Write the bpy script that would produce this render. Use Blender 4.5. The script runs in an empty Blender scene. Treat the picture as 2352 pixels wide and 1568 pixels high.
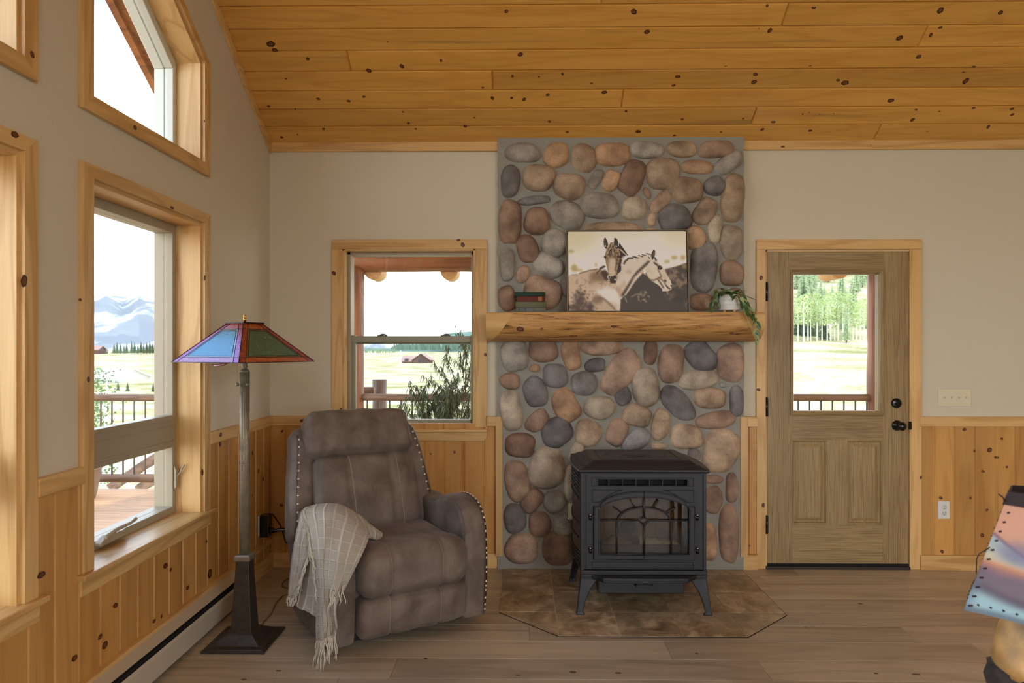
import bpy, bmesh, math, random
import numpy as np
from mathutils import Vector, Matrix, noise as mnoise
random.seed(7)
S = bpy.context.scene
COL = S.collection
# ---------------------------------------------------------------- camera
F = 1568.0                      # 24 mm on 36 mm wide, 2352 px frame
TH = math.atan(21/1568.0)       # small yaw to the left
CT, ST = math.cos(TH), math.sin(TH)
H = 1.42
cam = bpy.data.cameras.new('camera'); cam.lens = 24; cam.sensor_width = 36
cam.shift_y = 16/2352.0
cam.clip_start = .05; cam.clip_end = 6000
cam.dof.use_dof = True; cam.dof.focus_distance = 4.2; cam.dof.aperture_fstop = 4.5
co = bpy.data.objects.new('camera', cam); COL.objects.link(co)
co.location = (0, 0, H); co.rotation_euler = (math.pi/2, 0, TH)
S.camera = co
# ---------------------------------------------------------------- view
S.view_settings.view_transform = 'Standard'; S.view_settings.look = 'None'
S.view_settings.gamma = 1; S.view_settings.use_curve_mapping = False
S.view_settings.exposure = 0.93
# ---------------------------------------------------------------- world
W = bpy.data.worlds.new('sky'); S.world = W; W.use_nodes = True
nt = W.node_tree; nt.nodes.clear()
def wn(t, **k):
    n = nt.nodes.new(t)
    for a, b in k.items(): setattr(n, a, b)
    return n
tc = wn('ShaderNodeTexCoord'); mp = wn('ShaderNodeMapping'); mp.inputs['Scale'].default_value = (1, 1, 2.2); mp.inputs['Location'].default_value = (.0, .0, 3.0)
nz = wn('ShaderNodeTexNoise'); nz.inputs['Scale'].default_value = 1.9; nz.inputs['Detail'].default_value = 7; nz.inputs['Roughness'].default_value = .55
rp = wn('ShaderNodeValToRGB'); e = rp.color_ramp.elements
e[0].position = .50; e[0].color = (.17, .26, .44, 1); e[1].position = .62; e[1].color = (.92, .95, 1.02, 1)
sx = wn('ShaderNodeSeparateXYZ'); mr = wn('ShaderNodeMapRange'); mr.inputs[1].default_value = .33; mr.inputs[2].default_value = .40
mx = wn('ShaderNodeMix', data_type='RGBA'); mx.inputs[6].default_value = (.92, .95, 1.0, 1)
bg = wn('ShaderNodeBackground'); bg.inputs['Strength'].default_value = 3.2
ow = wn('ShaderNodeOutputWorld'); L = nt.links.new
L(tc.outputs['Generated'], mp.inputs[0]); L(mp.outputs[0], nz.inputs['Vector']); L(nz.outputs['Fac'], rp.inputs[0])
L(tc.outputs['Generated'], sx.inputs[0]); L(sx.outputs['Z'], mr.inputs[0])
L(mr.outputs[0], mx.inputs[0]); L(rp.outputs[0], mx.inputs[7]); L(mx.outputs[2], bg.inputs[0]); L(bg.outputs[0], ow.inputs[0])
sun = bpy.data.lights.new('sun', 'SUN'); sun.energy = 1.2; sun.angle = .02; sun.color = (1, .95, .86)
so = bpy.data.objects.new('sun', sun); COL.objects.link(so)
so.rotation_euler = Vector((-.55, .45, -1.0)).to_track_quat('-Z', 'Y').to_euler()
def arealight(name, loc, tgt, sx_, sy_, power, color=(1, 1, 1), portal=False):
    l = bpy.data.lights.new(name, 'AREA'); l.shape = 'RECTANGLE'; l.size = sx_; l.size_y = sy_; l.energy = power; l.color = color
    o = bpy.data.objects.new(name, l); COL.objects.link(o); o.location = loc
    o.rotation_euler = (Vector(tgt)-Vector(loc)).to_track_quat('-Z', 'Y').to_euler()
    if portal: l.cycles.is_portal = True
    return o
#LIGHTS_HERE
XW, YW = -1.642, 4.44           # left wall face, back wall face
RX = 7.0                        # right wall
RIDGE, YR = 1.14, -2.16         # ridge depth, rear wall
KC = .667
def zc(y): return 2.743 + KC*(YW-y) if y > RIDGE else 2.743 + KC*(y-YR)
# portals in the openings; the rear one is made up to let light in
arealight('rear opening daylight', (2.6, YR-.25, 1.3), (2.6, 3, 1.3), 3.2, 2.6, 1, portal=True)
arealight('left window daylight', (XW-.3, 1.1, 2.1), (3, 1.1, 2.1), 5.0, 4.6, 1, portal=True)
arealight('back window daylight', (-.72, YW+.3, 1.4), (-.72, 0, 1.4), 1.0, 1.3, 1, portal=True)
arealight('door daylight', (2.05, YW+.2, 1.45), (2.05, 0, 1.45), .6, .95, 1, portal=True)
# fill lamps added to brighten the room (unseen, behind the camera, above head height)
def fill_light(loc, e, r=.12, c=(.89, .94, 1.03)):
    l = bpy.data.lights.new('added_fill_bulb', 'POINT'); l.energy = e; l.shadow_soft_size = r; l.color = c
    o = bpy.data.objects.new('added_fill_bulb', l); COL.objects.link(o); o.location = loc
fill_light((.2, -1.95, 2.4), 22, .25); fill_light((2.2, -1.95, 2.4), 46, .25)
# ---------------------------------------------------------------- photo pixel -> world point on a real plane
def ray(px, py):
    u = (px-1176)/F; v = (800-py)/F
    return Vector((u*CT-ST, u*ST+CT, v))
def onY(px, py, Y): d = ray(px, py); return Vector((0, 0, H)) + d*(Y/d.y)
def onX(px, py, X): d = ray(px, py); return Vector((0, 0, H)) + d*(X/d.x)
def onZ(px, py, Z=0): d = ray(px, py); return Vector((0, 0, H)) + d*((Z-H)/d.z)
def onC(px, py):
    d = ray(px, py); t = (2.743+KC*YW-H)/(d.z+KC*d.y); return Vector((0, 0, H)) + d*t
# ---------------------------------------------------------------- materials
def lin(c): return tuple((x/255/12.92 if x/255 <= .04045 else ((x/255+.055)/1.055)**2.4) for x in c) + (1,)
def newmat(name):
    m = bpy.data.materials.new(name); m.use_nodes = True; n = m.node_tree
    b = n.nodes['Principled BSDF']; return m, n, b
def N(n, t, **k):
    x = n.nodes.new(t)
    for a, b in k.items(): setattr(x, a, b)
    return x
def setin(b, **k):
    for a, v in k.items(): b.inputs[a.replace('_', ' ')].default_value = v
def plain(name, c, rough=.5, metal=0, bump=0, bscale=200, var=0, vscale=8, spec=.5, coat=0):
    m, n, b = newmat(name); c = lin(c)
    b.inputs['Base Color'].default_value = c; b.inputs['Roughness'].default_value = rough; b.inputs['Metallic'].default_value = metal
    b.inputs['Specular IOR Level'].default_value = spec; b.inputs['Coat Weight'].default_value = coat
    if var or bump: t = N(n, 'ShaderNodeTexCoord')
    if var:
        z = N(n, 'ShaderNodeTexNoise'); z.inputs['Scale'].default_value = vscale; z.inputs['Detail'].default_value = 5
        mr_ = N(n, 'ShaderNodeMapRange'); mr_.inputs[1].default_value = .3; mr_.inputs[2].default_value = .7; mr_.inputs[3].default_value = 1-var; mr_.inputs[4].default_value = 1+var
        h = N(n, 'ShaderNodeHueSaturation'); h.inputs['Color'].default_value = c
        n.links.new(t.outputs['Object'], z.inputs['Vector']); n.links.new(z.outputs['Fac'], mr_.inputs[0]); n.links.new(mr_.outputs[0], h.inputs['Value']); n.links.new(h.outputs[0], b.inputs['Base Color'])
    if bump:
        z = N(n, 'ShaderNodeTexNoise'); z.inputs['Scale'].default_value = bscale; z.inputs['Detail'].default_value = 4
        bp = N(n, 'ShaderNodeBump'); bp.inputs['Strength'].default_value = bump; bp.inputs['Distance'].default_value = .004
        n.links.new(t.outputs['Object'], z.inputs['Vector']); n.links.new(z.outputs['Fac'], bp.inputs['Height']); n.links.new(bp.outputs[0], b.inputs['Normal'])
    return m
def wood(name, light, dark, axis, rough=.38, ring=7, across=7, along=.9, ringmix=.45, tint=.16, streak=None, sheen=.5, fine=.25, bump=.15):
    """grain runs along axis; contour rings from stretched noise, per-board shift from the face attribute rnd"""
    m, n, b = newmat(name); l = n.links.new
    t = N(n, 'ShaderNodeTexCoord'); at = N(n, 'ShaderNodeAttribute', attribute_name='rnd')
    cb = N(n, 'ShaderNodeCombineXYZ'); ml = N(n, 'ShaderNodeMath', operation='MULTIPLY'); ml.inputs[1].default_value = 31.7
    ml2 = N(n, 'ShaderNodeMath', operation='MULTIPLY'); ml2.inputs[1].default_value = 17.3
    l(at.outputs['Fac'], ml.inputs[0]); l(at.outputs['Fac'], ml2.inputs[0]); l(ml.outputs[0], cb.inputs[0]); l(ml2.outputs[0], cb.inputs[1]); l(ml.outputs[0], cb.inputs[2])
    ad = N(n, 'ShaderNodeVectorMath', operation='ADD'); l(t.outputs['Object'], ad.inputs[0]); l(cb.outputs[0], ad.inputs[1])
    def stretched(al, ac, detail, dist=0):
        mp_ = N(n, 'ShaderNodeMapping'); s = [ac]*3; s['XYZ'.index(axis)] = al; mp_.inputs['Scale'].default_value = s
        z = N(n, 'ShaderNodeTexNoise'); z.inputs['Scale'].default_value = 1; z.inputs['Detail'].default_value = detail; z.inputs['Distortion'].default_value = dist
        l(ad.outputs[0], mp_.inputs[0]); l(mp_.outputs[0], z.inputs['Vector']); return z
    z1 = stretched(along, across, 1.5)
    m1 = N(n, 'ShaderNodeMath', operation='MULTIPLY'); m1.inputs[1].default_value = ring*6.283; l(z1.outputs['Fac'], m1.inputs[0])
    si = N(n, 'ShaderNodeMath', operation='SINE'); l(m1.outputs[0], si.inputs[0])
    pw = N(n, 'ShaderNodeMapRange'); pw.inputs[1].default_value = .1; pw.inputs[2].default_value = 1; l(si.outputs[0], pw.inputs[0])
    p2 = N(n, 'ShaderNodeMath', operation='MULTIPLY'); p2.inputs[1].default_value = ringmix; l(pw.outputs[0], p2.inputs[0])
    z2 = stretched(5, 260, 3)
    m2 = N(n, 'ShaderNodeMapRange'); m2.inputs[1].default_value = .4; m2.inputs[2].default_value = .7; m2.inputs[3].default_value = 0; m2.inputs[4].default_value = fine; l(z2.outputs['Fac'], m2.inputs[0])
    a = N(n, 'ShaderNodeMath', operation='ADD', use_clamp=True); l(p2.outputs[0], a.inputs[0]); l(m2.outputs[0], a.inputs[1])
    z3 = stretched(.7, 9, 2)
    m3 = N(n, 'ShaderNodeMapRange'); m3.inputs[1].default_value = .35; m3.inputs[2].default_value = .68; m3.inputs[3].default_value = 0; m3.inputs[4].default_value = .32; l(z3.outputs['Fac'], m3.inputs[0])
    a2 = N(n, 'ShaderNodeMath', operation='ADD', use_clamp=True); l(a.outputs[0], a2.inputs[0]); l(m3.outputs[0], a2.inputs[1])
    mix = N(n, 'ShaderNodeMix', data_type='RGBA'); mix.inputs[6].default_value = lin(light); mix.inputs[7].default_value = lin(dark); l(a2.outputs[0], mix.inputs[0])
    out = mix.outputs[2]
    if streak:                      # blue-grey mineral streaks in the boards
        z4 = stretched(.55, 14, 2, .3)
        m4 = N(n, 'ShaderNodeMapRange'); m4.inputs[1].default_value = .66; m4.inputs[2].default_value = .76; m4.inputs[4].default_value = .55; l(z4.outputs['Fac'], m4.inputs[0])
        mx4 = N(n, 'ShaderNodeMix', data_type='RGBA'); l(m4.outputs[0], mx4.inputs[0]); l(out, mx4.inputs[6]); mx4.inputs[7].default_value = lin(streak); out = mx4.outputs[2]
    # board to board tone
    fr = N(n, 'ShaderNodeMath', operation='FRACT'); ml3 = N(n, 'ShaderNodeMath', operation='MULTIPLY'); ml3.inputs[1].default_value = 7.13; l(at.outputs['Fac'], ml3.inputs[0]); l(ml3.outputs[0], fr.inputs[0])
    mv = N(n, 'ShaderNodeMapRange'); mv.inputs[3].default_value = 1-tint; mv.inputs[4].default_value = 1+tint; l(fr.outputs[0], mv.inputs[0])
    hs = N(n, 'ShaderNodeHueSaturation'); l(mv.outputs[0], hs.inputs['Value']); l(out, hs.inputs['Color']); l(hs.outputs[0], b.inputs['Base Color'])
    b.inputs['Roughness'].default_value = rough; b.inputs['Specular IOR Level'].default_value = sheen
    bp = N(n, 'ShaderNodeBump'); bp.inputs['Strength'].default_value = bump; bp.inputs['Distance'].default_value = .002; l(a.outputs[0], bp.inputs['Height']); l(bp.outputs[0], b.inputs['Normal'])
    return m
PL, PD = (226, 176, 104), (176, 116, 50)
M = {}
for ax in 'XYZ':
    M['pine'+ax] = wood('honey pine trim '+ax, (226, 188, 126), (188, 140, 78), ax, ring=5, across=9, tint=.06)
    M['board'+ax] = wood('knotty pine boards '+ax, (208, 158, 88), (166, 110, 50), ax, ring=4, across=6, ringmix=.28, tint=.085, streak=(120, 98, 62))
M['ceil'] = wood('ceiling pine boards', (228, 174, 88), (190, 130, 54), 'X', ring=6, across=8, ringmix=.22, tint=.10, streak=(132, 104, 60), rough=.3)
M['floor'] = wood('oak floor planks', (192, 178, 154), (142, 128, 108), 'X', ring=4, across=7, ringmix=.3, tint=.13, rough=.33, fine=.3, streak=(96, 78, 62))
M['door'] = wood('stained door grain', (170, 146, 100), (128, 104, 66), 'Z', ring=9, across=15, along=1.0, ringmix=.22, tint=.05, rough=.45, fine=.8)
M['doorX'] = wood('stained door rail grain', (170, 146, 100), (128, 104, 66), 'X', ring=6, across=15, along=1.0, ringmix=.2, tint=.05, rough=.45, fine=.8)
M['wall'] = plain('warm cream plaster', (214, 206, 184), .85, bump=.5, bscale=26, spec=.2)
M['knot'] = plain('dark knot rim', (58, 30, 14), .5, var=.3, vscale=120)
M['knotc'] = plain('brown knot heart', (122, 66, 28), .5, var=.3, vscale=120)
M['vinyl'] = plain('beige window sash', (168, 156, 132), .45)
M['white'] = plain('white painted metal', (224, 226, 222), .35)
M['ivory'] = plain('ivory plastic', (222, 214, 184), .35)
M['black'] = plain('black cast iron', (30, 32, 37), .36, bump=.25, bscale=500, var=.15, vscale=20)
M['blackgloss'] = plain('black oiled knob', (12, 11, 11), .18)
M['dark'] = plain('dark slot', (14, 13, 12), .8)
M['chrome'] = plain('bright metal', (205, 205, 205), .2, metal=1)
M['brass'] = plain('polished brass', (226, 178, 96), .18, metal=1)
M['nickel'] = plain('antique nickel', (206, 190, 170), .3, metal=.6)
def glass(name, tint=(1, 1, 1, 1), refl=1.0):
    m, n, b = newmat(name); n.nodes.remove(b); l = n.links.new
    tr = N(n, 'ShaderNodeBsdfTransparent'); tr.inputs[0].default_value = tint
    gl = N(n, 'ShaderNodeBsdfGlossy'); gl.inputs['Roughness'].default_value = .01
    lw = N(n, 'ShaderNodeLayerWeight'); lw.inputs[0].default_value = .5
    pw = N(n, 'ShaderNodeMath', operation='POWER'); pw.inputs[1].default_value = 4.5; l(lw.outputs['Facing'], pw.inputs[0])
    mu = N(n, 'ShaderNodeMath', operation='MULTIPLY_ADD'); mu.inputs[1].default_value = .5*refl; mu.inputs[2].default_value = .03*refl; l(pw.outputs[0], mu.inputs[0])
    mi = N(n, 'ShaderNodeMixShader'); l(mu.outputs[0], mi.inputs[0]); l(tr.outputs[0], mi.inputs[1]); l(gl.outputs[0], mi.inputs[2])
    l(mi.outputs[0], n.nodes['Material Output'].inputs[0]); return m
M['glass'] = glass('window glass', (.96, .975, .97, 1))
M['stoveglass'] = glass('stove door glass', (.76, .72, .64, 1))
# ---------------------------------------------------------------- mesh builder
class MB:
    def __init__(s): s.v = []; s.f = []; s.m = []; s.r = []; s.sm = []; s.c = None
    def add(s, vs, fs, m=0, r=0., sm=False):
        o = len(s.v); s.v += [tuple(p) for p in vs]
        for f in fs: s.f.append([i+o for i in f]); s.m.append(m); s.r.append(r); s.sm.append(sm)
        return s
    def box(s, x0, x1, y0, y1, z0, z1, m=0, r=0.):
        v = [(x0, y0, z0), (x1, y0, z0), (x1, y1, z0), (x0, y1, z0), (x0, y0, z1), (x1, y0, z1), (x1, y1, z1), (x0, y1, z1)]
        return s.add(v, [(3, 2, 1, 0), (4, 5, 6, 7), (0, 1, 5, 4), (1, 2, 6, 5), (2, 3, 7, 6), (3, 0, 4, 7)], m, r)
    def prism(s, pts, axis, a, b, m=0, r=0., sm=False):
        """polygon pts (two coords) extruded along axis from a to b"""
        def P(p, t): return {'X': (t, p[0], p[1]), 'Y': (p[0], t, p[1]), 'Z': (p[0], p[1], t)}[axis]
        k = len(pts); v = [P(p, a) for p in pts]+[P(p, b) for p in pts]
        s.add(v, [tuple(range(k-1, -1, -1)), tuple(range(k, 2*k))], m, r)
        o = len(s.v)-2*k
        for i in range(k):
            j = (i+1) % k; s.f.append([o+i, o+j, o+k+j, o+k+i]); s.m.append(m); s.r.append(r); s.sm.append(sm)
        return s
    def ring(s, outer, inner, axis, a, b, m=0, r=0.):
        """frame between two polygons of equal count"""
        k = len(outer)
        for i in range(k):
            j = (i+1) % k; s.prism([outer[i], outer[j], inner[j], inner[i]], axis, a, b, m, r)
        return s
    def tube(s, pts, rad, seg=8, m=0, r=0., cap=True, sm=True, closed=False, flat=1.0):
        pts = [Vector(p) for p in pts]; n = len(pts); up = Vector((0, 0, 1)); vs = []
        prev = None
        for i, p in enumerate(pts):
            if closed: d = pts[(i+1) % n]-pts[i-1]
            else: d = pts[min(i+1, n-1)]-pts[max(i-1, 0)]
            if d.length < 1e-9: d = up.copy()
            d.normalize()
            a = d.cross(up if prev is None else prev)
            if prev is None and a.length < .05: a = d.cross(Vector((1, 0, 0)))
            if prev is not None:
                a = prev - d*prev.dot(d)
                if a.length < 1e-6: a = d.orthogonal()
            a.normalize(); prev = a; c = d.cross(a)
            R = rad[i] if hasattr(rad, '__len__') else rad
            for q in range(seg):
                t = 2*math.pi*q/seg; vs.append(p + a*(math.cos(t)*R) + c*(math.sin(t)*R*flat))
        fs = []
        for i in range(n if closed else n-1):
            for q in range(seg):
                w = (q+1) % seg; j = (i+1) % n; fs.append((i*seg+q, i*seg+w, j*seg+w, j*seg+q))
        s.add(vs, fs, m, r, sm)
        if cap and not closed:
            o = len(s.v)-len(vs); s.f.append([o+q for q in range(seg-1, -1, -1)]); s.m.append(m); s.r.append(r); s.sm.append(False)
            s.f.append([o+(n-1)*seg+q for q in range(seg)]); s.m.append(m); s.r.append(r); s.sm.append(False)
        return s
    def lathe(s, prof, c=(0, 0, 0), seg=24, m=0, r=0., axis='Z', sm=True, mod=None):
        """prof list of (radius, height)"""
        vs = []
        for k, (R, h) in enumerate(prof):
            for q in range(seg):
                t = 2*math.pi*q/seg; rr = R*(mod(t, h) if mod else 1)
                a, b = rr*math.cos(t), rr*math.sin(t)
                p = {'Z': (a, b, h), 'Y': (a, h, b), 'X': (h, a, b)}[axis]
                vs.append((p[0]+c[0], p[1]+c[1], p[2]+c[2]))
        fs = []
        for k in range(len(prof)-1):
            for q in range(seg):
                w = (q+1) % seg; fs.append((k*seg+q, k*seg+w, (k+1)*seg+w, (k+1)*seg+q))
        s.add(vs, fs, m, r, sm); o = len(s.v)-len(vs)
        for k, rev in ((0, True), (len(prof)-1, False)):
            if prof[k][0] > 1e-5:
                idx = [o+k*seg+q for q in range(seg)]; s.f.append(idx[::-1] if rev else idx); s.m.append(m); s.r.append(r); s.sm.append(False)
        return s
    def grid(s, fn, nu, nv, m=0, r=0., sm=True, closeu=False):
        vs = [fn(i/(nu if closeu else nu-1), j/(nv-1)) for j in range(nv) for i in range(nu)]
        fs = []
        for j in range(nv-1):
            for i in range(nu if closeu else nu-1):
                k = (i+1) % nu; fs.append((j*nu+i, j*nu+k, (j+1)*nu+k, (j+1)*nu+i))
        return s.add(vs, fs, m, r, sm)
    def knot(s, c, u, w, n, a, b, m0, m1):
        """oval knot let into a board: dark rim and brown heart"""
        c = Vector(c); u = Vector(u); w = Vector(w); n = Vector(n); sd = random.random()*9
        for k, (sc, mm, off) in enumerate(((1, m0, .0004), (.62, m1, .0007))):
            vs = [c+n*off]; K = 14
            for q in range(K):
                t = 2*math.pi*q/K; j = 1+.12*math.sin(2*t+sd)+.07*math.sin(5*t+sd*2)
                vs.append(c+n*off+u*(a*sc*j*math.cos(t))+w*(b*sc*j*math.sin(t)))
            s.add(vs, [(0, 1+q, 1+(q+1) % K) for q in range(K)], mm)
    def build(s, name, mats, parent=None, bevel=0, seg=2, subsurf=0, flip=False, solid=0, fix=True, loc=None, rot=None, world=True):
        me = bpy.data.meshes.new(name); me.from_pydata(s.v, [], s.f)
        if not isinstance(mats, (list, tuple)): mats = [mats]
        for x in mats: me.materials.append(M[x] if isinstance(x, str) else x)
        me.polygons.foreach_set('material_index', s.m); me.polygons.foreach_set('use_smooth', s.sm)
        if any(s.r):
            a = me.attributes.new('rnd', 'FLOAT', 'FACE'); a.data.foreach_set('value', s.r)
        if s.c is not None:
            a = me.color_attributes.new('paint', 'FLOAT_COLOR', 'POINT'); a.data.foreach_set('color', np.asarray(s.c, dtype=np.float32).ravel())
        me.update()
        if fix:
            bm = bmesh.new(); bm.from_mesh(me); bmesh.ops.recalc_face_normals(bm, faces=bm.faces); bm.to_mesh(me); bm.free()
        o = bpy.data.objects.new(name, me); COL.objects.link(o)
        if loc is not None: o.location = loc
        if rot is not None: o.rotation_euler = rot
        if parent is not None:
            o.parent = parent
            if world and parent.type == 'EMPTY':
                o.matrix_parent_inverse = (Matrix.Translation(parent.location) @ parent.rotation_euler.to_matrix().to_4x4()).inverted()
        if solid: k = o.modifiers.new('solid', 'SOLIDIFY'); k.thickness = solid; k.offset = 0
        if bevel: k = o.modifiers.new('bevel', 'BEVEL'); k.width = bevel; k.segments = seg; k.limit_method = 'ANGLE'; k.angle_limit = .6
        if subsurf: k = o.modifiers.new('sub', 'SUBSURF'); k.levels = subsurf; k.render_levels = subsurf
        return o
def empty(name, loc=(0, 0, 0), rz=0):
    o = bpy.data.objects.new(name, None); COL.objects.link(o); o.location = loc; o.rotation_euler = (0, 0, rz); o.empty_display_size = .1; return o
def tag(o, label=None, cat=None, group=None, kind=None):
    if label: o['label'] = label
    if cat: o['category'] = cat
    if group: o['group'] = group
    if kind: o['kind'] = kind
    return o
def struct(o): o['kind'] = 'structure'; return o
def copy_tree(o, parent=None):
    c = o.copy(); COL.objects.link(c)
    if parent is not None: c.parent = parent; c.matrix_parent_inverse = o.matrix_parent_inverse.copy()
    for ch in list(o.children): copy_tree(ch, c)
    return c
def rr(): return random.random()+.01
# ================================================================ STRUCTURE
# ---- floor
mb = MB(); PW = .192; y = 3.319-PW*29; ends = {}
known = {2: [1.02], 1: [-.07], 0: [.18], 3: [1.5], 4: [2.3], 5: [.9, 2.1]}
row = 0
mb.box(XW-.2, RX, YR-.1, YW+.1, -.08, -.012, 0, .5)
while y < YW:
    k = round((y-3.127)/PW); xs = [XW]
    x = XW+random.uniform(.3, 1.7)
    while x < RX: xs.append(x); x += random.uniform(1.2, 2.2)
    xs.append(RX)
    y1 = min(y+PW, YW)
    for a, b in zip(xs[:-1], xs[1:]):
        c = .0013; r = rr()
        v = [(a, y, -.003), (b, y, -.003), (b, y1, -.003), (a, y1, -.003), (a+c, y+c, 0), (b-c, y+c, 0), (b-c, y1-c, 0), (a+c, y1-c, 0)]
        mb.add(v, [(4, 5, 6, 7), (0, 1, 5, 4), (1, 2, 6, 5), (2, 3, 7, 6), (3, 0, 4, 7)], 0, r)
    y = y1 if y1 < YW else YW+1
for px, py, a, c_ in ((1316, 1543, 7, 3), (1190, 1550, 5, 2), (2104, 1548, 9, 2), (1976, 1386, 6, 2), (2012, 1546, 5, 2), (978, 1512, 5, 2), (1600, 1500, 4, 1.5), (1420, 1545, 8, 2), (640, 1540, 6, 2), (560, 1560, 7, 2), (1850, 1440, 5, 1.5)):
    p = onZ(px, py); sk = p.y/F; mb.knot(p, (1, 0, 0), (0, 1, 0), (0, 0, 1), a*sk, c_*sk*2.0, 1, 2)
struct(mb.build('floor', ['floor', M.setdefault('fknot', plain('dark floor knot', (84, 66, 50), .5)), M.setdefault('fknot2', plain('brown floor knot', (104, 84, 64), .5))]))
# ---- hearth tiles, flush with the planks
def clip(poly, a, b):           # keep the side left of a->b
    out = []; n = len(poly)
    side = lambda p: (b[0]-a[0])*(p[1]-a[1])-(b[1]-a[1])*(p[0]-a[0])
    for i in range(n):
        p, q = poly[i], poly[(i+1) % n]; sp, sq = side(p), side(q)
        if sp >= 0: out.append(p)
        if sp*sq < 0: t = sp/(sp-sq); out.append((p[0]+(q[0]-p[0])*t, p[1]+(q[1]-p[1])*t))
    return out
hexa = [(-.116, 3.67), (.185, 3.368), (1.113, 3.368), (1.41, 3.65), (1.41, 4.40), (-.116, 4.40)]
m, n, b = newmat('slate look porcelain tile'); l = n.links.new
t = N(n, 'ShaderNodeTexCoord'); at = N(n, 'ShaderNodeAttribute', attribute_name='rnd'); sc = N(n, 'ShaderNodeVectorMath', operation='SCALE'); sc.inputs[0].default_value = (9, 17, 5); l(at.outputs['Fac'], sc.inputs['Scale'])
ad = N(n, 'ShaderNodeVectorMath', operation='ADD'); l(t.outputs['Object'], ad.inputs[0]); l(sc.outputs[0], ad.inputs[1])
z = N(n, 'ShaderNodeTexNoise'); z.inputs['Scale'].default_value = 7; z.inputs['Detail'].default_value = 9; z.inputs['Roughness'].default_value = .68; z.inputs['Distortion'].default_value = .8; l(ad.outputs[0], z.inputs['Vector'])
cr = N(n, 'ShaderNodeValToRGB'); e = cr.color_ramp.elements; e[0].position = .34; e[0].color = lin((112, 94, 70)); e[1].position = .66; e[1].color = lin((214, 196, 164)); q = e.new(.5); q.color = lin((164, 142, 110)); l(z.outputs['Fac'], cr.inputs[0])
z2 = N(n, 'ShaderNodeTexNoise'); z2.inputs['Scale'].default_value = 2.5; l(ad.outputs[0], z2.inputs['Vector'])
mxx = N(n, 'ShaderNodeMix', data_type='RGBA'); mxx.inputs[7].default_value = lin((146, 140, 120)); mm = N(n, 'ShaderNodeMapRange'); mm.inputs[1].default_value = .4; mm.inputs[2].default_value = .7; mm.inputs[4].default_value = .6; l(z2.outputs['Fac'], mm.inputs[0]); l(mm.outputs[0], mxx.inputs[0]); l(cr.outputs[0], mxx.inputs[6]); l(mxx.outputs[2], b.inputs['Base Color'])
b.inputs['Roughness'].default_value = .42; bp = N(n, 'ShaderNodeBump'); bp.inputs['Strength'].default_value = .35; bp.inputs['Distance'].default_value = .004; l(z.outputs['Fac'], bp.inputs['Height']); l(bp.outputs[0], b.inputs['Normal'])
M['tile'] = m; M['grout'] = plain('sand grout', (196, 182, 152), .9); M['edge'] = plain('dark edge strip', (40, 32, 24), .6)
mb = MB(); mb.prism(hexa, 'Z', -.006, .0015, 1)
X0, Y0, TS = .185-.309*1, 3.368, .308; G = .0032
for i in range(6):
    for j in range(4):
        x = X0+i*.309; y = Y0+j*TS
        p = [(x+G, y+G), (x+.309-G, y+G), (x+.309-G, y+TS-G), (x+G, y+TS-G)]
        for k in range(6): 
            p = clip(p, hexa[k], hexa[(k+1) % 6]) if p else p
        if len(p) >= 3: mb.prism(p, 'Z', 0, .004, 0, rr())
for k in (0, 1, 2, 3):
    a, c_ = Vector(hexa[k]+(0,)), Vector(hexa[k+1]+(0,)); d = (c_-a).normalized(); nn = Vector((d.y, -d.x, 0))*.004
    mb.prism([(a.x, a.y), (c_.x, c_.y), (c_.x+nn.x, c_.y+nn.y), (a.x+nn.x, a.y+nn.y)], 'Z', -.004, .0025, 2)
o = mb.build('hearth_pad', ['tile', 'grout', 'edge']); tag(o, 'hearth pad of brown slate-look floor tiles with clipped corners under the stove', 'hearth')
# ---- ceiling, boards running across the room
mb = MB()
sl = math.hypot(1, KC); nrm = Vector((0, -KC, -1)).normalized()    # points down into the room, back slope
rows = []
def ceil_plank(x0, x1, ya, yb, r, back=True):
    pa = Vector((0, ya, zc(ya))); pb = Vector((0, yb, zc(yb))); d = (pb-pa).normalized(); n = Vector((0, -d.z, d.y)); n = n if n.z < 0 else -n
    c = .007; dp = .011
    def P(x, p, off): return (x, p.y+n.y*off, p.z+n.z*off)
    A, B = pa+d*.0, pb
    v = [P(x0, A, -dp), P(x1, A, -dp), P(x1, B, -dp), P(x0, B, -dp), P(x0+c, A+d*c, 0), P(x1-c, A+d*c, 0), P(x1-c, B-d*c, 0), P(x0+c, B-d*c, 0)]
    mb.add(v, [(4, 5, 6, 7), (0, 1, 5, 4), (1, 2, 6, 5), (2, 3, 7, 6), (3, 0, 4, 7)], 0, r)
jts = {0: (2015, 305), 1: (1732, 266), 2: (1430, 223), 3: (1131, 180), 4: (800, 135), 5: (2123, 78), 6: (1805, 30)}
k = 0; yb = 4.425
while yb > RIDGE+.01:
    ya = max(yb-.1088, RIDGE)
    xs = []
    if k in jts: xs = [onC(*jts[k]).x]
    lo = xs[0] if xs else XW+random.uniform(1, 3); xs = [lo]
    x = lo+4.4
    while x < RX: xs.append(x); x += random.uniform(2.5, 4.4)
    x = lo-4.4
    while x > XW: xs.insert(0, x); x -= 3.5
    xs = [XW]+xs+[RX]
    for a, c_ in zip(xs[:-1], xs[1:]): ceil_plank(a, c_, ya, yb, rr())
    yb = ya; k += 1
yb = YR
while yb < RIDGE-.01:
    ya = min(yb+.1088, RIDGE); xs = [XW]; x = XW+random.uniform(.5, 4)
    while x < RX: xs.append(x); x += random.uniform(2.5, 4.4)
    xs.append(RX)
    for a, c_ in zip(xs[:-1], xs[1:]): ceil_plank(a, c_, yb, ya, rr())
    yb = ya
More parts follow.
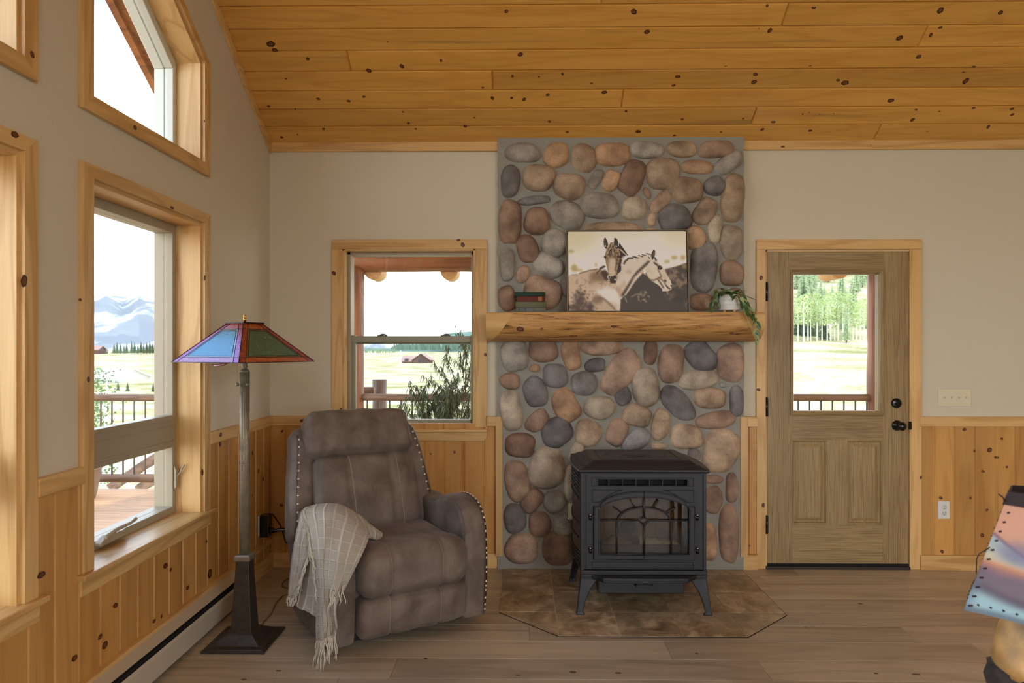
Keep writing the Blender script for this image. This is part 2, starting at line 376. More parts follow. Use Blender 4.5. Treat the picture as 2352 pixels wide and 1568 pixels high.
# roof slab above the boards
for ya, yb in ((RIDGE, YW+.15), (YR-.15, RIDGE)):
    mb.prism([(ya, 2.743+KC*(YW-ya)+.02 if ya >= RIDGE else zc(YR)-.1+.02), (yb, zc(RIDGE)+.02 if yb == RIDGE else zc(YW)-.1+.02),
              (yb, (zc(RIDGE) if yb == RIDGE else zc(YW)-.1)+.25), (ya, (zc(RIDGE) if ya == RIDGE else zc(YR)-.1)+.25)], 'X', XW-.18, RX+.2, 0, .3)
# knots read off the visible boards: photo x, y, long px, short px
kn = [(622,101,11,7),(631,115,7,5),(707,135,5,4),(890,96,2,2),(1163,26,5,4),(1195,125,7,5),(1013,139,4,3),(923,152,6,5),(847,162,7,5),(657,181,3,2),
 (731,227,5,3),(801,232,5,3),(836,222,4,3),(617,244,4,3),(1177,175,4,3),(1238,176,3,2),(1292,170,4,3),(1359,191,3,2),(1131,225,5,4),(1175,225,4,3),(1204,228,5,4),
 (1258,218,5,3),(1388,212,7,5),(926,257,3,2),(938,283,4,3),(1090,270,3,2),(1262,279,4,3),(1069,290,5,3),(955,296,3,2),(743,296,4,3),(647,315,4,3),(683,309,2,2),(1303,303,4,3),(1394,319,4,3),(678,250,2,2),(1109,201,4,2),
 (1456,27,8,6),(1762,13,4,3),(1869,18,6,3),(2160,24,9,6),(2298,29,6,5),(1486,73,7,5),(1768,70,6,5),(1743,66,2,1),(2066,87,8,6),(2138,80,5,4),(2160,63,5,3),(2110,130,6,5),
 (1557,176,7,4),(1547,196,5,3),(1735,171,6,4),(1732,188,7,5),(1941,190,9,6),(1925,184,5,3),(2218,186,8,6),(2213,166,4,2),(2237,153,6,2),(2046,231,8,5),(1438,255,4,3),(1567,274,4,3),(1707,272,3,2),
 (1776,280,6,3),(1844,262,2,2),(1858,258,2,1),(1883,262,2,1),(1915,261,2,1),(2104,252,4,2),(2096,275,5,5),(2158,256,3,2),(2236,248,5,3),(2324,250,5,3),(2325,263,5,3),
 (1466,302,7,4),(1549,311,4,2),(1656,303,3,2),(1751,297,5,3),(1861,300,5,3),(2270,291,4,5),(2130,302,3,1),(1667,152,4,1),(1861,151,4,1)]
for px, py, a, c_ in kn:
    p = onC(px, py); s = p.y/F
    mb.knot(p, (1, 0, 0), Vector((0, -1, KC)).normalized(), nrm, a*s*.85, c_*s*1.15, 1, 2)
struct(mb.build('ceiling', ['ceil', 'knot', 'knotc']))
# ---- walls
TW = .18
OB = (2.571, 3.479); OA = (1.30, 2.208); OC = (RIDGE-(OA[1]-RIDGE), RIDGE-(OA[0]-RIDGE)); OD = (RIDGE-(OB[1]-RIDGE), RIDGE-(OB[0]-RIDGE))
ZL0, ZL1, ZU0, ZUR = .585, 2.066, 2.374, 2.895
def ztop(y): return ZUR+KC*(OB[1]-y) if y > RIDGE else ZUR+KC*(y-(2*RIDGE-OB[1]))
mb = MB()
cols = [YR, OD[0], OD[1], OC[0], OC[1], RIDGE, OA[0], OA[1], OB[0], OB[1], YW+TW]
for a, c_ in zip(cols[:-1], cols[1:]):
    up = .10
    if (a, c_) in (OA, OB, OC, OD):
        mb.prism([(a, 0), (c_, 0), (c_, ZL0-.021), (a, ZL0-.021)], 'X', XW-TW, XW)
        mb.prism([(a, ZL1), (c_, ZL1), (c_, ZU0), (a, ZU0)], 'X', XW-TW, XW)
        mb.prism([(a, ztop(a)), (c_, ztop(c_)), (c_, zc(c_)+up), (a, zc(a)+up)], 'X', XW-TW, XW)
    else:
        mb.prism([(a, 0), (c_, 0), (c_, zc(c_)+up), (a, zc(a)+up)], 'X', XW-TW, XW)
wl = struct(mb.build('wall_left', 'wall'))
# back wall with the window and the door opening
wx0, wx1 = onY(786, 0, 4.42).x, onY(1092, 0, 4.42).x; wz0, wz1 = .905, onY(0, 571.5, 4.42).z
dx0, dx1 = onY(1759, 0, 4.42).x, onY(2090, 0, 4.42).x; dz1 = onY(2000, 574, 4.42).z
mb = MB()
for a, c_, z0, z1 in ((XW-TW, wx0, 0, 3), (wx0, wx1, 0, wz0), (wx0, wx1, wz1, 3), (wx1, dx0, 0, 3), (dx0, dx1, dz1, 3), (dx1, RX, 0, 3)):
    mb.box(a, c_, YW, YW+TW, z0, min(z1, 2.76))
struct(mb.build('wall_back', 'wall'))
mb = MB(); mb.prism([(YR, 0), (YW, 0), (YW, zc(YW)), (RIDGE, zc(RIDGE)), (YR, zc(YR))], 'X', RX, RX+.1)
struct(mb.build('wall_right', 'wall'))
mb = MB(); ROX0, ROX1, ROZ = 1.2, 4.0, 2.3  # opening added to the unseen rear wall, placed and sized for its light
mb.box(XW, ROX0, YR-.15, YR, 0, 2.75); mb.box(ROX1, RX, YR-.15, YR, 0, 2.75); mb.box(ROX0, ROX1, YR-.15, YR, ROZ, 2.75)
struct(mb.build('wall_rear', 'wall'))
# ---- trims
tn = [0]
def trim(mb_, mats, bevel=.002):
    tn[0] += 1; return struct(mb_.build('trim_%d' % tn[0], mats, bevel=bevel))
KM = ['pineX', 'pineY', 'pineZ', 'knot', 'knotc']
def kback(mb_, lst, Y, i=3):
    for px, py, a, c_ in lst:
        p = onY(px, py, Y); s = Y/F; mb_.knot(p, (1, 0, 0), (0, 0, 1), (0, -1, 0), a*s, c_*s, i, i+1)
def kleft(mb_, lst, X, i=3):
    for px, py, a, c_ in lst:
        p = onX(px, py, X); s = p.y/F; mb_.knot(p, (0, 1, 0), (0, 0, 1), (1, 0, 0), a*s*1.6, c_*s, i, i+1)
# board along the top of the back wall
mb = MB(); sx0, sx1 = onY(1143, 0, 4.39).x, onY(1708, 0, 4.39).x
for a, c_ in ((XW, sx0), (sx1, 3.4), (3.4, RX)): mb.box(a, c_, 4.418, YW, 2.700, 2.765, 0, rr())
kback(mb, [(1798, 337, 5, 2), (2000, 333, 1, 1)], 4.418); trim(mb, KM)
# raking board on the left wall under the ceiling
mb = MB()
for ya, yb in ((RIDGE, YW-.02), (YR, RIDGE)):
    mb.prism([(ya, zc(ya)-.062), (yb, zc(yb)-.062), (yb, zc(yb)-.002), (ya, zc(ya)-.002)], 'X', XW, XW+.018, 1, rr())
trim(mb, KM)
# ---- wainscot
GR = .129
def vboards_back(x0, x1, z0, z1, first, Yf=4.425, kn_=()):
    mb_ = MB(); mb_.box(x0, x1, Yf+.006, YW, z0, z1, 0, .4)
    x = first
    while x > x0: x -= GR
    while x < x1-.002:
        a = max(x, x0); c_ = min(x+GR, x1)
        if c_-a > .004:
            r = rr(); ch = .004
            prof = [(a, Yf+.008), (a+.002, Yf+.006), (a+.006, Yf+.0055), (a+.009, Yf), (c_-ch, Yf), (c_, Yf+.006)] if a == x else [(a, Yf+.008), (a, Yf), (c_-ch, Yf), (c_, Yf+.006)]
            k = len(prof); v = [(p[0], p[1], z0) for p in prof]+[(p[0], p[1], z1) for p in prof]
            mb_.add(v, [(i, i+1, k+i+1, k+i) for i in range(k-1)], 0, r)
        x += GR
    for px, py, a, c_ in kn_:
        p = onY(px, py, Yf); s = Yf/F; mb_.knot(p, (1, 0, 0), (0, 0, 1), (0, -1, 0), a*s, c_*s, 1, 2)
    tn[0] += 1; return struct(mb_.build('trim_%d' % tn[0], ['boardZ', 'knot', 'knotc'], fix=False))
g0 = onY(2145, 0, 4.425).x
vboards_back(onY(2116, 0, 4.425).x, RX, .08, .935, g0, kn_=[(2215,986,4,4),(2238,1035,3,3),(2273,1033,5,6),(2289,1050,5,3),(2301,1007,3,3),(2313,1072,3,3),(2258,1082,4,3),(2161,1143,4,4),(2229,1143,3,3),(2267,1171,3,3),(2256,1229,4,5),(2164,1266,4,4)])
vboards_back(XW, onY(1140, 0, 4.425).x, .08, .935, onY(1065, 0, 4.425).x, kn_=[(1044,1038,3,3),(989,1042,2,2),(648,990,3,3),(646,1160,4,4),(660,1048,2,3)])
vboards_back(onY(1706, 0, 4.425).x, onY(1742, 0, 4.425).x, .08, .935, onY(1718, 0, 4.425).x, kn_=[(1722,1253,2,2)])
# left wall boards
mb = MB(); Xf = XW+.015
mb.box(XW, Xf-.008, YR, YW, 0, .5, 0, .4)
y = YW-.02-GR*52
mb2 = mb
while y < YW-.02:
    a, c_ = max(y, YR), min(y+GR, YW-.015); r = rr()
    if c_ > a:
        prof = [(a, Xf-.008), (a+.003, Xf-.006), (a+.008, Xf-.0055), (a+.011, Xf), (c_-.004, Xf), (c_, Xf-.006)]; k = 6
        full = [s_ for s_ in ((a, c_),)]
        holes = [(w0-.012, w1+.012) for (w0, w1) in (OA, OB, OC, OD)]
        spans = [(a, c_, .935)]
        for h0, h1 in holes:
            ns = []
            for (p, q, zt_) in spans:
                if zt_ < .9 or q <= h0 or p >= h1: ns.append((p, q, zt_)); continue
                if p < h0: ns.append((p, h0, zt_))
                ns.append((max(p, h0), min(q, h1), .54))
                if q > h1: ns.append((h1, q, zt_))
            spans = ns
        def dep(yy):
            for (y0_, x0_), (y1_, x1_) in zip(prof[:-1], prof[1:]):
                if y0_ <= yy <= y1_: return x0_+(x1_-x0_)*(yy-y0_)/max(y1_-y0_, 1e-6)
            return Xf
        for p, q, zt_ in spans:
            ys = [p]+[y_ for y_, _ in prof if p+1e-5 < y_ < q-1e-5]+[q]; k = len(ys)
            v = [(dep(y_), y_, 0) for y_ in ys]+[(dep(y_), y_, zt_) for y_ in ys]; mb.add(v, [(k+i, k+i+1, i+1, i) for i in range(k-1)], 0, r)
    y += GR
kleft(mb, [(265,1390,6,6),(230,1462,5,6),(241,1481,6,10),(171,1511,6,8),(380,1299,6,7),(392,1308,3,5),(354,1426,4,5),(371,1415,3,4),(431,1349,4,6),(482,1317,6,12),(474,1243,3,4),(95,1320,6,6),(580,1040,3,6),(594,1081,3,6),(604,1100,3,6),(506,1020,3,6),(580,1137,2,2)], Xf, 1)
tn[0] += 1; struct(mb.build('trim_%d' % tn[0], ['boardZ', 'knot', 'knotc'], fix=False))
# cap rails
CZ0, CZ1 = .920, .982
mb = MB(); mb.box(onY(2116, 0, 4.4).x, RX, 4.412, YW, CZ0, CZ1, 0, rr()); mb.box(XW+.02, onY(762, 0, 4.41).x, 4.412, YW, CZ0, CZ1, 0, rr())
kback(mb, [(694,966,5,4)], 4.412); trim(mb, KM)
mb = MB()
for a, c_ in ((OB[1]+.06, YW-.02), (OA[1]+.06, OB[0]-.06), (OC[1]+.06, OA[0]-.06), (OD[1]+.06, OC[0]-.06), (YR, OD[0]-.06)): mb.box(XW, XW+.028, a, c_, CZ0, CZ1, 1, rr())
kleft(mb, [(507,998,4,6)], XW+.028); trim(mb, KM)
# mitred frames between stone, window and door
bX = lambda px, Y=4.40: onY(px, 0, Y).x
bZ = lambda py, Y=4.40: onY(1197, py, Y).z
mb = MB()
mb.box(bX(1139), bX(1154), 4.385, 4.43, .085, CZ1, 2, rr()); mb.box(bX(1119), bX(1139), 4.385, 4.43, CZ0, CZ1, 0, rr())
mb.box(bX(1700), bX(1716), 4.385, 4.43, .085, CZ1, 2, rr()); mb.box(bX(1716), bX(1738), 4.385, 4.43, CZ0, CZ1, 0, rr())
trim(mb, KM, .0015)
# ---- baseboards
mb = MB(); mb.box(bX(2117), RX, 4.405, YW, 0, .094, 0, rr()); mb.box(bX(1700), bX(1741), 4.395, YW, 0, .094, 0, rr()); mb.box(XW+.02, bX(1156), 4.405, YW, 0, .094, 0, rr())
struct(mb.build('baseboard_back', KM, bevel=.002))
mb = MB(); mb.box(XW, XW+.035, YR, YW-.035, 0, .094, 1, rr()); struct(mb.build('baseboard_left', KM, bevel=.002))
# ---- casings: back window
mb = MB(); C0 = 4.42
mb.box(bX(762, C0), bX(786, C0), C0, YW, .91, bZ(571.5, C0), 2, rr()); mb.box(bX(1092, C0), bX(1118, C0), C0, YW, .91, bZ(571.5, C0), 2, rr()); mb.box(bX(762, C0), bX(1118, C0), C0, YW, bZ(571.5, C0), bZ(549, C0), 0, rr())
kback(mb, [(767,627,5,5),(1053,551,4,3),(1063,562,5,5),(1115,814,3,4),(783,940,3,4)], C0); trim(mb, KM)
# ---- casings: door
mb = MB()
mb.box(bX(1738, C0), bX(1759, C0), C0, YW, 0, bZ(574, C0), 2, rr()); mb.box(bX(2090, C0), bX(2117, C0), C0, YW, 0, bZ(574, C0), 2, rr()); mb.box(bX(1738, C0), bX(2117, C0), C0, YW, bZ(574, C0), bZ(551, C0), 0, rr())
kback(mb, [(1748,638,4,5),(1742,895,4,4),(1753,1160,4,5),(2115,1096,3,4)], C0); trim(mb, KM)
# ================================================================ LEFT WINDOWS
wi = [0]
def left_window(op, lower, crank=True, knots=()):
    wi[0] += 1
    w = struct(empty('window_%d' % wi[0], (XW, (op[0]+op[1])/2, ZL0 if lower else ZU0)))
    a, c_ = op; Xc = XW+.022
    if lower:
        outer = [(a-.063, ZL0), (c_+.063, ZL0), (c_+.063, ZL1+.05), (a-.063, ZL1+.05)]; inner = [(a, ZL0), (c_, ZL0), (c_, ZL1), (a, ZL1)]
        zb, zt = ZL0, (ZL1, ZL1)
        mb = MB()
        for i, ax in ((1, 2), (2, 1), (3, 2)):
            j = (i+1) % 4; mb.prism([outer[i], outer[j], inner[j], inner[i]], 'X', XW, Xc, ax, rr())
        if knots: kleft(mb, knots, Xc)
        mb.build('casing', KM, w, bevel=.0015)
        mb = MB(); mb.box(XW-.14, XW+.045, a-.09, c_+.09, ZL0-.022, ZL0, 1, rr()); mb.build('sill', KM, w, bevel=.005)
        mb = MB(); mb.box(XW, XW+.02, a-.075, c_+.075, ZL0-.085, ZL0-.022, 1, rr()); mb.build('apron', KM, w, bevel=.004)
    else:
        o1, o2 = ztop(a), ztop(c_); up = op[1] > RIDGE
        outer = [(a-.063, ZU0-.06), (c_+.063, ZU0-.06), (c_+.063, ztop(c_+.063)+.05 if up else ztop(c_+.063)+.05), (a-.063, ztop(a-.063)+.05)]
        inner = [(a, ZU0), (c_, ZU0), (c_, o2), (a, o1)]
        mb = MB()
        for i, ax in ((0, 1), (1, 2), (2, 1), (3, 2)):
            j = (i+1) % 4; mb.prism([outer[i], outer[j], inner[j], inner[i]], 'X', XW, Xc, ax, rr())
        if knots: kleft(mb, knots, Xc)
        mb.build('casing', KM, w, bevel=.0015)
        zb, zt = ZU0, (o1, o2)
    # jamb lining
    e1 = .014
    ins = [(a+e1, zb+(0 if lower else e1)), (c_-e1, zb+(0 if lower else e1)), (c_-e1, zt[1]-e1*1.3), (a+e1, zt[0]-e1*1.3)]
    outp = [(a-.001, zb), (c_+.001, zb), (c_+.001, zt[1]), (a-.001, zt[0])]
    mb = MB()
    for i, ax in ((0, 1), (1, 2), (2, 1), (3, 2)):
        if lower and i == 0: continue
        j = (i+1) % 4; mb.prism([outp[i], outp[j], ins[j], ins[i]], 'X', XW-.14, XW+.004, ax, rr())
    mb.build('jamb', KM, w)
    # vinyl frame
    def inset(p, d): return [(p[0][0]+d, p[0][1]+d), (p[1][0]-d, p[1][1]+d), (p[2][0]-d, p[2][1]-d*1.2), (p[3][0]+d, p[3][1]-d*1.2)]
    f1 = inset(ins, .032 if not lower else .036); mb = MB()
    mb.ring(ins, f1, 'X', XW-.165, XW-.12); mb.ring(inset(ins, .012), inset(ins, .036), 'X', XW-.215, XW-.165)
    if lower:
        mb.box(XW-.17, XW-.118, a+.03, c_-.03, .922, 1.084)
        mb.box(XW-.118, XW-.112, a+.06, c_-.03, .945, .955); mb.box(XW-.118, XW-.113, a+.03, c_-.03, 1.03, 1.034); mb.box(XW-.118, XW-.113, a+.03, c_-.03, 1.062, 1.066)
    mb.build('frame', 'vinyl' if lower else 'sash_white', w, bevel=.003)
    mb = MB(); g = inset(ins, .030); mb.prism([(p[0], p[1]) for p in g], 'X', XW-.152, XW-.148); mb.build('pane', 'glass', w)
    if lower:
        mb = MB()          # crank operator and its folded handle on the bottom rail
        yc = a+.33; z0 = .603
        mb.prism([(yc-.11, z0), (yc+.08, z0), (yc+.06, z0+.028), (yc-.06, z0+.034), (yc-.11, z0+.014)], 'X', XW-.118, XW-.088)
        mb.tube([(XW-.09, yc-.08, z0+.03), (XW-.08, yc-.02, z0+.046), (XW-.076, yc+.08, z0+.05), (XW-.075, yc+.12, z0+.06)], [.010, .009, .007, .009], 8)
        mb.build('crank_handle', 'vinyl', w, bevel=.004)
        mb = MB(); yl = c_-.014
        mb.prism([(XW-.118, .70), (XW-.106, .72), (XW-.104, .80), (XW-.118, .83)], 'Y', yl-.03, yl-.012)
        mb.tube([(XW-.108, yl-.022, .77), (XW-.09, yl-.020, .79), (XW-.078, yl-.016, .82), (XW-.072, yl-.014, .83)], [.004, .004, .005, .006], 8)
        mb.build('lock_lever', 'vinyl', w, bevel=.002)
    return w
M['sash_white'] = plain('off white window frame', (214, 216, 206), .4)
left_window(OB, True, knots=[(395,477,5,4),(470,638,3,6),(465,1084,3,7),(203,871,4,6),(184,688,3,4)])
left_window(OB, False, knots=[(310,293,5,5),(469,278,2,3)])
left_window(OA, True, knots=[(34,309,7,8),(55,645,7,14),(95,1320,8,8)])
left_window(OA, False, knots=[(74,125,4,8)])
left_window(OC, True); left_window(OC, False); left_window(OD, True); left_window(OD, False)  # unseen windows toward the camera, mirrored about the ridge, added for their light
# ================================================================ BACK WINDOW (double hung)
wi[0] += 1
w = struct(empty('window_%d' % wi[0], ((wx0+wx1)/2, YW, wz0)))
mb = MB()
Yj = YW+.115
mb.box(wx0-.001, wx0+.014, C0+.006, Yj, wz0, wz1, 2, rr()); mb.box(wx1-.014, wx1+.001, C0+.006, Yj, wz0, wz1, 2, rr()); mb.box(wx0, wx1, C0+.006, Yj, wz1-.014, wz1, 0, rr())
mb.build('jamb', KM, w)
mb = MB(); zs = bZ(985, C0); mb.box(wx0, wx1, YW-.03, Yj, zs-.018, zs, 0, rr()); mb.box(bX(757, 4.39), bX(1119, 4.39), 4.385, YW-.02, zs-.018, zs, 0, rr()); mb.build('sill', KM, w, bevel=.004)
mb = MB(); z0 = bZ(1013, C0-.006); x0, x1 = bX(762, C0-.006), bX(1118, C0-.006)
mb.prism([(x0+.02, z0), (x1-.02, z0), (x1, z0+.022), (x1, zs-.018), (x0, zs-.018), (x0, z0+.022)], 'Y', C0-.006, YW-.015, 0, rr()); mb.build('apron', KM, w, bevel=.002)
Ys = YW+.075; Yu = YW+.11
sx_ = lambda px, Y=Ys: onY(px, 0, Y).x
sz = lambda py, Y=Ys: onY(1197, py, Y).z
mb = MB()                      # outer frame
x0, x1 = wx0+.014, wx1-.014
mb.box(x0, x0+.022, YW+.06, YW+.15, zs, wz1-.014); mb.box(x1-.018, x1, YW+.06, YW+.15, zs, wz1-.014); mb.box(x0, x1, YW+.06, YW+.15, wz1-.032, wz1-.014); mb.box(x0, x1, YW+.06, YW+.15, zs, zs+.016)
mb.build('frame', 'vinyl', w, bevel=.002)
M['sash_grey'] = plain('grey green sash', (150, 150, 132), .45)
mb = MB(); i0 = x0+.012; i1 = x1-.004
mb.box(i0, sx_(817), Ys, Ys+.034, sz(980), sz(770)); mb.box(sx_(1080.5), i1, Ys, Ys+.034, sz(980), sz(770)); mb.box(i0, i1, Ys, Ys+.034, sz(982), sz(963)); mb.box(i0, i1, Ys-.004, Ys+.034, sz(786), sz(771.5))
mb.build('lower_sash', 'sash_grey', w, bevel=.003)
mb = MB(); mb.box(i0, sx_(809.5, Yu), Yu, Yu+.03, sz(790, Yu), sz(580, Yu)); mb.box(sx_(1090.5, Yu), i1+.01, Yu, Yu+.03, sz(790, Yu), sz(580, Yu)); mb.box(i0, i1, Yu, Yu+.03, sz(588, Yu), sz(576, Yu)); mb.box(i0, i1, Yu, Yu+.03, sz(790, Yu), sz(774, Yu))
mb.build('upper_sash', 'sash_grey', w, bevel=.002)
mb = MB(); mb.box(sx_(815), sx_(1083), Ys+.015, Ys+.018, sz(965), sz(784)); mb.build('lower_pane', 'glass', w)
mb = MB(); mb.box(sx_(807, Yu), sx_(1093, Yu), Yu+.013, Yu+.016, sz(776, Yu), sz(586, Yu)); mb.build('upper_pane', 'glass', w)
for px in (877, 1023):
    x = sx_(px); z = sz(771.5); mb = MB()
    mb.box(x-.032, x+.032, Ys+.002, Ys+.03, z, z+.006); mb.lathe([(.014, z+.006), (.014, z+.012), (.009, z+.014)], (x-.004, Ys+.016, 0), 12)
    mb.tube([(x-.004, Ys+.016, z+.012), (x+.012, Ys+.010, z+.012), (x+.030, Ys+.006, z+.007)], [.006, .005, .004], 6)
    mb.build('sash_lock', 'lockbronze' if 'lockbronze' in M else M.setdefault('lockbronze', plain('dark bronze lock', (84, 80, 68), .4)), w, bevel=.001)
# ================================================================ DOOR
d = struct(empty('door_1', ((dx0+dx1)/2, YW, 0)))
YD = 4.432
DX = lambda px, Y=YD: onY(px, 0, Y).x
DZ = lambda py, Y=YD: onY(1900, py, Y).z
mb = MB()                     # pine jamb
mb.box(dx0-.001, DX(1761.5), YD-.004, YW+.14, 0, dz1, 2, rr()); mb.box(DX(2087.5), dx1+.001, YD-.004, YW+.14, 0, dz1, 2, rr()); mb.box(dx0, dx1, YD-.004, YW+.14, dz1-.008, dz1, 0, rr())
mb.build('jamb', KM, d)
mb = MB(); mb.box(dx0, dx1, 4.41, YW+.16, .0, .018); mb.build('threshold', M.setdefault('thr', plain('dark bronze threshold', (42, 36, 34), .5)), d, bevel=.003)
X0, X1, GX0, GX1, Z0, Z1, GZ0, GZ1 = DX(1762.5), DX(2086.5), DX(1815), DX(2028), .030, DZ(577.5), DZ(953), DZ(620)
T = YD+.044
pl = (DX(1820), DX(1900)); pr = (DX(1946.5), DX(2027)); pz = (DZ(1204), DZ(1010.5))
mb = MB()
# stiles and rails around the openings
for a, c_, z0, z1, mi in ((X0, pl[0], Z0, GZ0, 0), (X0, GX0, GZ0, Z1, 0), (pr[1], X1, Z0, GZ0, 0), (GX1, X1, GZ0, Z1, 0), (pl[1], pr[0], pz[0], pz[1], 0), (pl[0], pr[1], Z0, pz[0], 1), (pl[0], pr[1], pz[1], GZ0, 1), (GX0, GX1, GZ1, Z1, 1)):
    mb.box(a, c_, YD, T, z0, z1, mi, .35)
mb.build('door_slab', ['door', 'doorX'], d)
for (a, c_) in (pl, pr):      # raised panels with moulded edge
    z0, z1 = pz; mb = MB()
    def R(i): return [(a+i, z0+i), (c_-i, z0+i), (c_-i, z1-i), (a+i, z1-i)]
    prof = [(0, 0), (.004, -.004), (.009, -.002), (.014, .010), (.024, .010), (.042, .002), (.046, .001)]
    for (i0_, h0), (i1_, h1) in zip(prof[:-1], prof[1:]):
        A, B = R(i0_), R(i1_)
        for k in range(4):
            j = (k+1) % 4; mb.add([(A[k][0], YD+h0, A[k][1]), (A[j][0], YD+h0, A[j][1]), (B[j][0], YD+h1, B[j][1]), (B[k][0], YD+h1, B[k][1])], [(0, 1, 2, 3)], 0, .7)
    B = R(.046); mb.add([(p[0], YD+.001, p[1]) for p in B], [(0, 1, 2, 3)], 0, .55)
    mb.build('raised_panel', 'door', d)
mb = MB()                     # moulding around the light
def R2(i): return [(GX0+i, GZ0+i), (GX1-i, GZ0+i), (GX1-i, GZ1-i), (GX0+i, GZ1-i)]
prof = [(-.003, 0), (0, -.012), (.006, -.015), (.011, -.010), (.016, -.010), (.021, -.004), (.026, .012), (.026, .05)]
for (i0_, h0), (i1_, h1) in zip(prof[:-1], prof[1:]):
    A, B = R2(i0_), R2(i1_)
    for k in range(4):
        j = (k+1) % 4; mb.add([(A[k][0], YD+h0, A[k][1]), (A[j][0], YD+h0, A[j][1]), (B[j][0], YD+h1, B[j][1]), (B[k][0], YD+h1, B[k][1])], [(0, 1, 2, 3)], k % 2, .45)
mb.build('glass_moulding', ['doorX', 'door'], d)
mb = MB(); mb.box(GX0+.02, GX1-.02, YD+.02, YD+.024, GZ0+.02, GZ1-.02); mb.build('pane', 'glass', d)
mb = MB(); mb.box(X0, X1, YD-.003, T, .018, .034); mb.build('door_sweep', 'dark', d)
for py in ((650, 691), (915, 956), (1186, 1226)):
    mb = MB(); x = DX(1761.5, YD-.012); z1, z0 = DZ(py[0], YD-.01), DZ(py[1], YD-.01)
    mb.lathe([(.0065, z0), (.0065, z1)], (x, YD-.010, 0), 12); mb.lathe([(.004, z1), (.0075, z1+.003), (.003, z1+.008)], (x, YD-.010, 0), 10); mb.box(x-.001, x+.012, YD-.006, YD, z0, z1)
    mb.build('hinge', 'blackgloss', d)
k = onY(2061, 926, YD-.015); mb = MB(); mb.lathe([(.032, YD), (.032, YD-.008), (.027, YD-.016), (0, YD-.018)], (k.x, 0, k.z), 32, axis='Y'); mb.box(k.x-.016, k.x+.016, YD-.032, YD-.016, k.z-.005, k.z+.004); mb.build('deadbolt', 'blackgloss', d, bevel=.001)
k = onY(2062, 977, YD-.01); mb = MB(); mb.lathe([(.033, YD), (.033, YD-.006), (.022, YD-.012), (.012, YD-.016), (.011, YD-.038), (.020, YD-.044), (.027, YD-.054), (.028, YD-.064), (.022, YD-.074), (.010, YD-.079), (0, YD-.080)], (k.x, 0, k.z), 32, axis='Y')
kb = mb.build('door_knob', 'blackgloss', d)
k = onY(2090, 977, C0); mb = MB(); mb.box(k.x-.004, k.x+.010, C0-.004, YD, k.z-.026, k.z+.026); mb.build('strike_plate', 'blackgloss', d, bevel=.003)
# ================================================================ STONE CHIMNEY
SY = 4.392
def rastnoise(h, w, sc, seed, octv=3):
    rs = np.random.RandomState(seed); out = np.zeros((h, w)); amp = 1; tot = 0
    for o in range(octv):
        gh, gw = int(h/sc)+3, int(w/sc)+3; g = rs.rand(gh, gw)
        yy = np.arange(h)/sc; xx = np.arange(w)/sc; y0 = yy.astype(int); x0 = xx.astype(int); fy = (yy-y0)[:, None]; fx = (xx-x0)[None]
        fy = fy*fy*(3-2*fy); fx = fx*fx*(3-2*fx)
        v = g[y0][:, x0]*(1-fy)*(1-fx)+g[y0+1][:, x0]*fy*(1-fx)+g[y0][:, x0+1]*(1-fy)*fx+g[y0+1][:, x0+1]*fy*fx
        out += v*amp; tot += amp; amp *= .5; sc = max(sc/2, 1)
    return out/tot
SC = {'g': ((154,152,144),(132,128,122)), 'd': ((128,128,130),(100,100,104)), 'o': ((186,146,106),(160,126,96)), 't': ((176,150,120),(150,128,104)),
      'b': ((160,130,108),(138,108,88)), 'l': ((178,168,146),(156,144,124))}
U = [(265,150,152,85,0,'g'),(552,170,112,108,0,'o'),(790,195,105,122,5,'t'),(1030,165,148,103,0,'o'),(1330,125,155,70,5,'g'),(1630,118,125,72,0,'t'),(1925,120,150,72,-3,'b'),(2035,235,130,72,-32,'g'),
 (158,393,86,135,0,'d'),(400,362,135,115,10,'t'),(665,435,142,108,10,'t'),(890,375,48,90,28,'g'),(1022,388,68,98,25,'o'),(1203,362,98,158,24,'b'),(1470,328,142,138,0,'t'),(1765,272,130,62,3,'o'),(1675,470,130,115,0,'t'),
 (1915,435,92,85,-40,'d'),(2070,535,98,215,8,'t'),(360,557,135,40,-5,'d'),(155,742,95,192,3,'b'),(385,738,112,116,0,'b'),(648,688,150,124,30,'g'),(925,605,162,116,5,'g'),(1222,625,108,98,0,'l'),(1330,495,28,52,-25,'b'),
 (1447,570,58,112,45,'b'),(1370,725,38,58,0,'t'),(1568,712,140,118,-20,'d'),(1830,652,86,125,28,'t'),(1915,805,62,118,8,'l'),(2055,918,98,148,0,'l'),(1045,800,245,58,0,'t'),(545,925,120,120,30,'g'),(308,975,95,118,-15,'b'),
 (130,1105,66,150,0,'g'),(485,1115,135,98,35,'g'),(263,1192,58,75,20,'b'),(2060,1185,102,110,0,'b'),(1745,880,90,100,0,'o'),(1820,1130,120,208,0,'d'),(435,1350,160,140,20,'b'),(128,1400,76,112,-15,'b'),(640,1310,45,90,-15,'g'),
 (1800,1430,110,76,0,'b'),(1960,1370,62,62,0,'g'),(2090,1395,72,85,0,'b'),(800,950,110,95,0,'t'),(1080,980,140,90,0,'b'),(1350,940,110,80,10,'g'),(1560,1000,90,120,0,'b'),(820,1190,140,110,0,'g'),(1150,1220,160,110,0,'t'),(1450,1240,120,130,0,'d'),(900,1410,160,75,0,'b'),(1300,1430,140,70,0,'g'),(1370,818,55,22,0,'b')]
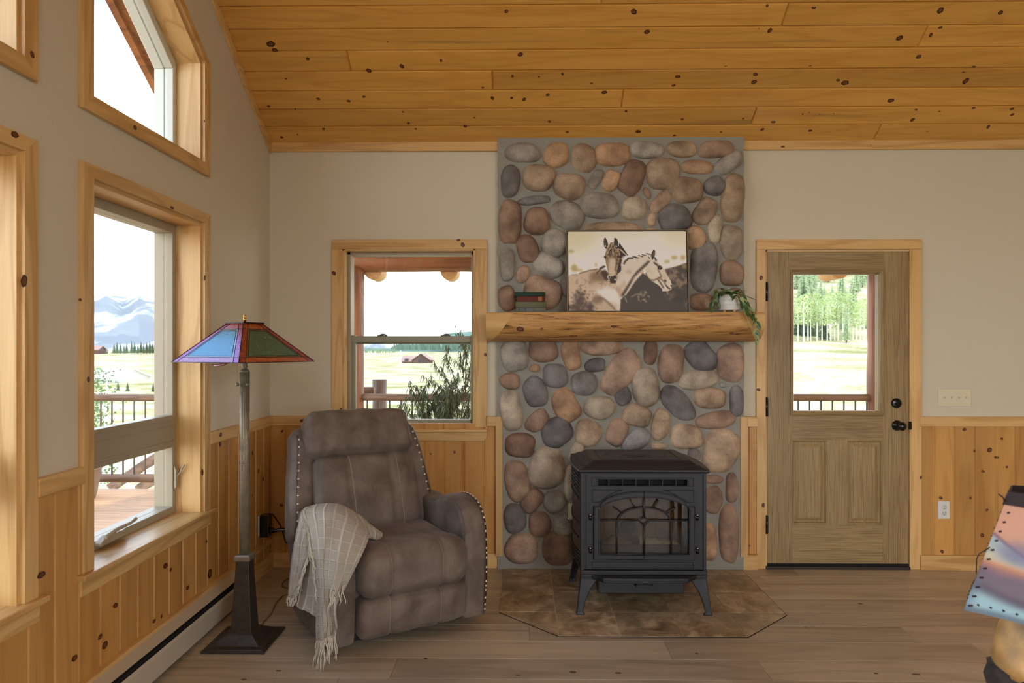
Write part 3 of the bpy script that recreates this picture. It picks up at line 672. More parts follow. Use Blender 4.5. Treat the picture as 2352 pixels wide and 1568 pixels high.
D2 = [(148,132,88,108,-10,'g'),(335,95,95,80,0,'b'),(520,125,60,102,-12,'o'),(718,75,142,54,0,'b'),(678,195,68,45,-5,'d'),(845,240,88,172,38,'b'),(1040,110,46,80,0,'b'),(1175,185,85,125,5,'b'),(1372,138,88,112,-38,'d'),
 (1565,178,90,130,0,'b'),(280,215,34,28,0,'o'),(118,300,66,55,0,'b'),(415,265,80,78,0,'d'),(285,370,75,105,-15,'d'),(605,315,88,78,0,'d'),(1008,340,85,135,-8,'l'),(1355,288,128,66,-12,'l'),(485,460,82,112,-32,'o'),(705,475,100,80,5,'l'),
 (857,395,55,62,-20,'d'),(1218,445,75,142,-42,'d'),(1428,410,110,68,3,'t'),(1605,430,48,98,0,'d'),(1515,325,20,18,0,'g'),(125,495,72,128,-8,'l'),(295,560,56,90,45,'b'),(950,525,95,72,20,'t'),(1105,585,58,108,12,'t'),(1470,555,130,56,-10,'b'),
 (425,635,100,98,-25,'d'),(630,640,90,88,15,'t'),(820,635,68,88,25,'b'),(943,690,105,66,-32,'d'),(1275,665,105,82,0,'t'),(1502,755,112,148,12,'t'),(185,720,100,78,5,'b'),(1090,725,55,22,0,'t'),(358,870,120,140,0,'l'),(165,955,80,138,-10,'b'),
 (555,770,48,72,18,'l'),(1325,790,45,48,20,'g'),(512,965,36,110,0,'l'),(260,1085,62,86,42,'b'),(410,1090,72,78,0,'g'),(1450,945,65,30,0,'b'),(1575,1000,42,95,0,'b'),(150,1200,75,95,-8,'d'),(312,1238,74,82,0,'b'),(462,1250,65,68,-15,'g'),
 (195,1400,112,98,0,'b'),(430,1400,102,105,0,'b'),(1450,1080,62,92,0,'b'),(1555,1300,65,190,0,'b'),(1425,1360,50,125,0,'o'),(700,860,95,80,0,'b'),(900,870,90,75,0,'t'),(1130,870,110,80,0,'g'),(650,1080,80,100,0,'t'),(860,1080,90,90,0,'b'),(1080,1090,90,85,0,'g'),(1260,1060,70,90,0,'b'),(640,1340,80,110,0,'g'),(840,1330,90,100,0,'b'),(1050,1330,90,100,0,'t'),(1240,1330,75,100,0,'d')]
sprite = []
for sc_, ox, oy, LST in ((3.733, 1130, 310, U), (2.852, 1130, 770, D2)):
    for (cx, cy, a, b_, ang, cc) in LST: sprite.append((ox+cx/sc_, oy+cy/sc_, a/sc_, b_/sc_, ang, cc))
mb = MB(); rs = random.Random(11); colr = []; groups_ = []
xl, xr_ = onY(1143, 0, SY).x, onY(1709, 0, SY).x
NR, NS = 9, 30
for i, (px, py, a, b_, ang, cc) in enumerate(sprite):
    if i == len(U): mb.c = colr; groups_.append(mb); mb = MB(); colr = []
    c = onY(px, py, SY-.012); s = SY/F; a *= s; b_ *= s; an = -math.radians(ang); ph = [rs.uniform(0, 6.28) for _ in range(6)]; pe = rs.uniform(2.2, 3.1)
    hgt = min(.05, .55*min(a, b_)+.008)*rs.uniform(.85, 1.1); c1, c2 = SC[cc]; tt = rs.random(); base = [x+(y-x)*tt for x, y in zip(c1, c2)]; jj = rs.uniform(-8, 8); gy = sum(base)/3; base = [max(0, gy+(x-gy)*.72+jj) for x in base]; lc = lin([min(250, x*1.12+4) for x in base])
    skx = rs.uniform(-.3, .3); skz = rs.uniform(-.3, .3); o = len(mb.v); vs = []; A1 = rs.uniform(.02, .06); A3 = rs.uniform(.01, .045); dx_ = rs.uniform(-.25, .25); dz_ = rs.uniform(-.25, .25)
    def P(r, t, hh):
        ct, st = math.cos(t), math.sin(t); k = (abs(ct)**pe+abs(st)**pe)**(-1/pe)
        k *= 1+A1*math.sin(2*t+ph[0])+A3*math.sin(3*t+ph[1])+.018*math.sin(5*t+ph[2])
        x, z = a*r*k*ct, b_*r*k*st
        X = x*math.cos(an)-z*math.sin(an); Z = x*math.sin(an)+z*math.cos(an); X += c.x; Z += c.z
        X = min(max(X, xl+.004), xr_-.004)
        nz_ = mnoise.noise(Vector((X*22, Z*22, i*3.1)))*.004*r+mnoise.noise(Vector((X*9, Z*9, i*1.7)))*.008
        return (X, SY-hh-nz_*min(1, (1-r)*4+.15), Z)
    for j in range(NR):
        r = [1.06, 1.03, 1.0, .965, .91, .82, .66, .42, .18][j]
        hh = -.012 if j == 0 else (0 if j == 1 else hgt*(1-max(0, r if j > 2 else .995)**3.0)**.52*(1+dx_*0))
        for q in range(NS):
            t = 2*math.pi*q/NS; hq = hh*(1+(skx*math.cos(t)+skz*math.sin(t))*r*.5) if hh > 0 else hh; vs.append(P(r, t, hq))
    vs.append(P(0, 0, hgt))
    fs = []
    for j in range(NR-1):
        for q in range(NS): w_ = (q+1) % NS; fs.append((j*NS+q, j*NS+w_, (j+1)*NS+w_, (j+1)*NS+q))
    for q in range(NS): fs.append(((NR-1)*NS+q, (NR-1)*NS+(q+1) % NS, NR*NS))
    mb.add(vs, fs, 0, rs.random()+.01, True); colr += [lc]*len(vs)
mb.c = colr; groups_.append(mb)
m, n, b = newmat('river stone'); l = n.links.new
at = N(n, 'ShaderNodeAttribute', attribute_name='paint'); t = N(n, 'ShaderNodeTexCoord')
z = N(n, 'ShaderNodeTexNoise'); z.inputs['Scale'].default_value = 9; z.inputs['Detail'].default_value = 4; l(t.outputs['Object'], z.inputs['Vector'])
cr = N(n, 'ShaderNodeValToRGB'); e = cr.color_ramp.elements; e[0].position = .32; e[0].color = (.60, .54, .52, 1); e[1].position = .66; e[1].color = (1.32, 1.28, 1.2, 1); l(z.outputs['Fac'], cr.inputs[0])
mu = N(n, 'ShaderNodeMix', data_type='RGBA', blend_type='MULTIPLY'); mu.inputs[0].default_value = 1; l(at.outputs['Color'], mu.inputs[6]); l(cr.outputs[0], mu.inputs[7])
z2 = N(n, 'ShaderNodeTexNoise'); z2.inputs['Scale'].default_value = 130; z2.inputs['Detail'].default_value = 3; l(t.outputs['Object'], z2.inputs['Vector'])
m2_ = N(n, 'ShaderNodeMapRange'); m2_.inputs[1].default_value = .3; m2_.inputs[2].default_value = .7; m2_.inputs[3].default_value = .86; m2_.inputs[4].default_value = 1.12; l(z2.outputs['Fac'], m2_.inputs[0])
hs = N(n, 'ShaderNodeHueSaturation'); l(m2_.outputs[0], hs.inputs['Value']); l(mu.outputs[2], hs.inputs['Color']); l(hs.outputs[0], b.inputs['Base Color']); b.inputs['Roughness'].default_value = .72
z3 = N(n, 'ShaderNodeTexNoise'); z3.inputs['Scale'].default_value = 28; z3.inputs['Detail'].default_value = 8; z3.inputs['Roughness'].default_value = .7; l(t.outputs['Object'], z3.inputs['Vector'])
bp = N(n, 'ShaderNodeBump'); bp.inputs['Strength'].default_value = .8; bp.inputs['Distance'].default_value = .012; l(z3.outputs['Fac'], bp.inputs['Height']); l(bp.outputs[0], b.inputs['Normal'])
M['stone'] = m
M['mortar'] = plain('grey sandy mortar', (158, 157, 148), .95, bump=1.0, bscale=260, var=.10, vscale=300, spec=.2)
ch = empty('stone_chimney', ((xl+xr_)/2, 4.41, 0)); tag(ch, 'grey mortared river stone chimney face rising to the ceiling behind the stove', 'chimney breast')
def mort(u, v):                 # uneven mortar face and edges
    x = xl+(xr_-xl)*u; z_ = 2.78*v; y_ = SY+mnoise.noise(Vector((x*14, z_*14, 2)))*.004
    if u < .001 or u > .999: x += mnoise.noise(Vector((u*9, z_*11, 5)))*.007
    return (x, y_, z_)
m2b = MB(); m2b.grid(mort, 60, 220, 0)
m2b.box(xl+.002, xr_-.002, SY+.005, YW-.001, 0, 2.755)
for xx in (0, 1):
    m2b.grid(lambda u, v: (lambda p: (p[0], p[1]+(YW-SY-.002)*u, p[2]))(mort(xx, v)), 2, 220)
m2b.build('mortar', 'mortar', ch, fix=False)
for g_, lb in zip(groups_, ('river stones set above the mantel', 'river stones set below the mantel')): g_.build('river_stones', 'stone', ch, fix=False)['label'] = lb
# ================================================================ MANTEL
MZ1, MZ0 = 1.642, 1.463; MY0, MY1 = 4.165, SY-.004
ML, MR_ = onY(1116, 0, 4.2).x, onY(1754, 0, 4.2).x
m, n, b = newmat('hewn log bark side'); l = n.links.new
t = N(n, 'ShaderNodeTexCoord'); mp_ = N(n, 'ShaderNodeMapping'); mp_.inputs['Scale'].default_value = (5, 55, 55); l(t.outputs['Object'], mp_.inputs[0])
z = N(n, 'ShaderNodeTexNoise'); z.inputs['Scale'].default_value = 1; z.inputs['Detail'].default_value = 8; z.inputs['Roughness'].default_value = .65; z.inputs['Distortion'].default_value = .6; l(mp_.outputs[0], z.inputs['Vector'])
cr = N(n, 'ShaderNodeValToRGB'); e = cr.color_ramp.elements; e[0].position = .33; e[0].color = lin((84, 52, 22)); e[1].position = .66; e[1].color = lin((218, 172, 108)); q = e.new(.44); q.color = lin((186, 136, 74)); l(z.outputs['Fac'], cr.inputs[0]); l(cr.outputs[0], b.inputs['Base Color'])
b.inputs['Roughness'].default_value = .5; bp = N(n, 'ShaderNodeBump'); bp.inputs['Strength'].default_value = .6; bp.inputs['Distance'].default_value = .006; l(z.outputs['Fac'], bp.inputs['Height']); l(bp.outputs[0], b.inputs['Normal'])
M['logside'] = m; M['peeled'] = wood('peeled log end', (228, 190, 124), (200, 150, 84), 'X', ring=3, across=5, tint=.03, rough=.4)
mant = empty('log_mantel', ((ML+MR_)/2, 4.3, MZ0)); tag(mant, 'half log mantel shelf with peeled pale ends across the stone chimney', 'mantel')
NU = 120; prof_n = 22
def mprof(x, k):                # cross-section: flat top and back, round belly; k in 0..1 from back bottom round the front to the top edge
    f = k; a = math.pi*.5*(1-f)
    y_ = MY1-(MY1-MY0)*math.sin(math.pi/2*min(1, f*1.25)**.62); z_ = MZ0+(MZ1-.0-MZ0)*(f**1.35)
    nn = mnoise.noise(Vector((x*6, y_*14, z_*14)))*.012+mnoise.noise(Vector((x*2.0, 1, z_*6)))*.012
    w_ = math.sin(math.pi*min(f, 1)); y_ += nn*w_; z_ += mnoise.noise(Vector((x*2.2, 9, 1)))*.006*w_*(1-f)
    return y_, z_
mb = MB(); vs = []; idx = []
def endx(f):                    # scooped ends: light face cut back towards the top front
    return .160*max(0, (f-.05))**.75
for i in range(NU):
    u = i/(NU-1)
    for j in range(prof_n):
        f = j/(prof_n-1); e_ = endx(f); x = ML+.012+e_+(MR_-ML-.024-2*e_*.9)*u; y_, z_ = mprof(x, f); vs.append((x, y_, z_-(.010+.007*mnoise.noise(Vector((x*7, 0, 0)))) if f > .98 else z_))
mb.add(vs, [(i*prof_n+j, (i+1)*prof_n+j, (i+1)*prof_n+j+1, i*prof_n+j+1) for i in range(NU-1) for j in range(prof_n-1)], 0, 0, True)
# pale strip, top and back
top = [(vs[i*prof_n+prof_n-1]) for i in range(NU)]
tv = []; 
for p in top: tv += [p, (p[0], p[1]+.010, MZ1), (p[0], MY1, MZ1), (p[0], MY1, MZ0)]
mb.add(tv, [(4*i+k, 4*(i+1)+k, 4*(i+1)+k+1, 4*i+k+1) for i in range(NU-1) for k in range(3)], 1, .3)
# peeled ends
for side in (0, 1):
    i = 0 if side == 0 else NU-1; X = ML if side == 0 else MR_; ev = []; sgn = -1 if side == 0 else 1
    cut = [vs[i*prof_n+j] for j in range(prof_n)]+[(vs[i*prof_n+prof_n-1][0], MY0+.018, MZ1)]
    K = len(cut); NQ = 6
    for q in range(NQ):
        w_ = q/(NQ-1)
        for p in cut:
            x = p[0]+(X-p[0])*w_; bulge = math.sin(w_*math.pi)*.006
            y_ = p[1]+(1-(1-w_)**2)*.010*(1 if p[2] > MZ0+.03 else .2)-bulge*.3; zz = p[2]
            if p[2] < MZ1-.005: y_ = min(y_, MY1)
            ev.append((x, y_, zz))
    mb.add(ev, [(q*K+j, q*K+j+1, (q+1)*K+j+1, (q+1)*K+j) for q in range(NQ-1) for j in range(K-1)], 1, .5, True)
    last = [ev[(NQ-1)*K+j] for j in range(K)]+[(X, MY1, MZ1), (X, MY1, MZ0)]
    mb.add(last, [tuple(range(len(last)))], 1, .6)
    pt = ev[(NQ-1)*K+K-1]; p0 = cut[-1]
    mb.add([p0, (p0[0], MY1, MZ1), (X, MY1, MZ1), pt], [(0, 1, 2, 3)], 1, .6)
for px, py, a, c_ in ((1195, 756, 8, 6), (1244, 755, 4, 2), (1409, 750, 6, 3), (1318, 770, 8, 1.6), (1680, 764, 4, 3)):
    p = onY(px, py, 4.19); f = ((p.z-MZ0)/(MZ1-MZ0))**(1/1.35); y_, z_ = mprof(p.x, f); s = y_/F
    mb.knot((p.x, y_-.003, z_), (1, 0, 0), (0, -.25, 1), (0, -1, .1), a*s, c_*s, 2, 3)
mb.build('log', ['logside', 'peeled', 'knot', 'knotc'], mant, fix=True)
# ================================================================ PAINTING
def blur(a, k):
    if k < 1: return a
    kk = np.ones(2*k+1)/(2*k+1)
    for _ in range(2):
        a = np.apply_along_axis(lambda v: np.convolve(np.pad(v, k, 'edge'), kk, 'valid'), 0, a)
        a = np.apply_along_axis(lambda v: np.convolve(np.pad(v, k, 'edge'), kk, 'valid'), 1, a)
    return a
class Raster:
    def __init__(s, w, h, x0, y0, x1, y1, bg):
        s.w, s.h = w, h; s.X, s.Y = np.meshgrid(np.linspace(x0, x1, w), np.linspace(y0, y1, h)); s.im = np.zeros((h, w, 3))+np.array(bg)
    def mask(s, pts):
        m_ = np.zeros(s.X.shape, bool); k = len(pts)
        for i in range(k):
            (xa, ya), (xb, yb) = pts[i], pts[(i+1) % k]
            if ya == yb: continue
            m_ ^= ((s.Y >= min(ya, yb)) & (s.Y < max(ya, yb)) & (s.X < xa+(s.Y-ya)*(xb-xa)/(yb-ya)))
        return m_.astype(float)
    def put(s, m_, c, soft=0, al=1.0):
        m_ = blur(m_, soft)*al; s.im = s.im*(1-m_[..., None])+np.array(c)*m_[..., None]
    def poly(s, pts, c, soft=0, al=1.0): s.put(s.mask(pts), c, soft, al)
    def ell(s, cx, cy, a, b_, c, soft=0, al=1.0, ang=0):
        t = math.radians(ang); u = (s.X-cx)*math.cos(t)+(s.Y-cy)*math.sin(t); v = -(s.X-cx)*math.sin(t)+(s.Y-cy)*math.cos(t); s.put(((u/a)**2+(v/b_)**2 < 1).astype(float), c, soft, al)
    def line(s, pts, wd, c, soft=0, al=1.0):
        m_ = np.zeros(s.X.shape)
        for (xa, ya), (xb, yb) in zip(pts[:-1], pts[1:]):
            dx, dy = xb-xa, yb-ya; t = np.clip(((s.X-xa)*dx+(s.Y-ya)*dy)/(dx*dx+dy*dy), 0, 1); m_ = np.maximum(m_, (np.hypot(s.X-xa-t*dx, s.Y-ya-t*dy) < wd).astype(float))
        s.put(m_, c, soft, al)
R = Raster(340, 222, 150, 100, 2200, 1425, (240, 241, 236)); h_, w_ = R.h, R.w
n1 = rastnoise(h_, w_, 60, 1); n2 = rastnoise(h_, w_, 16, 2); n3 = rastnoise(h_, w_, 5, 3)
R.ell(250, 180, 420, 260, (214, 208, 164), 22, .65); R.ell(2150, 150, 420, 200, (216, 210, 170), 22, .55); R.ell(1100, 120, 500, 90, (212, 208, 178), 18, .5)
for e_ in ((250,710,60,60),(330,745,80,20),(200,430,50,22),(630,655,22,30),(1860,605,55,25),(1990,540,60,30),(2140,540,45,45)): R.ell(*e_, (176, 160, 100), 3, .8)
R.poly([(150,835),(350,800),(520,750),(700,728),(830,790),(1100,700),(1300,760),(1150,1120),(1060,1230),(1040,1440),(100,1440)], (206, 188, 164), 1)
body = R.mask([(150,835),(350,800),(520,750),(700,728),(830,790),(1100,700),(1300,760),(1150,1120),(1060,1230),(1040,1440),(100,1440)])
R.put(body*np.clip((n2*.6+n3*.6-.62)*4, 0, 1)*.55, (138, 112, 88)); 
R.put(body*np.clip((n3*.5+n2*.5+(R.Y-900)/900-(np.abs(R.X-330)/700)-.55)*2.5, 0, 1), (84, 74, 66), 1, .9)
R.ell(680, 850, 150, 90, (120, 96, 74), 5, .75); R.ell(560, 900, 60, 90, (150, 120, 90), 5, .5)
R.poly([(600,1080),(800,1020),(1060,1060),(1050,1420),(960,1420),(860,1300),(700,1180)], (228, 226, 220), 5); R.ell(650, 1250, 90, 80, (110, 92, 76), 4, .7, 30); R.ell(800, 1350, 220, 60, (196, 180, 158), 5, .8)
R.line([(680,1200),(760,1230),(880,1330),(960,1420)], 16, (104, 88, 74), 2, .7); R.ell(520, 1360, 60, 70, (80, 72, 66), 4, .9)
R.poly([(1050,1240),(1180,1100),(1300,930),(1440,790),(1620,950),(1900,1000),(1820,735),(2000,690),(2210,625),(2210,1440),(1035,1440)], (78, 73, 70), 1)
dk = R.mask([(1820,735),(2000,690),(2210,625),(2210,1440),(1800,1200),(1900,1000)]); R.put(dk*np.clip((n2+n3*.7-.72)*3+(900-R.Y)/900, 0, 1), (150, 134, 110), 1, .85); R.ell(2080, 1180, 150, 120, (66, 62, 60), 7, .85)
R.ell(1440, 1180, 90, 90, (150, 138, 112), 3, .0); R.put(np.clip((n3-.52)*6, 0, 1)*(((R.X-1440)/110)**2+((R.Y-1190)/100)**2 < 1), (170, 160, 130), 1, .8); R.line([(1230,1195),(1340,1140)], 8, (176, 166, 140), 1, .7); R.line([(1125,1200),(1155,1280)], 7, (190, 180, 160), 1, .8)
R.line([(200,825),(300,815)], 6, (90, 80, 70), 1, .6); R.line([(340,800),(520,750),(650,730)], 8, (90, 76, 60), 1, .9); R.ell(740, 700, 60, 18, (60, 52, 46), 1, 1, -25); R.line([(640,800),(720,710)], 12, (80, 68, 56), 1, .8)
neck = [(1080,700),(1110,600),(1170,545),(1260,525),(1400,500),(1560,475),(1640,540),(1600,620),(1500,700),(1330,850),(1200,1000),(1100,1140),(1040,1210),(960,1060),(1000,880)]
R.poly(neck, (218, 210, 198), 1); nk = R.mask(neck); R.put(nk*np.clip((n2+(R.Y-700)/900-.6)*2.5, 0, 1), (186, 162, 136), 2, .75)
R.line([(1545,610),(1450,690),(1340,790),(1270,880),(1180,1020),(1080,1170)], 22, (72, 62, 54), 2, .9); R.poly([(1370,790),(1460,755),(1450,800),(1380,800),(1290,900),(1240,960),(1280,870)], (196, 172, 146), 1); R.line([(1400,820),(1290,940),(1130,1165)], 9, (206, 190, 168), 1)
R.line([(1160,590),(1190,550),(1270,548)], 12, (58, 50, 46), 1); R.line([(1115,640),(1145,590)], 14, (70, 60, 54), 1)
for a_, b_ in (((1300,520),(1370,548)),((1370,500),(1440,525)),((1430,488),(1500,502)),((1510,470),(1580,485)),((1540,530),(1570,555)),((1270,520),(1330,545))): R.line([a_, b_], 7, (56, 50, 48), 0)
head = [(1480,740),(1540,640),(1600,590),(1650,560),(1700,620),(1760,670),(1800,720),(1850,820),(1920,930),(1940,1000),(1925,1070),(1880,1095),(1770,1098),(1765,1060),(1720,1010),(1610,935),(1550,900),(1500,830)]
R.poly(head, (222, 214, 200), 0); R.put(R.mask(head)*np.clip((n2-.5)*3, 0, 1), (200, 182, 156), 1, .5)
R.line([(1490,800),(1510,860),(1560,905),(1620,920),(1700,885),(1755,860)], 10, (96, 80, 64), 1, .85); R.line([(1640,625),(1700,670),(1720,700)], 13, (66, 56, 48), 1); R.ell(1740, 708, 42, 36, (66, 56, 50), 0); R.ell(1748, 700, 17, 17, (24, 22, 22), 0); R.ell(1757, 693, 6, 6, (240, 240, 240))
R.line([(1700,730),(1730,790),(1760,850)], 12, (130, 104, 80), 1, .8); R.line([(1700,900),(1740,960),(1790,1040)], 11, (76, 64, 54), 1, .9); R.line([(1730,880),(1800,940),(1835,1000),(1880,1050)], 10, (110, 90, 72), 1, .9); R.ell(1825, 925, 26, 18, (80, 66, 56), 1, 1, 40); R.ell(1925, 1010, 12, 18, (40, 34, 32)); R.line([(1840,1005),(1870,1050),(1905,1058)], 9, (36, 32, 30), 0); R.line([(1850,1110),(1868,1150)], 4, (200, 196, 186))
R.poly([(1600,575),(1588,500),(1600,450),(1640,398),(1662,430),(1660,480),(1640,540),(1615,580)], (64, 58, 58), 0); R.line([(1640,450),(1630,520)], 9, (120, 110, 106), 1); R.line([(1650,540),(1675,590)], 12, (60, 54, 50), 1)
R.poly([(700,770),(790,740),(840,800),(840,900),(800,930),(760,880)], (78, 64, 54), 2)
R.poly([(1035,285),(1080,340),(1130,410),(1180,485),(1195,495),(1120,520),(1090,600),(1070,700),(1060,770),(1020,790),(980,850),(1000,700),(1040,560),(1050,480),(1030,380)], (60, 50, 46), 0)
R.line([(1055,400),(1130,470),(1165,500)], 9, (206, 194, 176)); R.line([(1080,560),(1110,520)], 12, (216, 206, 190), 1); R.line([(1095,560),(1075,660),(1085,740)], 13, (214, 204, 186), 0)
face = [(795,470),(815,400),(850,330),(890,285),(950,285),(1010,350),(1040,430),(1048,520),(1030,620),(1000,740),(985,830),(990,900),(962,965),(880,968),(830,900),(822,830),(835,770),(805,640),(785,540)]
R.poly(face, (162, 140, 112), 0); fm = R.mask(face); R.put(fm*np.clip((n3+n2-.95)*5, 0, 1), (92, 76, 62), 0, .75); R.poly([(870,560),(960,560),(970,700),(955,850),(850,850),(850,700)], (206, 192, 170), 2); R.line([(1020,480),(1000,600),(960,740)], 12, (96, 78, 62), 1, .7)
for k in range(16):
    x = 880+rs.uniform(-60, 90); R.line([(915+rs.uniform(-25, 25), 285), (x, 400+rs.uniform(0, 90))], 4, (60, 50, 42) if k % 3 else (206, 190, 160), 0, .9)
R.poly([(845,870),(880,850),(955,850),(985,880),(965,965),(882,968)], (66, 56, 52), 1); R.ell(850, 862, 24, 30, (216, 204, 184)); R.ell(856, 862, 14, 20, (40, 34, 32)); R.ell(948, 862, 18, 32, (60, 50, 46)); R.ell(850, 915, 18, 12, (210, 196, 176)); R.ell(958, 905, 16, 14, (210, 196, 176))
R.ell(790, 530, 22, 20, (52, 44, 40)); R.ell(1022, 522, 26, 22, (54, 46, 42))
for ear in ([(765,270),(775,215),(797,197),(830,250),(850,330),(850,370),(812,400),(775,350)], [(945,300),(950,230),(957,197),(1000,220),(1022,280),(1030,385),(985,390),(955,350)]): R.poly(ear, (62, 57, 57), 0)
R.line([(785,240),(800,340)], 5, (110, 104, 100)); R.ell(800, 342, 10, 12, (226, 220, 208)); R.ell(985, 345, 16, 10, (226, 220, 208)); R.line([(850,330),(815,405)], 6, (214, 206, 190))
pc = np.clip((R.im-60)*1.10+62, 0, 252)/255; pc = np.where(pc <= .04045, pc/12.92, ((pc+.055)/1.055)**2.4)
M['print'] = newmat('printed canvas')[0]; n = M['print'].node_tree; b = n.nodes['Principled BSDF']; at = N(n, 'ShaderNodeAttribute', attribute_name='paint'); n.links.new(at.outputs['Color'], b.inputs['Base Color']); b.inputs['Roughness'].default_value = .55
M['frameblk'] = plain('dark picture frame', (38, 30, 24), .45); M['framebrz'] = plain('bronze frame edge', (112, 92, 62), .4)
# leaning against the stones: bottom at Y 4.30, top at Y 4.345
PY0, PY1 = 4.258, 4.310; pz0 = MZ1; pw = onY(1584, 0, PY0).x-onY(1302, 0, PY0).x; px0 = onY(1302, 0, PY0).x; tilt = math.atan2(PY1-PY0, .515); phh = (onY(0, 531, PY1).z-pz0)/math.cos(tilt)
pt = empty('horse_painting', (px0+pw/2, PY0, pz0)); pt.rotation_euler = (-tilt, 0, 0); tag(pt, 'framed sepia picture of two horses leaning on the stones above the mantel', 'picture')
mb = MB(); fw = .006
mb.ring([(-pw/2, 0), (pw/2, 0), (pw/2, phh), (-pw/2, phh)], [(-pw/2+fw, fw), (pw/2-fw, fw), (pw/2-fw, phh-fw), (-pw/2+fw, phh-fw)], 'Y', -.004, .034, 1)
i_ = fw; o_ = .0115; mb.ring([(-pw/2+i_, i_), (pw/2-i_, i_), (pw/2-i_, phh-i_), (-pw/2+i_, phh-i_)], [(-pw/2+o_, o_), (pw/2-o_, o_), (pw/2-o_, phh-o_), (-pw/2+o_, phh-o_)], 'Y', .008, .034, 0)
mb.build('frame', ['frameblk', 'framebrz'], pt, world=False)
mb = MB(); cw, chh = pw-2*o_, phh-2*o_
v = []; 
for j in range(h_):
    for i in range(w_): v.append((-cw/2+cw*i/(w_-1), -.001, o_+chh*(1-j/(h_-1))))
mb.add(v, [(j*w_+i, (j+1)*w_+i, (j+1)*w_+i+1, j*w_+i+1) for j in range(h_-1) for i in range(w_-1)]); mb.c = np.concatenate([pc.reshape(-1, 3), np.ones((h_*w_, 1))], 1)
nc = len(mb.v); ev = [(-cw/2, .02, o_), (cw/2, .02, o_), (cw/2, .02, o_+chh), (-cw/2, .02, o_+chh)]
cvs = mb.build('canvas', 'print', pt, world=False, fix=False)
mb = MB(); mb.box(-cw/2, cw/2, .0005, .022, o_, o_+chh); mb.build('stretcher', 'ivory', pt, world=False)
# ================================================================ BOOKS
M['pages'] = plain('cream page edges', (232, 222, 190), .8, bump=.3, bscale=900)
bk = [('green', (30, 66, 52), 1181, 1252.5, 670, 679, 'dark green book lying on top of the stack on the mantel', 1169.5, 0),
      ('red', (104, 48, 34), 1187.5, 1252, 679.5, 691.5, 'reddish brown book with a tan spine band, second in the mantel stack', 1172, 1),
      ('olive', (106, 108, 84), 1184, 1255.5, 692, 705.5, 'olive green cloth book, third from the top of the mantel stack', 1173, 0),
      ('grey', (116, 120, 116), 1185.5, 1253.5, 706, 716.7, 'grey book with vertical spine marks at the bottom of the mantel stack', 1174, 2)]
zb = MZ1
for nm, c, x0, x1, y0, y1, lab, xe, sp in reversed(bk):
    Yb = 4.215; a, c_ = onY(x0, 0, Yb).x, onY(x1, 0, Yb).x; z1 = zb+(y1-y0+.4)*Yb/F; dd = .125; cv = plain('book cloth '+nm, c, .75, bump=.3, bscale=700, var=.12, vscale=40)
    o = empty('book', ((a+c_)/2, Yb+dd/2, zb)); tag(o, lab, 'book', 'old books on the mantel'); mb = MB()
    mb.box(a, c_, Yb, Yb+dd, zb, zb+.002); mb.box(a, c_, Yb, Yb+dd, z1-.002, z1)
    mb.prism([(Yb, zb), (Yb-.003, zb+.004), (Yb-.004, (zb+z1)/2), (Yb-.003, z1-.004), (Yb, z1), (Yb+.003, z1), (Yb+.003, zb)], 'X', a, c_, 0, 0, True)
    if sp == 1: q0, q1 = onY(1236, 0, Yb).x, onY(1245, 0, Yb).x; mb.box(q0, q1, Yb-.0048, Yb, zb+.003, z1-.003, 1)
    if sp == 2:
        for u in (.08, .12, .2, .26, .3, .34, .56, .6): mb.box(a+(c_-a)*u, a+(c_-a)*u+.0025, Yb-.0047, Yb, zb+.003, z1-.003, 1)
    mb.build('cover', [cv, plain('spine mark', (150, 96, 40) if sp == 1 else (76, 80, 80), .6)], o)
    mb = MB(); mb.box(a+.0035, c_-.0035, Yb+.003, Yb+dd-.003, zb+.002, z1-.002); mb.build('pages', 'pages', o); zb = z1
# ================================================================ PLANT
Yp = 4.235; pc0 = onY(1675.5, 714, Yp); pr_ = 22.3*Yp/F; zt_ = onY(0, 679, Yp).z; zp = onY(0, 713.5, Yp).z
M['pot'] = plain('white glazed pot', (226, 228, 224), .5, bump=.0); M['leaf'] = plain('green leaf', (70, 98, 52), .35, var=.3, vscale=60); M['leaf2'] = plain('variegated leaf edge', (158, 172, 118), .4); M['vine'] = plain('vine stem', (132, 142, 84), .5); M['soil'] = plain('potting soil', (46, 36, 28), .9)
pl_ = empty('potted_plant', (pc0.x, Yp, MZ1)); tag(pl_, 'small trailing plant in a white patterned pot at the right end of the mantel', 'plant')
mb = MB(); mb.lathe([(pr_*.96, zp), (pr_, zp+.004), (pr_, zt_-.002), (pr_*.97, zt_), (pr_*.9, zt_), (pr_*.9, zt_-.02), (0, zt_-.02)], (pc0.x, Yp, 0), 40)
for row_ in range(2):
    for q in range(30):
        t = 2*math.pi*q/30
        for sg in (0, 1):
            za, zb_ = (zp+.028+row_*.03, zp+.038+row_*.03); zz = (za, zb_) if sg == 0 else (zb_, za); t0 = t; t1 = t+.12; 
            mb.tube([(pc0.x+pr_*1.005*math.cos(t0+sg*.1), Yp+pr_*1.005*math.sin(t0+sg*.1), zz[0]), (pc0.x+pr_*1.005*math.cos(t1+sg*.1), Yp+pr_*1.005*math.sin(t1+sg*.1), zz[1])], .0012, 4)
for zz in (zp+.02, zt_-.012, (zp+zt_)/2): mb.lathe([(pr_*1.0, zz-.001), (pr_*1.012, zz), (pr_*1.0, zz+.001)], (pc0.x, Yp, 0), 40)
mb.build('pot', 'pot', pl_)
mb = MB(); 
for q in range(4): t = q*math.pi/2+.5; mb = MB(); mb.lathe([(.008, MZ1), (.009, zp+.001)], (pc0.x+.04*math.cos(t), Yp+.04*math.sin(t), 0), 10); mb.build('wooden_foot', 'peeled', pl_)

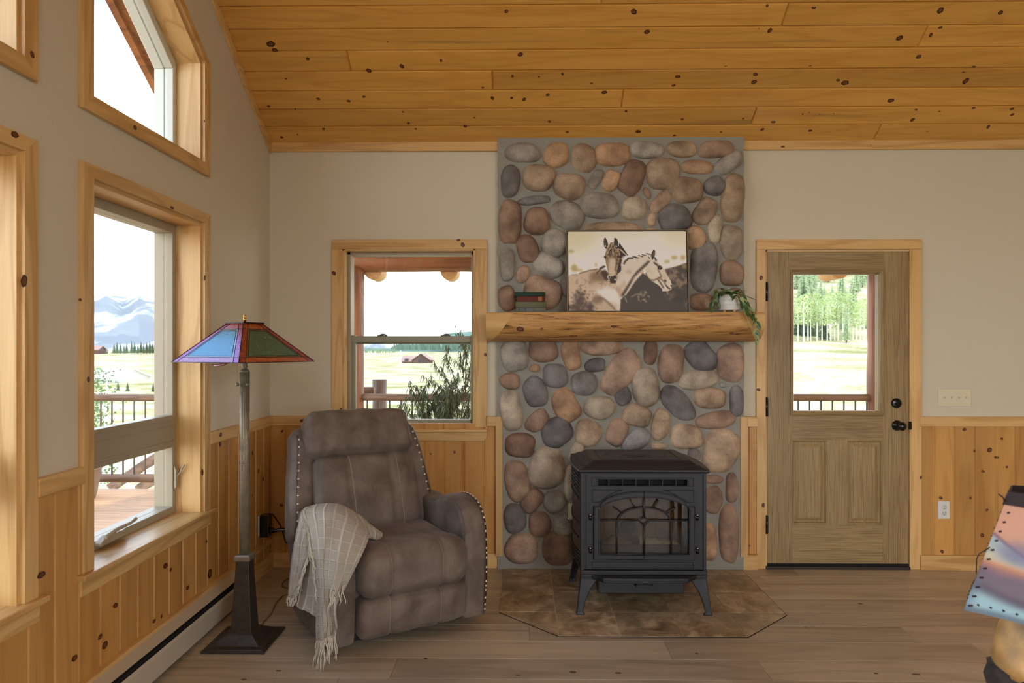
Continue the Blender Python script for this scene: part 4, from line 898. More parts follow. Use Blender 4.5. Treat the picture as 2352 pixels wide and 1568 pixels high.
mb = MB(); mb.lathe([(pr_*.89, zt_-.012), (0, zt_-.008)], (pc0.x, Yp, 0), 20); mb.build('soil', 'soil', pl_)
mb = MB(); rs = random.Random(5)
def leaf(mb_, p, d, up, L_, Wd, mi=0, droop=.25):
    p = Vector(p); d = Vector(d).normalized(); s_ = d.cross(Vector(up)).normalized(); u = s_.cross(d); vs = []
    for i in range(7):
        t = i/6; wv = Wd*math.sin(math.pi*t**.8)**.9 if 0 < t < 1 else .0005; c = p+d*(L_*t)-Vector((0, 0, 1))*(droop*L_*t*t)
        vs += [c-s_*wv+u*wv*.25, c, c+s_*wv+u*wv*.25]
    mb_.add(vs, [(3*i, 3*i+1, 3*i+4, 3*i+3) for i in range(6)]+[(3*i+1, 3*i+2, 3*i+5, 3*i+4) for i in range(6)], mi, 0, True)
def vine(pts, nl, L_, Wd):
    P = [Vector(p) for p in pts]; fine = []
    for i in range(len(P)-1):
        for k in range(6):
            t = k/6; a0 = P[max(i-1, 0)]; a3 = P[min(i+2, len(P)-1)]; fine.append(.5*((2*P[i])+(-a0+P[i+1])*t+(2*a0-5*P[i]+4*P[i+1]-a3)*t*t+(-a0+3*P[i]-3*P[i+1]+a3)*t**3))
    fine.append(P[-1]); mb.tube(fine, .0022, 5, 2)
    for k in range(nl):
        i = int((k+.6)/nl*(len(fine)-2)); t = fine[i+1]-fine[i]; sd = Vector((rs.uniform(-1, 1), rs.uniform(-1, .4), rs.uniform(-.5, .5)))
        leaf(mb, fine[i], t.normalized()*.7+sd*.7, (0, 0, 1) if abs(t.normalized().z) < .8 else (0, -1, 0), L_*rs.uniform(.75, 1.15), Wd*rs.uniform(.8, 1.1), 1 if rs.random() < .22 else 0, .3)
Q = lambda px, py, dy=0: onY(px, py, Yp+dy)
cz = Q(1676, 676)
for k in range(34):
    t = rs.uniform(0, 6.28); el = rs.uniform(.15, 1.2); leaf(mb, (pc0.x+.03*math.cos(t), Yp+.03*math.sin(t), zt_-.005), (math.cos(t)*math.cos(el)-.1, math.sin(t)*math.cos(el), math.sin(el)), (0, 0, 1), rs.uniform(.06, .115), rs.uniform(.011, .018), 1 if rs.random() < .2 else 0, rs.uniform(.3, .9))
vine([Q(1670, 678, -.03), Q(1655, 660, -.05), Q(1645, 668, -.06), Q(1638, 690, -.06), Q(1636, 706, -.06)], 9, .05, .012)
vine([Q(1672, 676, -.02), Q(1650, 672, -.08), Q(1646, 690, -.08), Q(1648, 700, -.08)], 6, .045, .012)
vine([Q(1682, 676, -.02), Q(1700, 672, -.06), Q(1713, 695, -.075), Q(1722, 712, -.08), Q(1732, 722, -.11), Q(1738, 740, -.115), Q(1735, 762, -.115), Q(1740, 782, -.112)], 26, .042, .010)
vine([Q(1682, 676, -.02), Q(1697, 680, -.09), Q(1708, 700, -.1), Q(1716, 716, -.1), Q(1727, 722, -.105)], 14, .05, .013)
vine([Q(1684, 674, 0), Q(1702, 678, -.02), Q(1716, 680, -.03), Q(1728, 686, -.03)], 6, .04, .008)
mb.build('foliage', ['leaf', 'leaf2', 'vine'], pl_, fix=False)
# ================================================================ PELLET STOVE
stv = empty('pellet_stove', (.65, 3.92, 0)); tag(stv, 'black cast iron pellet stove with arched glass doors on the tile hearth', 'stove')
YF = 3.655; SX0, SX1 = .322, .985
def fx(x): return onY(1290+x/3.734, 1200, YF).x
def fz(y): return onY(1470, 1010+y/3.734, YF).z
BZ0, BZ1 = .235, .757; YB = 4.17
M['cast'] = M['black']
mb = MB()
# side body panels bow outward a little
def sidex(y_, sgn): return .030*math.sin(math.pi*min(max((y_-YF)/(YB-YF), 0), 1))**.8*sgn
plan = [(SX0, YF+.012)]+[(SX0+.004-sidex(y_, 1), y_) for y_ in np.linspace(YF+.03, YB-.03, 9)]+[(SX0+.02, YB), (SX1-.02, YB)]+[(SX1-.004+sidex(y_, 1), y_) for y_ in np.linspace(YB-.03, YF+.03, 9)]+[(SX1, YF+.012)]
# hollow shell: side, back, top and bottom, so the glass shows a firebox
k = len(plan)
for i in range(k-1):
    (xa, ya), (xb, yb) = plan[i], plan[i+1]; mb.add([(xa, ya, BZ0), (xb, yb, BZ0), (xb, yb, BZ1), (xa, ya, BZ1)], [(0, 1, 2, 3)], 0, 0, i not in (0, 9, 10, 11, 20))
mb.prism(plan, 'Z', BZ1-.03, BZ1); mb.prism(plan, 'Z', BZ0, BZ0+.03)
# front plate around vent row and door arch opening
def arch(cx, cz, rx, rz, a0, a1, n_): return [(cx+rx*math.cos(a0+(a1-a0)*i/(n_-1)), cz+rz*math.sin(a0+(a1-a0)*i/(n_-1))) for i in range(n_)]
vx0, vx1, vz0, vz1 = fx(312), fx(1080), fz(392), fz(340)
gx0, gx1 = fx(320), fx(1092); gz0, gzs = fz(978), fz(618); gcx = (gx0+gx1)/2; gtop = fz(492)
T0, T1 = YF+.004, YF+.022
mb.box(SX0, SX1, T0, T1, fz(1112), gz0-.03); mb.box(SX0, gx0-.03, T0, T1, gz0-.03, BZ1); mb.box(gx1+.03, SX1, T0, T1, gz0-.03, BZ1)
mb.box(gx0-.03, gx1+.03, T0, T1, vz1, BZ1); mb.box(gx0-.03, vx0, T0, T1, vz0, vz1); mb.box(vx1, gx1+.03, T0, T1, vz0, vz1); mb.box(gx0-.03, gx1+.03, T0, T1, gtop+.012, vz0)
for i in range(40):
    a = gx0-.03+(gx1-gx0+.06)*i/40; c_ = gx0-.03+(gx1-gx0+.06)*(i+1)/40; hh_ = lambda x: max(fz(570), fz(580)+(fz(450)-fz(580))*math.sqrt(max(0, 1-min(1, abs((x-gcx)/(fx(1070)-gcx)))**2)))
    mb.prism([(a, hh_(a)), (c_, hh_(c_)), (c_, gtop+.013), (a, gtop+.013)], 'Y', T0, T1)
mb.build('body', 'cast', stv, bevel=.0015, fix=True)
# vent slots: dark back and seven bars
mb = MB(); mb.box(vx0-.01, vx1+.01, T1+.02, T1+.025, vz0-.01, vz1+.01); mb.build('vent_recess', 'dark', stv)
for x in (405, 520, 637, 753, 865, 980):
    mb = MB(); mb.box(fx(x)-.0018, fx(x)+.0018, YF-.002, T1, vz0, vz1); mb.build('vent_bar', 'cast', stv)
mb = MB()
def frm(x0, x1, y0, y1, w_=.0035, h_=.006):
    a, c_, z0, z1 = fx(x0), fx(x1), fz(y1), fz(y0); mb.ring([(a, z0), (c_, z0), (c_, z1), (a, z1)], [(a+w_, z0+w_), (c_-w_, z0+w_), (c_-w_, z1-w_), (a+w_, z1-w_)], 'Y', YF-h_+.004, YF+.006)
frm(258, 1135, 325, 402); frm(298, 1092, 335, 397, .003, .004); frm(258, 1135, 1048, 1104)
def rib(pts, r_=.0024, y_=YF+.001): mb.tube([(fx(x), y_, fz(y)) for x, y in pts], r_, 6)
ar1 = [(fx(697)+(fx(1065)-fx(697))*math.cos(t)*1.08, fz(560)+(fz(425)-fz(560))*math.sin(t)) for t in np.linspace(.25, math.pi-.25, 25)]
rib([(262, 432), (262, 535), (322, 535), (400, 480), (480, 440), (525, 430), (262, 430)], .0026); rib([(1135, 432), (1135, 535), (1078, 535), (990, 480), (915, 440), (870, 430), (1135, 430)], .0026)
mb.box(SX0-.002, SX0+.014, YF-.004, YF+.012, BZ0, BZ1-.002); mb.box(SX1-.014, SX1+.002, YF-.004, YF+.012, BZ0, BZ1-.002); mb.box(fx(210), fx(214), YF+.0, YF+.006, BZ0, BZ1)
mb.box(SX0-.004, SX1+.004, YF-.006, YF+.016, BZ1-.010, BZ1+.002)
mb.build('front_mouldings', 'cast', stv, bevel=.001)
# doors: two leaves with arched top
dzb = fz(1028); dx0_, dx1_ = fx(275), fx(1142)
def outer_h(x):
    u = (x-gcx)/(fx(1070)-gcx); return max(fz(568), fz(575)+(fz(438)-fz(575))*math.sqrt(max(0, 1-u*u*.93))) if abs(u) < 1 else fz(568)
def inner_h(x):
    u = (x-gcx)/(gx1-gcx+.001); return fz(625)+(fz(492)-fz(625))*math.sqrt(max(0, 1-min(1, abs(u)*.97)**2))
for sgn, xs in ((-1, np.linspace(dx0_, gcx-.0015, 26)), (1, np.linspace(gcx+.0015, dx1_, 26))):
    mb = MB(); ya, yb = YF-.012, YF+.012
    for a, c_ in zip(xs[:-1], xs[1:]):
        m_ = (a+c_)/2
        if m_ < gx0 or m_ > gx1: mb.prism([(a, dzb), (c_, dzb), (c_, outer_h(c_)), (a, outer_h(a))], 'Y', ya, yb)
        else:
            mb.prism([(a, dzb), (c_, dzb), (c_, gz0), (a, gz0)], 'Y', ya, yb); mb.prism([(a, inner_h(a)), (c_, inner_h(c_)), (c_, outer_h(c_)), (a, outer_h(a))], 'Y', ya, yb)
    leaf_d = mb.build('door', 'cast', stv)
    mb = MB(); e_ = []
    xx = [x for x in xs if (gx0 <= x <= gx1)]; 
    mb.tube([(x, ya-.001, inner_h(x)+.004) for x in xx], .0028, 6); mb.tube([(x, ya-.001, outer_h(x)-.004) for x in xs], .0025, 6)
    xe = xs[0] if sgn < 0 else xs[-1]; xg = gx0 if sgn < 0 else gx1
    mb.tube([(xe+(.003 if sgn < 0 else -.003), ya-.001, fz(568)), (xe+(.003 if sgn < 0 else -.003), ya-.001, dzb+.004), (gcx+sgn*.004, ya-.001, dzb+.004)], .0025, 6)
    mb.tube([(xg-sgn*-.003, ya-.001, inner_h(xg)), (xg+sgn*.003, ya-.001, gz0-.003), (gcx+sgn*.004, ya-.001, gz0-.003)], .0028, 6)
    mb.build('door_rim', 'cast', leaf_d)
    mb = MB(); mb.box(min(gcx, xg), max(gcx, xg), YF+.006, YF+.010, gz0-.005, gtop+.004); mb.build('door_glass', 'stoveglass', leaf_d)
    # glazing bars of this leaf
    mb = MB(); ym = YF-.008; S_ = lambda x: (x if sgn < 0 else 2*706-x)
    def bar(pts, r_=.0042): mb.tube([(fx(S_(x)), ym, fz(y)) for x, y in pts], r_, 6)
    bar([(704, 490), (704, 668)]); bar([(704, 722), (704, 980)]); bar([(473, 690), (473, 980)]); bar([(322, 688), (662, 688)], .0038)
    bar([(706-222*math.cos(t), 690-112*math.sin(t)) for t in np.linspace(0, math.pi/2, 14)])
    bar([(585, 512), (632, 584)]); bar([(440, 575), (524, 630)]); bar([(706, 663), (656, 688), (706, 730)])
    mb.build('glazing_bars', 'cast', leaf_d)
    for y in (655, 940):
        mb = MB(); x = fx(246 if sgn < 0 else 1162); z = fz(y); mb.lathe([(.007, z-.018), (.007, z+.008)], (x, YF-.010, 0), 12); mb.lathe([(.0075, z+.008), (.006, z+.013), (0, z+.014)], (x, YF-.010, 0), 12, 1); mb.box(min(x, x-sgn*.02), max(x, x-sgn*.02), YF-.012, YF-.004, z-.004, z+.006)
        mb.build('hinge', ['blackgloss', 'chrome'], leaf_d)
# firebox interior
M['firebrick'] = plain('tan fire brick', (118, 92, 62), .85, var=.25, vscale=14, bump=.4, bscale=60); M['ash'] = plain('grey ash and pellets', (168, 158, 136), .95, bump=1, bscale=220, var=.25, vscale=60)
mb = MB(); yb_ = YF+.20; mb.box(gx0-.02, gx1+.02, yb_, yb_+.01, gz0-.02, gtop+.02)
for q in range(7): a = gx0-.02+q*.072; mb.box(a+.002, a+.070, yb_-.004, yb_, gz0+.03, gtop+.015)
mb.build('firebox_back', 'firebrick', stv)
mb = MB(); mb.box(gx0-.02, gx1+.02, YF+.03, yb_, gz0-.02, gz0-.005); mb.box(gx0-.024, gx0-.02, YF+.03, yb_, gz0, gtop); mb.box(gx1+.02, gx1+.024, YF+.03, yb_, gz0, gtop); mb.build('firebox_liner', 'dark', stv)
mb = MB(); mb.box(gx0+.02, gx1-.03, YF+.05, YF+.15, gz0-.004, gz0+.035); mb.build('burn_pot', plain('rusty brown burn pot', (70, 52, 40), .8), stv)
def lump(name, x0, x1, zb_, hfun, mat):
    mb_ = MB(); NN = 18
    def f(u, v): x = x0+(x1-x0)*u; a = math.pi*v; h_ = hfun(u); return (x, YF+.10-.038*math.cos(a), zb_+h_*math.sin(a)*(1+.15*mnoise.noise(Vector((x*40, v*5, 1)))))
    mb_.grid(f, NN, 10); return mb_.build(name, mat, stv, fix=False)
zp_ = gz0+.034
lump('log_ember', fx(360), fx(640), zp_-.004, lambda u: .004+.040*math.exp(-((u-.45)/.26)**2)+.008*(1-u), M['firebrick'])
lump('ash_heap', fx(690), fx(1040), zp_-.004, lambda u: .006+.018*(1-u)**.6+.012*math.exp(-((u-.1)/.1)**2)+(.008 if u < .95 else 0), M['ash'])
mb = MB(); mb.lathe([(.045, YF+.175), (.045, YF+.185)], (fx(620), 0, fz(820)), 24, axis='Y'); mb.build('feed_port', 'dark', stv)
# side louvres, curved raised ribs on the bowed panels
for sgn, X in ((-1, SX0), (1, SX1)):
    for kk, zz in enumerate([.735, .715, .695, .675, .655, .635, .60, .48, .40, .325, .305, .285, .265]):
        mb = MB(); pts = []
        for y_ in np.linspace(YF+.05, YB-.05, 12):
            u = (y_-YF)/(YB-YF); pts.append((X+sgn*(.030*math.sin(math.pi*u)**.8-.001), y_, zz+(.018 if kk < 7 else -.012)*math.sin(math.pi*u)))
        mb.tube(pts, .004, 5); mb.build('side_louvre', 'cast', stv)
# lid: stepped moulded top with overhang
LX0, LX1, LY0, LY1 = SX0-.018, SX1+.012, YF-.045, YB+.015
mb = MB()
def loop(i, z_, rad=.0):        # bowed outline inset by i
    pts = []; n_ = 11
    for t in np.linspace(0, 1, n_): pts.append((LX0+i+.0*t-.022*math.sin(math.pi*t)*(1-i*6), LY0+i+(LY1-LY0-2*i)*t, z_))
    for t in np.linspace(0, 1, n_): pts.append((LX0+i+(LX1-LX0-2*i)*t, LY1-i, z_))
    for t in np.linspace(0, 1, n_): pts.append((LX1-i+.022*math.sin(math.pi*t)*(1-i*6), LY1-i-(LY1-LY0-2*i)*t, z_))
    for t in np.linspace(0, 1, n_): pts.append((LX1-i-(LX1-LX0-2*i)*t, LY0+i, z_))
    return pts
lv = [(.012, .760), (.004, .764), (0, .770), (.002, .777), (.010, .780), (.020, .781), (.030, .786), (.040, .793), (.052, .797), (.056, .797), (.085, .816), (.090, .817)]
vs = []; 
for i, z_ in lv: vs += loop(i, z_)
K = 44; mb.add(vs, [(j*K+q, j*K+(q+1) % K, (j+1)*K+(q+1) % K, (j+1)*K+q) for j in range(len(lv)-1) for q in range(K)], 0, 0)
mb.add(loop(.090, .817), [tuple(range(K))]); mb.add(loop(.012, .760), [tuple(range(K-1, -1, -1))])
lid = mb.build('lid', 'cast', stv)
mb = MB(); i = .125; mb.ring([(LX0+i, LY0+i), (LX1-i, LY0+i), (LX1-i, LY1-i), (LX0+i, LY1-i)], [(LX0+i+.006, LY0+i+.006), (LX1-i-.006, LY0+i+.006), (LX1-i-.006, LY1-i-.006), (LX0+i+.006, LY1-i-.006)], 'Z', .816, .820)
cx_, cy_ = (LX0+LX1)/2, (LY0+LY1)/2
mb.lathe([(.075, .816), (.072, .821), (0, .823)], (cx_, cy_, 0), 32)
for q in range(26): t = 2*math.pi*q/26; mb.box(cx_+.17*math.cos(t)-.006, cx_+.17*math.cos(t)+.006, cy_+.11*math.sin(t)-.003, cy_+.11*math.sin(t)+.003, .816, .8195)
mb.build('lid_relief', 'cast', lid, bevel=.001)
# curved ash lip and base frame
mb = MB(); pts = [(SX0-.004, YF+.02)]; 
for t in np.linspace(0, 1, 25):
    x = SX0-.004+(SX1-SX0+.008)*t; e_ = min(t, 1-t); pts.append((x, YF-.012-(.0 if e_ < .10 else .060*min(1, (e_-.10)/.06)**1.2*(.75+.25*math.sin(math.pi*t)))))
pts.append((SX1+.004, YF+.02)); mb.prism(pts, 'Z', .196, .214); mb.box(SX0-.006, SX1+.006, YF-.010, YB, .214, .237); mb.prism([(p[0]*.98+.013, p[1]+.006) for p in pts], 'Z', .186, .196)
mb.build('ash_lip', 'cast', stv, bevel=.003)
# ash drawer
ax0, ax1 = onY(1374, 0, 3.70).x, onY(1572, 0, 3.70).x; az0, az1 = onY(1470, 1363, 3.70).z, .19
mb = MB(); mb.box(ax0, ax1, 3.70, 4.05, az0, az1); mb.box(ax0-.012, ax1+.012, 3.74, 4.08, az1-.02, az1+.01); dr = mb.build('ash_drawer', 'cast', stv, bevel=.004)
mb = MB(); hx = onY(1478, 0, 3.70).x; mb.tube([(hx-.045, 3.70, .143), (hx-.040, 3.684, .153), (hx, 3.676, .156), (hx+.040, 3.684, .153), (hx+.045, 3.70, .143)], .007, 8); mb.box(hx-.042, hx+.042, 3.682, 3.70, .135, .150); mb.build('drawer_handle', 'cast', dr, bevel=.002)
# cabriole legs
def leg(cx, cy, sx_, sy_):
    mb_ = MB(); secs = [(0, .036, .044, 0), (.010, .036, .046, 0), (.020, .032, .034, 0), (.05, .026, .036, 0), (.09, .020, .044, 0), (.13, .013, .056, 0), (.165, .007, .074, 0), (.195, .002, .094, 0), (.215, 0, .100, 0)]
    vs_ = []
    for z_, off, w_, _ in secs:
        ox, oy = cx+sx_*off*.75, cy+sy_*off*.6
        xi, yi = ox-sx_*w_, oy-sy_*w_*.8
        vs_ += [(ox, oy, z_), (xi, oy, z_), (xi, oy-sy_*w_*.35, z_), (ox-sx_*w_*.35, oy-sy_*w_*.35, z_), (ox-sx_*w_*.35, yi, z_), (ox, yi, z_)]
    n_ = len(secs); mb_.add(vs_, [(j*6+q, j*6+(q+1) % 6, (j+1)*6+(q+1) % 6, (j+1)*6+q) for j in range(n_-1) for q in range(6)]+[(5, 4, 3, 2, 1, 0), tuple((n_-1)*6+q for q in range(6))])
    return mb_.build('leg', 'cast', stv, bevel=.004)
leg(SX0-.002, YF-.004, -1, -1); leg(SX1+.002, YF-.004, 1, -1); leg(SX0-.002, YB-.02, -1, 1); leg(SX1+.002, YB-.02, 1, 1)
mb = MB(); p0 = onY(1303, 1237, 3.95); mb.tube([(SX0-.03, 3.93, .43), (SX0-.055, 3.93, .447)], .0035, 8); mb.build('damper_rod', 'chrome', stv)
# stove power plug and outlet on the stones
def outlet_plate(X0_, X1_, Y_, z0, z1, kind, face='Y', sgn=-1):
    pass
def wall_outlet(name, c, w_, h_, lab, cat, axis, n_tog=0, grp=None, depth=.006, mat='ivory'):
    """c = centre on the wall plane; axis 'Y' faces -Y, axis 'X' faces +X"""
    o = empty(name, c, 0 if axis == 'Y' else math.pi/2); tag(o, lab, cat, grp); mb_ = MB()
    mb_.box(-w_/2, w_/2, -depth, 0, -h_/2, h_/2); mb_.build('cover_plate', mat, o, bevel=.003, world=False)
    if n_tog:
        for i in range(n_tog):
            x = (i-(n_tog-1)/2)*.046; mb_ = MB(); mb_.box(x-.005, x+.005, -depth-.001, -depth, -.012, .012); mb_.prism([(-depth, -.005), (-depth-.014, .004), (-depth-.013, .009), (-depth, .006)], 'X', x-.0035, x+.0035); mb_.build('toggle', mat, o, bevel=.001, world=False)
    else:
        for zz in (.02, -.02):
            mb_ = MB(); mb_.lathe([(.0165, -depth), (.0165, -depth-.0015), (0, -depth-.0016)], (0, 0, zz), 20, axis='Y'); mb_.box(-.007, -.005, -depth-.0022, -depth, zz-.001, zz+.007, 1); mb_.box(.005, .007, -depth-.0022, -depth, zz-.001, zz+.006, 1); mb_.box(-.002, .002, -depth-.0022, -depth, zz-.010, zz-.006, 1)
            mb_.build('receptacle', [mat, 'dark'], o, world=False)
    return o
p = onY(2192, 913, YW); wall_outlet('light_switch', (p.x, YW, p.z), onY(2230, 0, YW).x-onY(2154, 0, YW).x, .113, 'ivory four gang toggle switch plate on the wall right of the door', 'light switch', 'Y', 4)
p = onY(2168, 1171, 4.42); wall_outlet('wall_outlet', (p.x, 4.425, p.z), .074, .114, 'white duplex outlet in the pine wainscot right of the door', 'outlet', 'Y', mat='white')
p = onY(1316, 1175, SY); wall_outlet('wall_outlet', (p.x+.005, SY-.006, p.z), .074, .114, 'ivory outlet on the stones just left of the stove', 'outlet', 'Y')
mb = MB(); q = (p.x+.012, SY-.014, p.z+.018); mb.box(q[0]-.014, q[0]+.016, q[1]-.04, q[1], q[2]-.014, q[2]+.014); mb.tube([(q[0], q[1]-.03, q[2]-.012), (q[0]+.02, q[1]-.05, q[2]-.08), (q[0]+.09, q[1]-.04, q[2]-.16)], .004, 8)
o = mb.build('power_plug', 'blackgloss', bevel=.002); tag(o, 'black plug in the outlet on the stones beside the stove', 'plug')
Yo = onX(598, 1205, XW+.015).y; zo = onX(598, 1205, XW+.015).z
wall_outlet('wall_outlet', (XW+.015, Yo, zo), .074, .125, 'outlet low on the left wall behind the floor lamp with black plugs in it', 'outlet', 'X')
mb = MB(); mb.box(XW+.022, XW+.075, Yo-.032, Yo+.03, zo-.07, zo+.065); mb.lathe([(.020, XW+.075), (.018, XW+.10)], (0, Yo, zo-.035), 14, axis='X'); mb.tube([(XW+.06, Yo-.01, zo-.04), (XW+.13, Yo+.02, zo-.035), (XW+.19, Yo+.03, zo-.037)], .012, 8)
mb.tube([(XW+.05, Yo, zo+.06), (XW+.09, Yo, zo+.07), (XW+.13, Yo+.03, zo-.01), (XW+.16, Yo+.04, zo-.12), (XW+.3, Yo+.05, zo-.17), (XW+.42, Yo-.05, zo-.175), (-1.12, Yo-.02, .2)], .004, 6)
o = mb.build('power_adapter', 'blackgloss', bevel=.004); tag(o, 'bulky black plug adapter in the low outlet behind the floor lamp', 'power adapter')
# ================================================================ BASEBOARD HEATER
M['heatw'] = plain('almond heater enamel', (194, 184, 164), .4); hy1 = 3.78
hb = empty('baseboard_heater', (XW+.05, 1.4, 0)); tag(hb, 'long low almond baseboard heater along the left wall below the windows', 'heater')
mb = MB(); x0 = XW+.035
mb.prism([(x0, .012), (x0+.006, .012), (x0+.006, .165), (x0, .165)], 'Y', YR, hy1); mb.prism([(x0, .165), (x0+.050, .150), (x0+.052, .154), (x0+.002, .172)], 'Y', YR, hy1); mb.build('back_panel', 'heatw', hb)
mb = MB(); mb.prism([(x0+.054, .028), (x0+.062, .022), (x0+.064, .112), (x0+.058, .126), (x0+.054, .120)], 'Y', YR, hy1); mb.build('front_panel', 'heatw', hb)
mb = MB(); mb.box(x0+.012, x0+.048, YR, hy1-.01, .05, .135); mb.build('heating_fins', plain('dark heater fins', (40, 38, 36), .6), hb)
mb = MB(); mb.prism([(x0, .012), (x0+.062, .012), (x0+.064, .15), (x0, .172)], 'Y', hy1, hy1+.02); mb.build('end_cap', 'heatw', hb, bevel=.002)
mb = MB(); mb.box(XW+.015, XW+.038, YR, YW-.04, .172, .19, 1, .4); tn[0] += 1; struct(mb.build('trim_%d' % tn[0], KM))
# ================================================================ FLOOR LAMP
LC = (-1.343, 3.30)
fl = empty('floor_lamp', (LC[0], LC[1], 0)); tag(fl, 'mission style floor lamp with stained glass shade in the corner by the recliner', 'lamp')
M['bronze'] = plain('aged bronze lamp metal', (132, 122, 102), .36, metal=.35, var=.2, vscale=30); M['bronzed'] = plain('dark bronze lamp base', (64, 57, 50), .38, metal=.3, var=.25, vscale=30)
mb = MB(); hb_ = .135
def sq(r_, z_): return [(LC[0]-r_, LC[1]-r_, z_), (LC[0]+r_, LC[1]-r_, z_), (LC[0]+r_, LC[1]+r_, z_), (LC[0]-r_, LC[1]+r_, z_)]
def sqstack(mb_, lv_, m_=0):
    v = []; 
    for r_, z_ in lv_: v += sq(r_, z_)
    n_ = len(lv_); mb_.add(v, [(4*j+q, 4*j+(q+1) % 4, 4*(j+1)+(q+1) % 4, 4*(j+1)+q) for j in range(n_-1) for q in range(4)]+[(3, 2, 1, 0), tuple(4*(n_-1)+q for q in range(4))], m_)
sqstack(mb, [(.148, 0), (.148, .010), (.140, .013), (.135, .016), (.110, .020), (.104, .026), (.062, .052), (.060, .055), (.052, .058), (.050, .062)]); mb.build('base', 'bronzed', fl, bevel=.0015)
mb = MB(); zc1 = 1.42-(1288-800)/F*3.3; sqstack(mb, [(.049, .060), (.031, zc1)]); mb.build('column', 'bronzed', fl, bevel=.002)
mb = MB(); zc2 = 1.42-(1275-800)/F*3.3; sqstack(mb, [(.031, zc1), (.038, zc1+.004), (.038, zc2-.004), (.030, zc2+.004)]); mb.build('collar_block', 'bronze', fl, bevel=.002)
zt1 = 1.42-(853-800)/F*3.3; zj = 1.42-(1062-800)/F*3.3
mb = MB(); mb.lathe([(.0225, zc2), (.0225, zj-.003), (.0225, zt1)], (LC[0], LC[1], 0), 72, mod=lambda t, h: 1+.05*math.cos(18*t)); mb.lathe([(.023, zj-.004), (.0245, zj), (.023, zj+.004)], (LC[0], LC[1], 0), 24)
mb.lathe([(.0235, zt1-.003), (.024, zt1+.001), (.020, zt1+.006), (.013, zt1+.012), (.012, zt1+.020), (.016, zt1+.025), (.011, zt1+.032), (.014, zt1+.040), (.010, zt1+.05), (.010, 1.5)], (LC[0], LC[1], 0), 24); mb.build('pole', 'bronze', fl)
SB, STp, RB, RT = 1.356, 1.540, .324, .080; th = math.radians(17.7)
def corner(k, R_, z_):
    a = th+k*math.pi/2; return Vector((LC[0]+R_*math.sin(a), LC[1]-R_*math.cos(a), z_))
def gmat(name, c, gc=(.8, .82, 1, 1), g=.22, rough=.22, streak=None):
    m_, n_, b_ = newmat(name); n_.nodes.remove(b_); l_ = n_.links.new
    t_ = N(n_, 'ShaderNodeTexCoord'); mp2 = N(n_, 'ShaderNodeMapping'); mp2.inputs['Scale'].default_value = (60, 60, 14); z_ = N(n_, 'ShaderNodeTexNoise'); z_.inputs['Scale'].default_value = 1; z_.inputs['Detail'].default_value = 4; l_(t_.outputs['Object'], mp2.inputs[0]); l_(mp2.outputs[0], z_.inputs['Vector'])
    mx_ = N(n_, 'ShaderNodeMix', data_type='RGBA'); mx_.inputs[6].default_value = lin(c); mx_.inputs[7].default_value = lin(streak or [min(255, x*1.35) for x in c]); rm = N(n_, 'ShaderNodeMapRange'); rm.inputs[1].default_value = .38; rm.inputs[2].default_value = .65; l_(z_.outputs['Fac'], rm.inputs[0]); l_(rm.outputs[0], mx_.inputs[0])
    d_ = N(n_, 'ShaderNodeBsdfDiffuse'); tr_ = N(n_, 'ShaderNodeBsdfTranslucent'); gl_ = N(n_, 'ShaderNodeBsdfGlossy'); gl_.inputs['Roughness'].default_value = rough; gl_.inputs['Color'].default_value = gc
    l_(mx_.outputs[2], d_.inputs[0]); l_(mx_.outputs[2], tr_.inputs[0]); m1_ = N(n_, 'ShaderNodeMixShader'); m1_.inputs[0].default_value = .35; l_(d_.outputs[0], m1_.inputs[1]); l_(tr_.outputs[0], m1_.inputs[2])
    lw = N(n_, 'ShaderNodeLayerWeight'); lw.inputs[0].default_value = .45; ma = N(n_, 'ShaderNodeMath', operation='MULTIPLY_ADD', use_clamp=True); ma.inputs[1].default_value = .9; ma.inputs[2].default_value = g*.35
    l_(lw.outputs['Fresnel'], ma.inputs[0]); m2_ = N(n_, 'ShaderNodeMixShader'); l_(ma.outputs[0], m2_.inputs[0]); l_(m1_.outputs[0], m2_.inputs[1]); l_(gl_.outputs[0], m2_.inputs[2])
    bp_ = N(n_, 'ShaderNodeBump'); bp_.inputs['Strength'].default_value = .25; bp_.inputs['Distance'].default_value = .003; l_(z_.outputs['Fac'], bp_.inputs['Height']); l_(bp_.outputs[0], gl_.inputs['Normal'])
    l_(m2_.outputs[0], n_.nodes['Material Output'].inputs[0]); return m_
M['g_red'] = gmat('red iridescent glass', (150, 44, 20), (.72, .62, 1, 1), .5, .2, (190, 70, 30)); M['g_org'] = gmat('amber streaked glass', (190, 88, 26), (.85, .8, 1, 1), .5, .2, (176, 60, 34))
M['g_grn'] = gmat('green iridescent glass', (38, 96, 76), (.62, .82, 1, 1), .5, .2, (56, 118, 96)); M['g_rip'] = gmat('clear ripple glass', (52, 34, 20), (.9, .92, 1, 1), .6, .1, (80, 60, 50)); M['lead'] = plain('lead came', (40, 34, 32), .45, metal=.6)
sh = empty('tmp'); 
smb = MB(); lead = MB()
